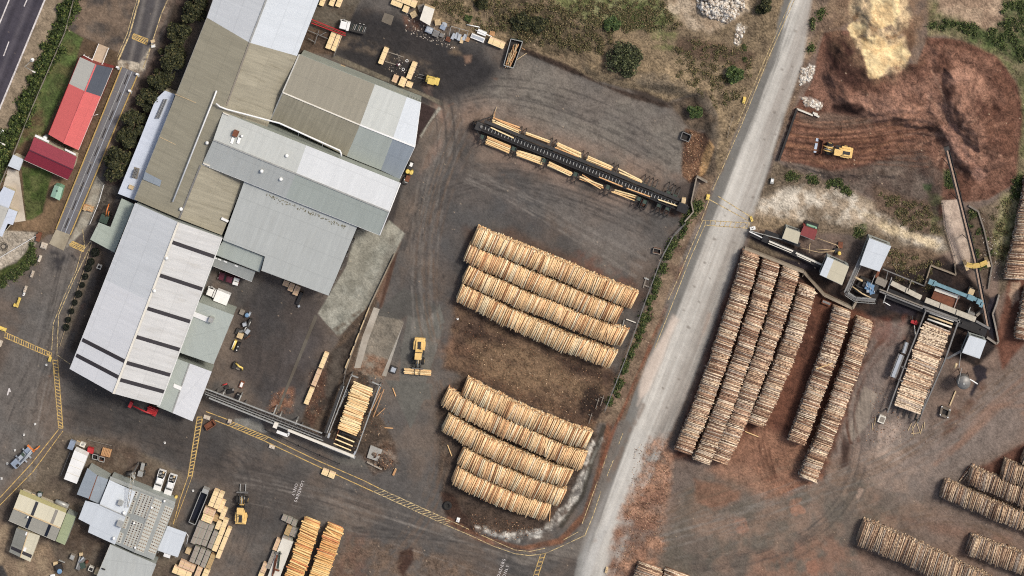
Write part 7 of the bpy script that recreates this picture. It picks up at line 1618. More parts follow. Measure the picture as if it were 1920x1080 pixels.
MB().bar(P(1407, 433, 1.8), P(1467, 449, 1.8), .15, .3).build('rail', M['galv'], r); MB().bar(P(1434, 434, 1.6), P(1500, 460, 1.6), 1.0, .12).build('walkway', M['black'], r)
for t in (.1, .35, .6, .85): m = MB(); drop(m, P(1407, 436, 1.4).lerp(P(1545, 500, 1.4), t), .5); m.build('leg', M['black'], r)
MB().box(P(1434, 447, 1.8), (1.2, 1.6, .9), math.radians(-22)).build('drive', M['black'], r)
r = thing('cable_rail', 'thin pipe rails sagging from the red-brown cabin towards the yellow drum', 'pipe', P(1540, 455, 0))
for a, b, c in (((1531, 446), (1570, 460), (1573, 466)), ((1502, 465), (1535, 473), (1564, 472)), ((1530, 467), (1548, 468), (1565, 470)), ((1517, 474), (1518, 462), (1519, 456))): MB().path([P(*a, 1.1), P(*b, 1.0), P(*c, .8)], .07, n=6).build('pipe', M['tan'], r)
for x, y in ((1531, 446), (1570, 462), (1502, 465)): m = MB(); drop(m, P(x, y, 1.1), .1); m.build('post', M['steel'], r)
lumps('lube_stand', 'dark stand with a bright yellow drum on top behind the beige cabin', 'drum', 1573, 472, [('v', 'drum', 'yellow', (0, 0, .6), (.42, .95), 0), ('b', 'stand', 'dsteel', (-.6, .4, .4), (1.0, 1.2, .7), .2), ('b', 'shelf', 'rust', (.3, 1.7, .4), (1.1, 1.4, .6), -.1)])
lumps('road_sign', 'small white warning sign board at the haul road crossing', 'sign', 1411, 426, [('b', 'board', 'white', (0, 0, .9), (1.3, .8, .08), .2), ('b', 'mark', 'dark', (.1, 0, .96), (.5, .12, .04), .9), ('b', 'mark', 'dark', (-.25, .05, .96), (.5, .12, .04), -.5), ('b', 'post', 'steel', (0, 0, .4), (.08, .08, .9), 0)])
r = thing('gantry_walkway', 'grey grated gantry walkway bent round the blue debarker', 'walkway', P(1600, 530, 0))
for a, b in (((1616, 480), (1586, 548)), ((1586, 548), (1604, 560)), ((1604, 560), (1641, 563))):
    A, B = P(*a, 2.6), P(*b, 2.6); MB().bar(A, B, .95, .12).build('grating', M['steel'], r); s = (B-A).cross(Vector((0, 0, 1))).normalized()*.5
    for q in (-1, 1):
        m = MB(); m.bar(A+s*q+Vector((0, 0, 1.0)), B+s*q+Vector((0, 0, 1.0)), .09, .09)
        for t in (0, .33, .66, 1): z = A.lerp(B, t)+s*q; m.bar(z, z+Vector((0, 0, 1.0)), .07, .07)
        m.build('handrail', M['galv'], r)
    m = MB(); drop(m, A, .2); drop(m, B, .2); m.build('leg', M['dsteel'], r)
r = thing('debarker', 'bright blue debarking machine between the gantry and the saw line', 'machine', P(1631, 541, 0))
for nm, mt, x, y, z, s, a in (('body', 'blue', 1630, 537, 1.4, (2.0, 1.6, 1.2), -.4), ('housing', 'blue', 1634, 545, 1.6, (1.2, 1.4, 1.0), .3), ('motor', 'dsteel', 1622, 533, 1.3, (1.3, 1.1, .9), -.4), ('cover', 'ltgrey', 1627, 546, 2.1, (.6, .6, .3), 0), ('guard', 'dsteel', 1641, 538, 1.2, (1.2, 1.6, 1.2), -.4), ('base', 'dark', 1628, 540, .4, (5.5, 4.0, .7), -.4)):
    MB().box(P(x, y, z), s, a).build(nm, M[mt], r, bevel=.06)
for k in range(5): MB().tube(P(1624+k*3.5, 532+k*3.2, 2.0), P(1626+k*3.5, 538+k*2.5, 2.4), .14, n=8).build('ram', M['blue' if k % 2 else 'ltgrey'], r)
for k, (a, b) in enumerate((((1600, 518), (1617, 527)), ((1599, 530), (1618, 541)), ((1598, 537), (1635, 560)), ((1598, 541), (1644, 564)))): MB().path([P(*a, 1.6), P((a[0]+b[0])/2, (a[1]+b[1])/2+(2 if k else 0), 1.7), P(*b, 1.6)], .16 if k else .28, n=6).build('infeed_pipe', M['tan' if k in (0, 2) else 'black'], r)
r = thing('saw_line', 'long saw line of covered troughs and girders south of the white cabins', 'conveyor', P(1740, 560, 0))
for a, b, w, h, mt in (((1649, 542), (1730, 574), .25, 2.2, 'tan'), ((1649, 546), (1730, 578), .35, 2.0, 'steel'), ((1671, 530), (1727, 558), 1.1, 2.6, 'offwhite'), ((1735, 562), (1829, 599), 1.2, 2.6, 'offwhite'), ((1655, 504), (1733, 536), .22, 2.2, 'steel'), ((1730, 574), (1800, 600), .5, 2.0, 'steel'), ((1733, 580), (1800, 604), .2, 2.0, 'galv'), ((1830, 602), (1856, 616), .5, 1.8, 'steel'), ((1672, 520), (1656, 568), .2, 2.0, 'galv'), ((1709, 525), (1702, 546), .2, 2.6, 'tan'), ((1665, 508), (1657, 540), .15, 2.0, 'steel')):
    MB().bar(P(*a, h), P(*b, h), w, .35).build('trough' if w > 1 else 'girder', M['trough' if w > 1 else 'greywood' if mt == 'tan' else mt], r)
MB().bar(P(1660, 548, 1.3), P(1850, 622, 1.3), 2.4, .3).build('belt', M['black'], r)
for x in (1700, 1764, 1794): t = (x-1671)/158; MB().bar(P(x, 530+t*70-4, 2.85), P(x-3, 530+t*70+8, 2.85), .12, .06).build('trough_joint', M['dsteel'], r)
legs(r, ((1655, 545), (1690, 560), (1730, 577), (1768, 592), (1805, 606), (1840, 618), (1672, 529), (1727, 557), (1829, 600)), 1.9, .3, M['dsteel'])
MB().box(P(1712, 548, 1.6), (.9, 1.4, 1.2), -.4).build('drive', M['dsteel'], r); MB().box(P(1652, 528, 1.8), (2.6, 1.6, .9), -.4).build('chipper_box', M['greywood'], r); MB().bar(P(1655, 490, 2.0), P(1643, 520, 2.0), .6, .3).build('feed_chute', M['rust'], r); MB().bar(P(1641, 515, 3.0), P(1633, 535, 3.0), .12, .12).build('pipe', M['galv'], r)
r = thing('sorting_table', 'brown sorting table under a teal gantry beam', 'table', P(1775, 550, 0))
MB().slab(PP([(1753, 542, 1.8), (1799, 556, 1.9), (1789, 579, 1.8), (1746, 559, 1.8)]), .25).build('table_bed', M['rust'], r); MB().slab(PP([(1754, 539, 2.4), (1800, 555, 2.4), (1798, 561, 2.3), (1752, 545, 2.3)]), .1).build('splash_plate', M['offwhite'], r)
for k in range(3): MB().bar(P(1798-k*1, 555+k, 2.3), P(1788, 580, 2.1), .3 if k == 0 else .1, .2).build('side_beam', M['rust' if k == 0 else 'galv'], r)
r = thing('teal_gantry', 'teal gantry beam with motor boxes across the head of the sorting table', 'gantry', P(1795, 547, 0))
MB().bar(P(1742, 527, 3.6), P(1842, 566, 3.6), .75, .55).build('beam', M['teal'], r)
for x, y, s in ((1746, 529, 1.3), (1752, 531, .8), (1820, 558, 1.6), (1836, 566, 1.2), (1840, 571, .8)): MB().box(P(x, y, 4.0), (s, 1.2, .5), -.4).build('motor_box', M['teal'], r, bevel=.05)
legs(r, ((1744, 528), (1780, 543), (1838, 566)), 3.4, .3, M['dsteel'])
lumps('control_kiosk', 'small grey kiosk north of the teal gantry', 'kiosk', 1819, 543, [('b', 'body', 'greywood', (0, 0, 1.0), (1.1, 1.4, 2.0), d22), ('b', 'roof', 'tan', (0, 0, 2.05), (1.3, 1.6, .1), d22)])
lumps('edger', 'grey edging machine at the east end of the saw line', 'machine', 1818, 587, [('b', 'body', 'steel', (0, 0, .9), (1.8, 1.4, 1.4), d22), ('b', 'guard', 'greywood', (2.4, .6, .8), (.6, 2.6, 1.2), d22-.5), ('c', 'pipe', 'galv', (-.5, .9, 1.9), (2.4, .12), d112), ('v', 'motor', 'dsteel', (-.6, -2.2, .3), (.35, .9), 0)])
r = thing('chip_conveyor', 'long thin chip conveyor climbing from the mill to the bark heap', 'conveyor', P(1815, 450, 0))
TOP, MIDC, LOW = P(1775, 278, 8.4), P(1828, 489, 3.4), P(1852, 612, 1.4)
for A, B in ((TOP, MIDC), (MIDC, LOW)):
    s = (B-A).cross(Vector((0, 0, 1))).normalized()
    MB().bar(A, B, .95, .25).build('trough', M['black'], r); MB().bar(A+Vector((0, 0, .18)), B+Vector((0, 0, .18)), .38, .1).build('bark_load', paint((176, 150, 130), .95, .4, 4, dirt=.5), r)
    for q in (-1, 1): MB().bar(A+s*q*.52+Vector((0, 0, .2)), B+s*q*.52+Vector((0, 0, .2)), .1, .35).build('side_plate', M['dsteel'], r)
    for t in (.15, .45, .8): p_ = A.lerp(B, t); m = MB(); [m.bar(p_+s*q*.5-Vector((0, 0, .1)), (p_.x+s.x*q*1.1, p_.y+s.y*q*1.1, 0), .12, .12) for q in (-1, 1)]; m.build('trestle', M['dsteel'], r)
MB().box(TOP, (1.2, .9, .7), .3).build('head_pulley', M['dsteel'], r)
r = thing('walk_bridge', 'yellow painted walk bridge arched over the chip conveyor', 'bridge', P(1830, 495, 0))
ar = [(1812, 496), (1824, 499), (1838, 497), (1851, 491)]
for a, b in zip(ar, ar[1:]):
    MB().bar(P(*a, 4.0), P(*b, 4.0), 1.0, .12).build('deck', paint((206, 174, 98), .6, .2, 2, dirt=.4), r)
    for q in (-.5, .5): A, B = P(*a, 4.8), P(*b, 4.8); s = (B-A).cross(Vector((0, 0, 1))).normalized()*q; MB().bar(A+s, B+s, .08, .08).build('handrail', M['yellow'], r)
for x, y in ((1811, 497), (1851, 491)): MB().box(P(x, y, 2.0), (.8, 1.3, 4.0), .3).build('stair_tower', M['tan'], r)
r = thing('yard_kerb', 'low concrete kerb wall winding past the chip conveyor', 'wall', P(1850, 480, 0)); m = MB()
for a, b in zip([(1816, 385), (1834, 396), (1845, 430), (1860, 498), (1856, 520), (1853, 541)], [(1834, 396), (1845, 430), (1860, 498), (1856, 520), (1853, 541)]): m.bar(P(*a, .3), P(*b, .3), .35, .6)
m.build('kerb', concrete((136, 128, 118)), r)
r = thing('yard_kerb', 'low concrete kerb wall round the dark puddle at the east end of the mill', 'wall', P(1870, 600, 0)); m = MB()
pts = [(1873, 552), (1868, 570), (1861, 588), (1866, 610), (1872, 640), (1868, 644), (1850, 632)]
for a, b in zip(pts, pts[1:]): m.bar(P(*a, .4), P(*b, .4), .4, .8)
m.build('kerb', concrete((150, 142, 132)), r)
r = thing('pit_wall', 'thin concrete pit wall north of the saw line', 'wall', P(1760, 510, 0)); m = MB()
for a, b in (((1733, 536), (1745, 497)), ((1745, 497), (1792, 515)), ((1792, 515), (1790, 494))): m.bar(P(*a, .4), P(*b, .4), .3, .8)
m.build('wall', CW, r)
r = thing('edge_fence', 'grey post and rail fence beside the pale ramp of ground near the chip conveyor', 'fence', P(1780, 440, 0)); m = MB()
for a, b in zip([(1768, 382), (1774, 430), (1790, 480), (1792, 494)], [(1774, 430), (1790, 480), (1792, 494)]): m.bar(P(*a, .8), P(*b, .8), .1, .1); drop(m, P(*a, .8), .12)
m.build('rail', M['dsteel'], r)
r = thing('hopper', 'round grey hopper silo on legs with a white pipe, beside the cabin on stilts', 'silo', P(1802, 707, 0))
c = P(1802, 704, 0); MB().lathe((c.x, c.y, 1.6), [(.3, 0), (1.55, 1.4), (1.6, 3.4), (1.5, 3.6), (.3, 4.0)], n=28).build('bowl', M['steel'], r); MB().lathe((c.x, c.y, 5.58), [(.28, 0), (.28, .12)], n=14).build('lid', M['galv'], r)
for k in range(4): a = k*math.pi/2+.4; MB().bar((c.x+1.5*math.cos(a), c.y+1.5*math.sin(a), 3.6), (c.x+1.7*math.cos(a), c.y+1.7*math.sin(a), 0), .16, .16).build('leg', M['dsteel'], r)
MB().path([P(1813, 709, 4.6), P(1822, 713, 4.4), P(1833, 720, 4.2)], .14).build('pipe', M['white'], r); MB().tube(P(1794, 681, 5.0), P(1790, 690, 5.0), .3).build('inlet', M['tan'], r); MB().bar(P(1802, 661, 5.6), P(1798, 690, 5.6), .1, .1).build('feed_pipe', M['galv'], r); MB().bar(P(1803, 690, 5.75), P(1797, 720, 5.75), .1, .08).build('seam', M['galv'], r)
r = thing('drain_sump', 'square concrete drain sump with corner posts south of the hopper', 'sump', P(1772, 771, 0)); m = MB()
for a, b in (((1766, 762), (1781, 768)), ((1781, 768), (1777, 782)), ((1777, 782), (1763, 777)), ((1763, 777), (1766, 762))): m.bar(P(*a, .5), P(*b, .5), .5, 1.0)
m.build('kerb', CD, r); MB().slab(PP([(1768, 765, .3), (1779, 769, .3), (1775, 780, .3), (1765, 776, .3)]), .2).build('grate', M['dark'], r)
for x, y in ((1766, 762), (1781, 768), (1777, 782), (1763, 777)): MB().lathe(P(x, y, 1.0), [(.14, 0), (.14, .3)], n=10).build('post', M['white'], r)
tag(MB().bar(P(1792, 733, .25), P(1781, 760, .25), .3, .3).build('drain_pipe', M['tan']), 'tan drain pipe running down to the square sump', 'pipe')
r = thing('log_table', 'long log deck of the east mill with steel side rails and rollers', 'deck', P(1727, 690, 0))
for a, b, w in (((1736, 582), (1700, 674), .3), ((1700, 674), (1664, 773), .3), ((1798, 599), (1772, 674), .35), ((1772, 674), (1720, 793), .3), ((1734, 581), (1798, 603), .35), ((1690, 687), (1702, 692), .2), ((1684, 711), (1694, 715), .2), ((1742, 730), (1722, 790), .15)): MB().bar(P(*a, 2.6), P(*b, 2.6), w, .5).build('side_rail', M['steel'], r)
for k in range(4): f = (k+.5)/4; MB().bar(P(1740+f*50, 592+f*18, 1.6), P(1676+f*44, 772+f*18, 1.6), .3, .5).build('chain', M['black'], r)
for k, y in enumerate((586, 592, 598)): MB().tube(P(1743-k*2, y, 2.5), P(1788-k*2, y+16, 2.5), .22, n=10).build('roller', M['offwhite'] if k != 1 else M['tan'], r)
legs(r, ((1736, 582), (1700, 674), (1664, 773), (1798, 599), (1772, 674), (1720, 793), (1682, 722), (1746, 735)), 2.5, .3, M['dsteel'])
MB().bar(P(1776, 672, 2.8), P(1802, 658, 3.4), .5, .3).build('access_arm', M['steel'], r)
r = thing('side_platform', 'two grey steel platforms along the left side of the long log deck', 'platform', P(1686, 680, 0))
for a, b, w in (((1700, 642), (1694, 662), 1.0), ((1690, 665), (1674, 707), 1.5)): MB().bar(P(*a, 2.4), P(*b, 2.4), w, .5).build('deck', M['steel'], r); MB().bar(P(a[0], a[1], 2.75), P(b[0], b[1], 2.75), w*.5, .12).build('grating', M['ltgrey'], r)
legs(r, ((1699, 644), (1694, 662), (1689, 668), (1675, 705)), 2.2, .4, M['dsteel'])
lumps('white_box', 'small white open box at the low end of the long log deck', 'box', 1652.5, 784, [('b', 'body', 'offwhite', (0, 0, .5), (1.6, 1.7, 1.0), d22), ('b', 'inside', 'greywood', (.1, 0, 1.02), (1.1, 1.2, .05), d22)])
lumps('red_winch', 'red winch with a white boom beside the long log deck', 'winch', 1713, 602, [('b', 'body', 'red', (0, 0, .8), (1.6, .7, .9), d22), ('b', 'frame', 'dsteel', (-.4, .9, 1.0), (.25, 1.4, .3), 0), ('c', 'boom', 'offwhite', (.2, -2.2, 1.4), (3.2, .12), math.radians(-84)), ('b', 'head', 'red', (.4, .3, 1.3), (.6, .5, .4), .5)])
tag(MB().tube(P(1657, 566, .15), P(1669, 573, .15), .12).build('white_pipe', M['white']), 'short white pipe on the ground by the dark puddle south of the saw line', 'pipe')
r = thing('timber_barrier', 'weathered broken timber barrier at the top of the dozer pad', 'barrier', P(1510, 212, 0))
for a, b in (((1494, 204), (1507, 209)), ((1507, 209), (1524, 216)), ((1526, 214), (1536, 219)), ((1524, 211), (1533, 214))): MB().bar(P(*a, .5), P(*b, .5), .3, .8).build('plank', M['offwhite'], r)
r = thing('pile_wall', 'dark retaining wall along the road side of the bark pad', 'wall', P(1476, 255, 0)); MB().bar(P(1494, 204, .5), P(1460, 300, .5), .5, 1.2).build('wall', M['dark'], r)
lumps('gate_box', 'small white and grey box by the road at the corner of the bark pad', 'box', 1447.5, 338, [('b', 'body', 'galv', (0, 0, .5), (.8, 1.2, 1.0), -.2), ('b', 'lid', 'white', (0, .2, 1.03), (.6, .6, .06), -.2)])

# ------------------------------------------------------------------ fences, poles, barriers
def fence(name, label, pts, h, step, mat, rails=2, postw=.1, group=None):
    p3 = [P(x, y, 0) for x, y in pts]; c = sum(p3, Vector())/len(p3); r = thing(name, label, 'fence', (c.x, c.y, 0), 0, group)
    rl, ps = MB(), MB()
    for a, b in zip(p3, p3[1:]):
        n = max(1, int((b-a).length/step))
        for k in range(n+1): q = a.lerp(b, k/n); ps.bar(q, q+Vector((0, 0, h)), postw, postw)
        for j in range(rails): z = Vector((0, 0, h*(j+1)/rails-.05)); rl.bar(a+z, b+z, .07, .09)
    ps.build('post', mat, r); rl.build('rail', mat, r); return r
fence('boundary_fence', 'long pale rail fence between the hedge and the lawn', [(142, -10), (124, 58), (60, 205), (26, 290), (14, 316), (0, 350)], 1.6, 3, M['greywood'], 3)
fence('yard_fence', 'wire fence with dark posts between the log stacks and the haul road', [(1285, 416), (1262, 440), (1240, 482), (1210, 562), (1172, 672), (1134, 768)], 1.8, 3, M['steel'], 3)
fence('short_fence', 'short rail fence by the crimson hall gate', [(27, 289), (47, 297)], 1.4, 1.5, M['tan'], 2)
fence('bank_fence', 'low broken rail on the bank beside the upper haul road', [(1375, 218), (1368, 236), (1364, 256)], .8, 2, M['greywood'], 1)
fence('white_rail', 'white rail between the weighbridge pad and the digger', [(196, 345), (186, 380), (170, 418)], 1.1, 2, M['white'], 2)
fence('bed_kerb_rail', 'thin rail along the shrub bed facing the white shed', [(173, 452), (160, 500), (140, 560), (113, 648)], .5, 2.5, M['tan'], 1)
fence('workshop_rail', 'pipe rail north of the white box trailer', [(133, 845), (116, 888)], 1.1, 2, M['steel'], 2); fence('pallet_rail', 'thin fence line north of the pallets', [(166, 822), (210, 833)], .9, 2, M['greywood'], 1)
fence('conveyor_fence', 'bent fence south of the raised conveyor', [(498, 804), (560, 834), (600, 852), (637, 868)], 1.0, 3, M['dsteel'], 2); fence('gravel_fence', 'diagonal white rail fence across the gravel bed', [(0, 482), (70, 440)], 1.0, 2, M['white'], 2)
fence('pad_rail', 'grey rail down the sunken bay edge left of the log deck', [(650, 690), (643, 722)], 1.0, 2, M['steel'], 2)
def lamp(px, py, label):
    r = thing('street_lamp', label, 'lamp', P(px, py, 0), 0, 'highway lamps'); MB().tube((0, 0, 0), (0, 0, 7.5), .11, n=8, r2=.08).build('pole', M['galv'], r, True); MB().lathe((0, 0, 0), [(.45, 0), (.45, .3), (.2, .4)]).build('base', M['white'], r, True)
    MB().path([(0, 0, 7.4), (.9, -.4, 7.9), (2.0, -1.0, 8.0)], .06, n=6).build('arm', M['galv'], r, True); MB().box((2.2, -1.1, 7.98), (.8, .3, .14), -.45).build('lamp_head', M['offwhite'], r, True); return r
lamp(61, 112, 'lamp post beside the highway near the top of the lawn'); lamp(5, 246, 'lamp post beside the highway near the left edge')
BC = concrete((214, 202, 184))
def block(px, py, L, W, h, ang, label, mat=None, group='concrete road blocks'):
    r = thing('road_block', label, 'barrier', P(px, py, 0), ang, group); m = MB(); m.box((0, 0, h*.3), (L, W, h*.6)); m.box((0, 0, h*.8), (L*.98, W*.6, h*.4), taper=.9); m.build('block', mat or BC, r, True, bevel=.04)
    MB().box((0, 0, h+.02), (.2, .1, .1)).build('lifting_eye', M['rust'], r, True); return r
for a in ((83, 460, 1.5, 1.4, .8, -.3, 'large square concrete block at the end of the weighbridge'), (75, 484, 1.5, .7, .8, 1.2, 'concrete block below the large square block'), (61, 513, 1.5, .7, .8, 1.2, 'concrete block standing alone in the middle of the line of blocks'), (48, 541, 1.4, .7, .8, 1.2, 'concrete block just above the yellow angle'), (1, 643, 1.4, .9, .8, 1.2, 'concrete block cut by the left edge')): block(*a)
block(45, 551, .8, .5, .5, 1.2, 'small white block touching the lowest grey concrete block', M['white']); block(35.5, 564, 1.7, .65, .8, 1.2, 'upright arm of the yellow concrete angle', M['yellow'], 'yellow road blocks'); block(30.5, 572, 1.2, .7, .8, -.25, 'foot of the yellow concrete angle', M['yellow'], 'yellow road blocks')
block(5, 616, 1.9, .8, .6, -.35, 'yellow block at the west end of the ladder crossing', M['yellow'], 'yellow road blocks'); block(94, 673, .7, 1.1, .7, -.3, 'yellow block at the junction of two ladder walkways', M['yellow'], 'yellow road blocks')
block(1395, 187, .7, 1.5, .9, -.25, 'yellow block beside the upper haul road', M['yellow'], 'yellow road blocks'); block(1327, 369, .8, 1.3, .9, -.25, 'yellow block by the road near the sorter head', M['yellow'], 'yellow road blocks'); block(1409, 410, .6, 1.2, .7, .3, 'yellow block at the east end of the road crossing', M['yellow'], 'yellow road blocks')
block(1137, 1068, .6, 1.4, .6, -.25, 'tan block by the edge of the haul road at the bottom', M['tan']); block(510, 837, 1.4, .8, .7, -.3, 'pale block on the walkway line under the conveyor'); block(859, 974, .8, 1.0, .7, -.3, 'white block on the bark beside the round tyre', M['white']); block(431, 789, .9, .9, .8, -.3, 'pale block where the ladder walkway meets the conveyor'); block(388, 782, 1.6, .9, .7, -.3, 'pale block at the corner of the annex')
for k, (x, y, lb) in enumerate(((309, 830, 'tiny white cone in the open yard south of the white shed'), (66, 795, 'white cone north of the grey crane'), (45, 815, 'white cone left of the diagonal walkway'), (28, 844, 'upper white cone left of the grey crane'), (14, 869, 'lower white cone left of the grey crane'), (3, 897, 'white cone near the left edge below the grey crane'), (362, 920, 'white cone between the ladder walkway and the lumber block'), (858, 598, 'white cone left of the north stacks'), (87, 684, 'white cone below the yellow block'))):
    r = thing('marker_cone', lb, 'cone', P(x, y, 0), 0, 'white yard cones'); MB().box((0, 0, .03), (.45, .45, .06)).build('base', M['white'], r, True); MB().lathe((0, 0, .06), [(.17, 0), (.05, .6)], n=12).build('body', M['white'], r, True)
r = thing('tyre', 'big black tyre lying on the bark below the south stacks', 'tyre', P(839, 947, 0)); MB().lathe((0, 0, 0), [(.45, 0), (.95, .05), (1.05, .3), (.95, .55), (.5, .6), (.45, .3)], n=28).build('tread', M['rubber'], r, True); MB().lathe((0, 0, 0), [(.44, 0), (.44, .12)], n=24).build('rim', M['dsteel'], r, True)
r = thing('cable_coil', 'black hose coil lying on the gravel bed', 'coil', P(7, 462, 0))
for rr_ in (.55, .7, .95): m = MB(); m.path([(math.cos(k*.35)*rr_, math.sin(k*.35)*rr_, .1) for k in range(19)], .05, n=6); m.build('hose', M['black'], r, True)
lumps('brick_pier', 'red-brown brick pier at the end of the gravel rail', 'pier', 74, 443, [('b', 'pier', 'rust', (0, 0, .5), (.9, 2.0, 1.0), -.3), ('b', 'cap', 'rust', (-.2, .4, 1.03), (.8, .8, .08), -.3)])
lumps('planter', 'square white planter by the shrub bed', 'planter', 187, 499, [('b', 'box', 'offwhite', (0, 0, .3), (1.1, 1.1, .6), d22), ('v', 'soil', 'dark', (0, 0, .55), (.35, .08), 0)])
lumps('bin_crate', 'pallet crate of pale offcuts on the weighbridge pad', 'crate', 166.5, 389, [('b', 'crate', 'timber', (0, 0, .4), (2.4, 1.2, .8), -.3)] + [('b', 'offcut', 'tan', (random.uniform(-.9, .9), random.uniform(-.4, .4), .85), (.9, .15, .12), random.uniform(-1, 1)) for _ in range(14)])
lumps('pole_box', 'white boxed pole unit beside the tree row at the approach road', 'pole', 288, 80, [('b', 'base', 'offwhite', (0, -.7, .3), (.9, .7, .6), .2), ('b', 'lid', 'white', (0, -.75, .63), (.9, .4, .08), .2), ('v', 'post', 'galv', (.1, .4, 0), (.2, 2.6), 0), ('b', 'lamp', 'tan', (.3, .9, 2.6), (.9, .7, .4), .3)])
for k, (x, y, lb) in enumerate(((222, 124, 'white post at the left side of the weighbridge end'), (245, 168, 'white instrument post beside the weighbridge by the trees'), (259, 137, 'small white post at the right side of the weighbridge end'))): lumps('bollard', lb, 'post', x, y, [('v', 'post', 'offwhite', (0, 0, 0), (.2, 1.1), 0), ('b', 'cap', 'white', (0, 0, 1.2), (.7, .45, .2), d22), ('b', 'foot', 'galv', (.1, -.5, .2), (.6, .6, .4), d22)], 'weighbridge posts')
# weighbridge deck
r = thing('weighbridge', 'long steel weighbridge deck with slotted plates and yellow edges', 'weighbridge', P(180, 285, 0))
q = [(228, 126), (259, 138), (132, 440), (105, 430)]
MB().slab(PP([(x, y, .3) for x, y in q]), .3).build('deck', roofmat((128, 126, 128), .2, .3, .2, .25, (90, 84, 76), 41), r)
L0, L1, R0_, R1_ = P(228, 126, .3), P(105, 430, .3), P(259, 138, .3), P(132, 440, .3)
for a, b in ((L0, L1), (R0_, R1_)): MB().bar(a+Vector((0, 0, .06)), b+Vector((0, 0, .06)), .28, .16).build('edge_rail', paint((190, 160, 96), .7, .35, 3, dirt=.6), r)
for f in (.36, .64): MB().bar(L0.lerp(R0_, f)+Vector((0, 0, .03)), L1.lerp(R1_, f)+Vector((0, 0, .03)), .16, .05).build('centre_strip', M['galv'] if f < .5 else M['ltgrey'], r)
for k in range(9): t = (k+.5)/9; MB().bar(L0.lerp(L1, t-.03).lerp(R0_.lerp(R1_, t-.03), .5)+Vector((0, 0, .02)), L0.lerp(L1, t+.03).lerp(R0_.lerp(R1_, t+.03), .5)+Vector((0, 0, .02)), .22, .05).build('slot', M['dark'], r)
for k in range(6): t = (k+1)/7; MB().bar(L0.lerp(L1, t)+Vector((0, 0, .015)), R0_.lerp(R1_, t)+Vector((0, 0, .015)), .12, .04).build('plate_joint', M['greywood'], r)
MB().slab(PP([(105, 430, .28), (132, 440, .28), (119, 470, .06), (92, 457, .06)]), .06).build('ramp', concrete((170, 160, 138)), r)
for k, (a, b) in enumerate((((96, 428), (106, 424)), )): pass

# ------------------------------------------------------------------ painted lines
def wornpaint(c, lo=.40, hi=.62):
    m, nt, b = new_mat('road_paint'); g = N(nt, 'ShaderNodeNewGeometry').outputs['Position']
    f = ramp(nt, noise(nt, g, 1.3, 6, .8), lo, hi); nt.links.new(mixc(nt, f, alb(c), alb((112, 100, 84))), b.inputs['Base Color']); b.inputs['Roughness'].default_value = .85; return m
YEL = wornpaint((206, 172, 100), .46, .62); YELP = wornpaint((214, 190, 136), .43, .58); WHT = wornpaint((214, 208, 204), .46, .78)
def zat(p): return p.z
def gz(p):
    j = (p.x/S+960+90)/STEP; i = (540-p.y/S+90)/STEP; i, j = int(min(max(i, 0), NY-2)), int(min(max(j, 0), NX-2)); return float(Z[i:i+2, j:j+2].max())
def paintline(mb, a, b, w):
    A, B = P(*a), P(*b); n = max(1, int((B-A).length/3)); d = (B-A).normalized(); s = Vector((-d.y, d.x, 0))*w/2
    for k in range(n):
        p, q = A.lerp(B, k/n), A.lerp(B, (k+1)/n); p.z = gz(p)+.02; q.z = gz(q)+.02; mb.poly([p-s, q-s, q+s, p+s])
def mark(mats, segs, name='road_marking'):
    mb = MB()
    for a, b, w in segs: paintline(mb, a, b, w)
    o = mb.build(name, mats); o['kind'] = 'structure'; return o
def poly(pts, w): return [(a, b, w) for a, b in zip(pts, pts[1:])]
def lerp2(a, b, t): return (a[0]+(b[0]-a[0])*t, a[1]+(b[1]-a[1])*t)
def ladder(a0, a1, b0, b1, n, w=.2, rw=.2, lean=0.0, mats=YEL):
    sg = [(a0, a1, w), (b0, b1, w)]
    for k in range(n+1):
        t = k/n; t2 = min(1, max(0, t+lean)); sg.append((lerp2(a0, a1, t), lerp2(b0, b1, t2), rw))
    return mark(mats, sg)
ladder((10, 623), (97, 662), (7, 632), (95, 670), 20, lean=.02); ladder((99, 675), (110, 802), (108, 673), (118, 803), 21, .22, .22, .03)
ladder((370, 782), (352.7, 893), (380, 782), (360, 894), 17, .24, .22, -.03); ladder((428, 798), (494.5, 826), (436, 791), (503.6, 819.6), 12, .2, .2, .05)
ladder((700, 921.7), (833, 983), (710, 915), (848, 978), 19, .17, .15, .03, YELP); ladder((1014, 1039), (996, 1092), (1023, 1037.5), (1005, 1092), 7, .2, .18)
ladder((1321.7, 422), (1403, 428), (1318, 413), (1405, 418), 9, .2, .17, .06, YELP)
mark(YEL, [((101.7, 690), (103, 700), .2), ((88, 664), (96, 668), .5)])
mark(YELP, poly([(1345, 367), (1410, 408)], .2)+poly([(1330, 374), (1405, 415)], .2)+poly([(1315, 413), (1330, 374)], .15))
h1 = [(250.8, 63.3), (277.5, 73.3), (275, 83.3), (247.5, 71.7)]
def hatch(q, n, w=.25):
    sg = poly([q[0], q[1]], w)+poly([q[3], q[2]], w)+poly([q[0], q[3]], w)+poly([q[1], q[2]], w)
    for k in range(n): sg.append((lerp2(q[0], q[1], (k+1)/n), lerp2(q[3], q[2], max(0, (k-.2)/n)), w*1.2))
    mark(YEL, sg)
hatch(h1, 7); hatch([(136, 452.5), (159, 462.5), (156, 471.7), (130, 460)], 6)
mark(YEL, poly([(110, 805), (60, 868), (0, 933)], .2)); mark(YEL, poly([(118, 808), (62, 884), (0, 947)], .18))
mark(YEL, poly([(352.7, 893), (338, 935), (325, 983)], .18)); mark(YEL, poly([(360, 894), (347, 930), (330, 975)], .12))
mark(YEL, poly([(503.6, 819.6), (590, 861), (680, 900), (710, 915)], .2)); mark(YEL, poly([(494.5, 826), (505, 831), (600, 876), (700, 921.7)], .2))
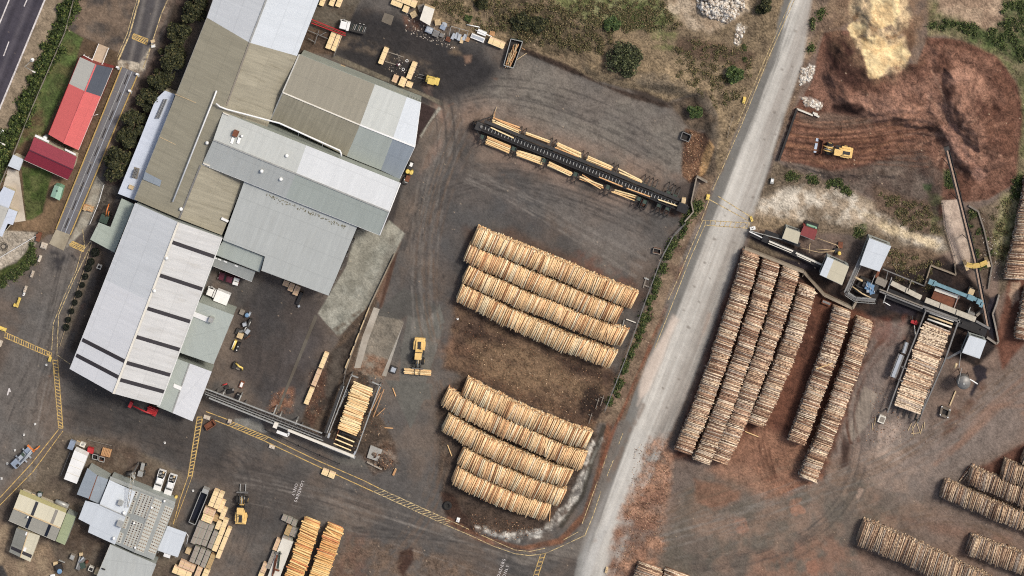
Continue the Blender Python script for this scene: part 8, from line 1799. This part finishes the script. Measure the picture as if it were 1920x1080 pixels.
mark(YEL, poly([(386.5, 771.7), (428, 787)], .2)); mark(YEL, poly([(402.8, 788), (428, 798)], .2))
mark(YELP, poly([(848, 978), (905, 1004), (933, 1017), (965, 1031), (993, 1034), (1022, 1028)], .15)); mark(YELP, poly([(833, 983), (880, 1003), (925, 1024), (965, 1038), (993, 1041.6), (1014, 1039), (1023, 1037.5), (1060, 1021), (1098, 1003), (1100, 995)], .16))
mark(YELP, poly([(1055, 1013), (1085, 997)], .15)); mark(YELP, poly([(1091.7, 981.7), (1106, 942), (1120, 903)], .15)); mark(YELP, poly([(1095.7, 1006), (1111.7, 968), (1126.7, 921.7)], .17))
mark(YELP, poly([(1130, 877), (1138, 853)], .14)); mark(YELP, poly([(1138, 893), (1150, 863)], .16)); mark(YELP, poly([(1160, 833), (1168, 812)], .14))
mark(YELP, poly([(1318, 413), (1294, 468), (1270, 525), (1253, 562)], .16)); mark(YELP, poly([(1321.7, 422), (1292, 490), (1257, 580), (1228, 652)], .16))
mark(YELP, poly([(1494, -10), (1440, 110), (1390, 235), (1336, 357)], .16)); mark(YELP, poly([(1488, -10), (1437, 105), (1383, 232)], .12))
mark(YELP, poly([(174, 448), (153, 472), (143, 507), (117, 563), (100, 607), (97, 657)], .16)); mark(YELP, poly([(171.7, 457), (140, 522), (110, 590), (106.7, 665), (131.7, 683)], .18)); mark(YELP, poly([(155, 430), (159, 463)], .16))
mark(WHT, [((88, -10), (-6, 217), .38)]); mark(WHT, [((22, -12), (-4, 52), .3)]); mark(WHT, [((16.7, 78), (6.7, 105), .26)]); mark(WHT, [((55, -10), (45, 12), .26)])
mark(YELP, poly([(264, -10), (255, 20), (243, 65), (222, 112)], .35)); mark(YELP, poly([(318, -8), (303, 25), (282, 90), (268, 128)], .22)); mark(YELP, poly([(260, -10), (250, 22), (239, 62), (220, 106)], .15))
mark(WHT, [((17, 729), (14, 741), .3), ((17, 728), (19, 735), .4)])
def painted_text(txt, px, py, ang, size, width):
    cu = bpy.data.curves.new('t', 'FONT'); cu.body = txt; cu.size = size; cu.align_x = 'CENTER'; cu.align_y = 'CENTER'; cu.space_character = 1.25; cu.offset = .0
    tmp = bpy.data.objects.new('t', cu); COL.objects.link(tmp); bpy.context.view_layer.update()
    me = bpy.data.meshes.new_from_object(tmp.evaluated_get(bpy.context.evaluated_depsgraph_get())); bpy.data.objects.remove(tmp)
    o = bpy.data.objects.new('painted_lettering', me); COL.objects.link(o); me.materials.clear(); me.materials.append(WHT); o.location = P(px, py); o.location.z = .06; o.rotation_euler = (0, 0, ang)
    k = width/max(.01, o.dimensions.x if o.dimensions.x else (max(v.co.x for v in me.vertices)-min(v.co.x for v in me.vertices))); o.scale = (k, 1, 1); o['kind'] = 'structure'
painted_text('LOADERS', 561, 921, ang_px(-14.5, 39), .95, 5.2); painted_text('ONLY', 552.5, 918, ang_px(-7, 23), .95, 3.0)
painted_text('LOADERS', 939, 1068, ang_px(13, -38), .95, 5.2); painted_text('ONLY', 948.5, 1071, ang_px(8, -22), .95, 3.0)
# ------------------------------------------------------------------ trees, shrubs, weeds
M_LEAF = attr_mat('leaves', .7, 3.0, .25, spec=.25); M_TRUNK = paint((92, 74, 58), .9, .3, 3)
def leaf_mesh(name, pts, size, pal, up=.45):
    """one small folded leaf card per point"""
    n = len(pts); pts = np.asarray(pts); nr = RNG.normal(size=(n, 3)); nr[:, 2] = np.abs(nr[:, 2])+up; nr /= np.linalg.norm(nr, axis=1, keepdims=True)
    a = np.cross(nr, RNG.normal(size=(n, 3))); a /= np.linalg.norm(a, axis=1, keepdims=True); b = np.cross(nr, a)
    s = (size*RNG.uniform(.55, 1.35, n))[:, None]
    v = np.stack([pts-a*s*.5-b*s*.15, pts-b*s*.5, pts+a*s*.5-b*s*.1, pts+b*s*.5], 1).reshape(-1, 3)
    f = np.arange(n*4).reshape(n, 4); me = bpy.data.meshes.new(name); me.vertices.add(n*4); me.vertices.foreach_set('co', v.astype(np.float32).ravel())
    me.loops.add(n*4); me.loops.foreach_set('vertex_index', f.astype(np.int32).ravel()); me.polygons.add(n); me.polygons.foreach_set('loop_start', np.arange(0, n*4, 4, dtype=np.int32)); me.polygons.foreach_set('loop_total', np.full(n, 4, np.int32)); me.update(calc_edges=True)
    c = pick(pal, n)*RNG.uniform(.7, 1.25, (n, 1)); set_col(me, np.concatenate([c, np.ones((n, 1))], 1)); me.materials.append(M_LEAF); return me
DARKG = [((56, 60, 38), 4), ((74, 76, 46), 3), ((44, 48, 32), 3), ((96, 94, 58), 1.2), ((110, 102, 66), .4)]
MIDG = [((70, 88, 50), 4), ((92, 110, 62), 3), ((54, 72, 40), 3), ((116, 126, 74), 1)]
WEEDG = [((72, 88, 44), 4), ((94, 108, 56), 2.5), ((58, 70, 38), 3), ((124, 120, 80), 1.2), ((48, 56, 32), 3)]
def crown_pts(R, H, n, lobes, seed):
    rg = np.random.default_rng(seed); L = []
    for k in range(lobes):
        a = rg.uniform(0, 2*np.pi); rr = R*.78*np.sqrt(rg.random()); L.append((rr*np.cos(a), rr*np.sin(a)*.9, rg.uniform(.2, .85)*H*(1-.35*rr/R), R*rg.uniform(.16, .46)))
    out = []
    for x, y, z, r in L:
        m = n//lobes; d = rg.normal(size=(m, 3)); d /= np.linalg.norm(d, axis=1, keepdims=True); d[:, 2] = np.where(d[:, 2] < -.3, -d[:, 2], d[:, 2])
        q = d*(r*np.clip(rg.normal(.92, .13, m), .35, 1.15))[:, None]; q[:, 2] *= .8; out.append(q+np.array([x, y, z]))
    return np.concatenate(out)
def tree(px, py, R, H, label, pal=DARKG, n=3600, lobes=16, name='tree', cat='tree', group=None, size=.42, seed=0):
    c = P(px, py, H*.6); c.z = gz(P(px, py)); r = thing(name, label, cat, c, random.random()*6, group)
    o = bpy.data.objects.new('crown', leaf_mesh('crown', crown_pts(R, H, n, lobes, seed+int(px)), size, pal)); COL.objects.link(o); o.parent = r
    m = MB(); m.tube((0, 0, 0), (.1, .1, H*.5), .06*H, n=8, r2=.03*H)
    for k in range(6):
        a = k*1.05+random.random(); m.tube((.05, .05, H*(.22+.04*k)), (math.cos(a)*R*.6, math.sin(a)*R*.6, H*(.5+.05*k)), .022*H, n=6, r2=.008*H)
    m.build('trunk', M_TRUNK, r, True); return r
TR = [(372, -6, 2.9), (361, 20, 3.2), (336, 64, 3.0), (319, 106, 3.4), (296, 150, 3.2), (277, 186, 2.9), (252, 234, 3.0), (236, 262, 2.6), (216, 306, 3.7)]
LB = ['topmost tree of the dark row beside the olive shed, cut by the frame', 'second tree from the top in the dark row beside the olive shed', 'tree of the dark row beside the white pole unit', 'wide tree of the dark row just below the pole unit', 'tree of the dark row level with the end of the weighbridge', 'tree of the dark row overhanging the head of the blue-white annex', 'tree of the dark row west of the louvred roof', 'small tree near the lower end of the dark row', 'large round tree ending the dark row by the weighbridge pad']
for (x, y, R), lb in zip(TR, LB): tree(x, y, R*1.05, R*1.9, lb, DARKG, 4200, 18, group='dark tree row beside the mill')
tree(1172, 115, 4.0, 6.0, 'big lone round tree on the north bank', [((58, 64, 42), 4), ((80, 88, 58), 3), ((110, 114, 76), 2), ((46, 50, 34), 3)], 6500, 30, size=.38)
tree(1378, 139, 2.1, 2.8, 'small round green tree beside the upper haul road', MIDG, 2400, 12); tree(1303, 206, 2.0, 2.6, 'bushy small tree at the corner of the bank above the sorter', MIDG, 2400, 12)
tree(1437, 12, 2.4, 4.0, 'dark tree at the top edge beside the haul road', DARKG, 2600, 12)
tree(905, 6, 2.0, 2.4, 'dark bush at the top edge of the scrub', DARKG, 1800, 9, 'bush', 'bush')
tree(1015, 45, 2.4, 2.0, 'dark green bush in the dark scrub west of the lone tree', DARKG, 2000, 12, 'bush', 'bush'); tree(978, 38, 2.6, 2.0, 'wide dark bush at the west end of the scrub', DARKG, 2200, 12, 'bush', 'bush'); tree(1150, 48, 2.0, 1.6, 'bright green bush in the middle of the scrub', MIDG, 1800, 10, 'bush', 'bush'); tree(879, 34, 1.0, .9, 'small bush above the steel rack', MIDG, 700, 7, 'bush', 'bush')
SB = [(180, 471, 1.0), (172, 489, .8), (166.7, 501, .8), (161, 517, .66), (155, 533, .58), (149, 549.5, .78), (141, 566, .62), (135, 582, .62), (129, 598, .62), (125, 612, .72)]
OR = ['largest clipped round shrub at the top of the bed under the canopy', 'second clipped round shrub from the canopy', 'third clipped round shrub, close below the second', 'fourth clipped round shrub from the canopy', 'smallest clipped round shrub, fifth from the canopy', 'plump sixth clipped round shrub of the bed', 'seventh clipped round shrub of the bed', 'eighth clipped round shrub of the bed', 'ninth clipped round shrub, last but one of the bed', 'clipped round shrub at the lower end of the bed']
BLK = [((30, 34, 26), 4), ((42, 48, 34), 3), ((22, 24, 20), 3)]
for (x, y, R), lb in zip(SB, OR):
    r = thing('round_shrub', lb, 'shrub', P(x, y, 0), 0, 'clipped shrubs in the bed')
    d = RNG.normal(size=(700, 3)); d /= np.linalg.norm(d, axis=1, keepdims=True); q = d*R*RNG.uniform(.86, 1.02, (700, 1)); q[:, 2] = q[:, 2]*.9+R*.95
    o = bpy.data.objects.new('crown', leaf_mesh('crown', q, .26, BLK)); COL.objects.link(o); o.parent = r; MB().tube((0, 0, 0), (0, 0, R), .08, n=6).build('trunk', M_TRUNK, r, True)
def along(pts, n, wid, H, clump=9):
    p3 = [P(x, y) for x, y in pts]; sg = [(b-a).length for a, b in zip(p3, p3[1:])]; cum = np.cumsum([0]+sg); nc = max(3, n//140); out = []
    for k in range(nc):
        s = RNG.uniform(0, cum[-1]); x = np.interp(s, cum, [p.x for p in p3]); y = np.interp(s, cum, [p.y for p in p3]); x += RNG.normal(0, wid*.4); y += RNG.normal(0, wid*.4); R = RNG.uniform(.35, 1.0)*min(wid, 1.3); h = H*RNG.uniform(.4, 1.1)
        m = int(n/nc*RNG.uniform(.5, 1.5)); q = RNG.normal(size=(m, 3))*np.array([R*.5, R*.5, 1]); z0 = gz(Vector((x, y, 0))); q[:, 2] = z0+np.abs(RNG.random(m))**.7*h*np.exp(-(q[:, 0]**2+q[:, 1]**2)/(R*R)); q[:, 0] += x; q[:, 1] += y; out.append(q)
    return np.concatenate(out)
r = thing('hedge', 'long ragged green hedge between the highway verge and the boundary fence', 'hedge', P(60, 170, 0))
q = along([(150, -20), (118, 40), (95, 92), (72, 145), (40, 210), (16, 262), (-6, 320)], 30000, 2.1, 2.0); q -= np.array(r.location)
o = bpy.data.objects.new('foliage', leaf_mesh('foliage', q, .36, [((74, 90, 44), 4), ((98, 112, 56), 3), ((54, 68, 34), 3), ((128, 128, 72), 1), ((42, 52, 28), 3)])); COL.objects.link(o); o.parent = r
def scat(poly_, n, H, size_scale=1.0, nc=None):
    xs = [p[0] for p in poly_]; ys = [p[1] for p in poly_]; out = []; nc = nc or n//60
    X = RNG.uniform(min(xs), max(xs), nc*4); Y = RNG.uniform(min(ys), max(ys), nc*4); ok = poly_sd(X, Y, poly_) > 0; X, Y = X[ok][:nc], Y[ok][:nc]
    for x, y in zip(X, Y):
        p = P(x, y); R = RNG.uniform(.3, 1.1)*size_scale; m = int(n/nc*RNG.uniform(.4, 1.6)); q = RNG.normal(size=(m, 3)); z0 = gz(p); q[:, 0] = p.x+q[:, 0]*R*.5; q[:, 1] = p.y+q[:, 1]*R*.5; q[:, 2] = z0+RNG.random(m)*H*RNG.uniform(.3, 1.2); out.append(q)
    return np.concatenate(out)
W_ = [along([(1286, 410), (1266, 450), (1246, 495), (1216, 570)], 5200, 1.0, 1.0), along([(1222, 560), (1192, 640), (1166, 700), (1146, 752)], 5200, 1.0, 1.0), along([(1310, 380), (1298, 402)], 2200, 1.2, 1.2), along([(1452, 318), (1480, 330), (1530, 336), (1590, 352), (1600, 365)], 3000, 1.1, .8), along([(1395, 60), (1400, 130)], 500, 1, .5),
      along([(64, 456), (60, 484), (44, 502), (20, 518), (-6, 530)], 7000, 1.0, .9), scat([(1885, 0), (1925, 0), (1925, 130), (1880, 100), (1860, 70), (1750, 50), (1745, 30), (1870, 55)], 5500, .8), scat([(1600, 428), (1624, 424), (1622, 446), (1604, 448)], 500, .5),
      scat([(1525, 10), (1545, 20), (1535, 60), (1515, 110)], 900, .7), scat([(1800, 385), (1840, 395), (1862, 470), (1840, 520), (1825, 470)], 1200, .5), scat([(1900, 330), (1925, 330), (1925, 360), (1895, 370)], 1200, .7), scat([(1775, 320), (1790, 322), (1790, 350), (1774, 348)], 700, .6)]
q = np.concatenate(W_); o = bpy.data.objects.new('weeds', leaf_mesh('weeds', q, .30, WEEDG)); COL.objects.link(o); tag(o, 'green weeds along the fences, banks and road verges', kind='stuff')
DRYG = [((118, 104, 74), 4), ((90, 82, 58), 3), ((140, 126, 92), 2), ((74, 74, 46), 3), ((96, 100, 58), 2)]
q = np.concatenate([scat([(930, 0), (1040, 10), (1160, 60), (1130, 100), (1060, 90), (985, 80), (940, 50)], 12000, .9), scat([(800, 0), (930, 0), (940, 60), (860, 50)], 3500, .5), scat([(1010, 0), (1240, 0), (1280, 50), (1180, 60), (1060, 30)], 9000, .5), scat([(1260, 70), (1420, 95), (1395, 190), (1340, 200), (1270, 140)], 6000, .5), scat([(1640, 352), (1740, 385), (1765, 440), (1700, 430)], 3500, .4), scat([(1660, 470), (1770, 480), (1740, 540), (1680, 525)], 2500, .4), scat([(1860, 380), (1925, 360), (1900, 480), (1870, 490)], 2000, .4)])
o = bpy.data.objects.new('dry_grass', leaf_mesh('dry_grass', q, .26, DRYG)); COL.objects.link(o); tag(o, 'dry brown scrub grass on the banks', kind='stuff')
# stones: white rubble heap, ash lumps, bark litter
def stones(name, pts, size, pal, label):
    n = len(pts); v = []; f = []; base = np.array([(-1, -1, -.6), (1, -1, -.6), (1, 1, -.6), (-1, 1, -.6), (-.6, -.6, .6), (.7, -.6, .5), (.6, .7, .7), (-.7, .6, .5)])
    fc = np.array([(4, 5, 6, 7), (0, 1, 5, 4), (1, 2, 6, 5), (2, 3, 7, 6), (3, 0, 4, 7)]); s = (size*RNG.uniform(.4, 1.6, (n, 1, 1)))*RNG.uniform(.6, 1.2, (n, 1, 3)); ang = RNG.uniform(0, 6.28, n); b = base[None]*s+RNG.normal(0, .12, (n, 8, 3))*s
    c, sn = np.cos(ang)[:, None], np.sin(ang)[:, None]; x = b[:, :, 0]*c-b[:, :, 1]*sn; y = b[:, :, 0]*sn+b[:, :, 1]*c; v = np.stack([x, y, b[:, :, 2]], 2)+np.asarray(pts)[:, None, :]
    F = (fc[None]+np.arange(n)[:, None, None]*8).reshape(-1, 4); me = bpy.data.meshes.new(name); me.vertices.add(n*8); me.vertices.foreach_set('co', v.astype(np.float32).ravel()); me.loops.add(len(F)*4); me.loops.foreach_set('vertex_index', F.astype(np.int32).ravel()); me.polygons.add(len(F)); me.polygons.foreach_set('loop_start', np.arange(0, len(F)*4, 4, dtype=np.int32)); me.polygons.foreach_set('loop_total', np.full(len(F), 4, np.int32)); me.update(calc_edges=True)
    c = pick(pal, n)*RNG.uniform(.75, 1.1, (n, 1)); set_col(me, np.repeat(np.concatenate([c, np.ones((n, 1))], 1), 5, axis=0)); me.materials.append(attr_mat(name, .9, 3, .25)); o = bpy.data.objects.new(name, me); COL.objects.link(o); return tag(o, label, kind='stuff')
def spots(poly_, n, up=.05):
    xs = [p[0] for p in poly_]; ys = [p[1] for p in poly_]; X = RNG.uniform(min(xs), max(xs), n*4); Y = RNG.uniform(min(ys), max(ys), n*4); ok = poly_sd(X, Y, poly_) > 0; return [(P(x, y).x, P(x, y).y, gz(P(x, y))+up) for x, y in zip(X[ok][:n], Y[ok][:n])]
stones('rubble', spots([(1306, 0), (1322, -10), (1395, -10), (1396, 14), (1366, 44), (1342, 36), (1312, 20)], 620)+spots([(1382, 50), (1400, 50), (1384, 84), (1376, 82)], 60)+spots([(1502, 128), (1528, 124), (1520, 150), (1500, 160)], 150)+spots([(1504, 184), (1542, 194), (1538, 206), (1512, 198)], 90), .26, [((232, 226, 214), 5), ((206, 194, 178), 3), ((160, 146, 130), 2)], 'white broken rubble on the north bank and beside the haul road')
stones('bark_litter', spots([(870, 600), (1150, 705), (1110, 810), (880, 720)], 900)+spots([(1285, 245), (1318, 255), (1315, 330), (1290, 340), (1280, 300)], 420)+spots([(1190, 830), (1260, 850), (1240, 1000), (1150, 1075), (1180, 940)], 800)+spots([(700, 835), (735, 840), (740, 880), (700, 880)], 160)+spots([(505, 735), (550, 735), (545, 775), (505, 775)], 160)+spots([(660, 690), (720, 700), (735, 800), (690, 830), (640, 790)], 260)+spots([(880, 960), (1020, 990), (960, 1015), (890, 1000)], 260)+spots([(1640, 700), (1700, 790), (1740, 830), (1620, 830)], 200)+spots([(580, 690), (612, 700), (600, 780), (572, 780)], 150), .065, [((196, 158, 124), 3), ((140, 98, 74), 4), ((98, 66, 50), 4), ((222, 194, 160), 1.5)], 'bark and wood litter strewn over the ground')
stones('pebbles', spots([(760, 20), (800, 30), (830, 60), (860, 100), (760, 60)], 200)+spots([(745, 100), (790, 120), (780, 150), (720, 130)], 60)+spots([(1840, 400), (1880, 480), (1860, 540), (1845, 500)], 120)+spots([(1600, 470), (1740, 520), (1700, 500)], 80), .10, [((214, 204, 190), 3), ((150, 138, 124), 3)], 'small pale stones and litter at the yard edges')
# ------------------------------------------------------------------ daylight and camera
SUN_AZ, SUN_EL = 58.0, 50.0    # degrees east of north, above the horizon
w = bpy.data.worlds.new('World'); SC.world = w; w.use_nodes = True
nt = w.node_tree; bg = nt.nodes['Background']
sky = nt.nodes.new('ShaderNodeTexSky'); sky.sky_type = 'NISHITA'; sky.sun_disc = False
sky.sun_elevation = math.radians(SUN_EL); sky.sun_rotation = math.radians(SUN_AZ)
sky.air_density = 1.0; sky.dust_density = 5.0; sky.ozone_density = .6
nt.links.new(sky.outputs[0], bg.inputs[0]); bg.inputs[1].default_value = .115
ld = bpy.data.lights.new('sun', 'SUN'); ld.energy = 2.3; ld.angle = math.radians(10); ld.color = (1.0, .96, .9)
lo = bpy.data.objects.new('sun', ld); COL.objects.link(lo)
az, el = math.radians(SUN_AZ), math.radians(SUN_EL)
sd = Vector((math.sin(az)*math.cos(el), math.cos(az)*math.cos(el), math.sin(el)))
lo.rotation_euler = sd.to_track_quat('Z', 'Y').to_euler(); lo.location = (0, 0, 200)
cd = bpy.data.cameras.new('camera'); cam = bpy.data.objects.new('camera', cd); COL.objects.link(cam)
cam.location = (CAMX, CAMY, CAMH); cam.rotation_euler = (0, 0, 0)
cd.sensor_width = 36; cd.lens = 36*CAMH/(1920*S)
cd.shift_x = (0-CAMX)/(1920*S); cd.shift_y = (0-CAMY)/(1920*S)
cd.clip_start = 1; cd.clip_end = 9000
SC.camera = cam
SC.view_settings.view_transform = 'Standard'; SC.view_settings.look = 'None'; SC.view_settings.gamma = 1; SC.view_settings.exposure = 0.38
SC.render.engine = 'CYCLES'; SC.render.resolution_x = 1024; SC.render.resolution_y = 576
SC.cycles.use_denoising = False; SC.cycles.filter_width = 1.1; SC.cycles.use_adaptive_sampling = False
SC.cycles.max_bounces = 6; SC.cycles.diffuse_bounces = 3
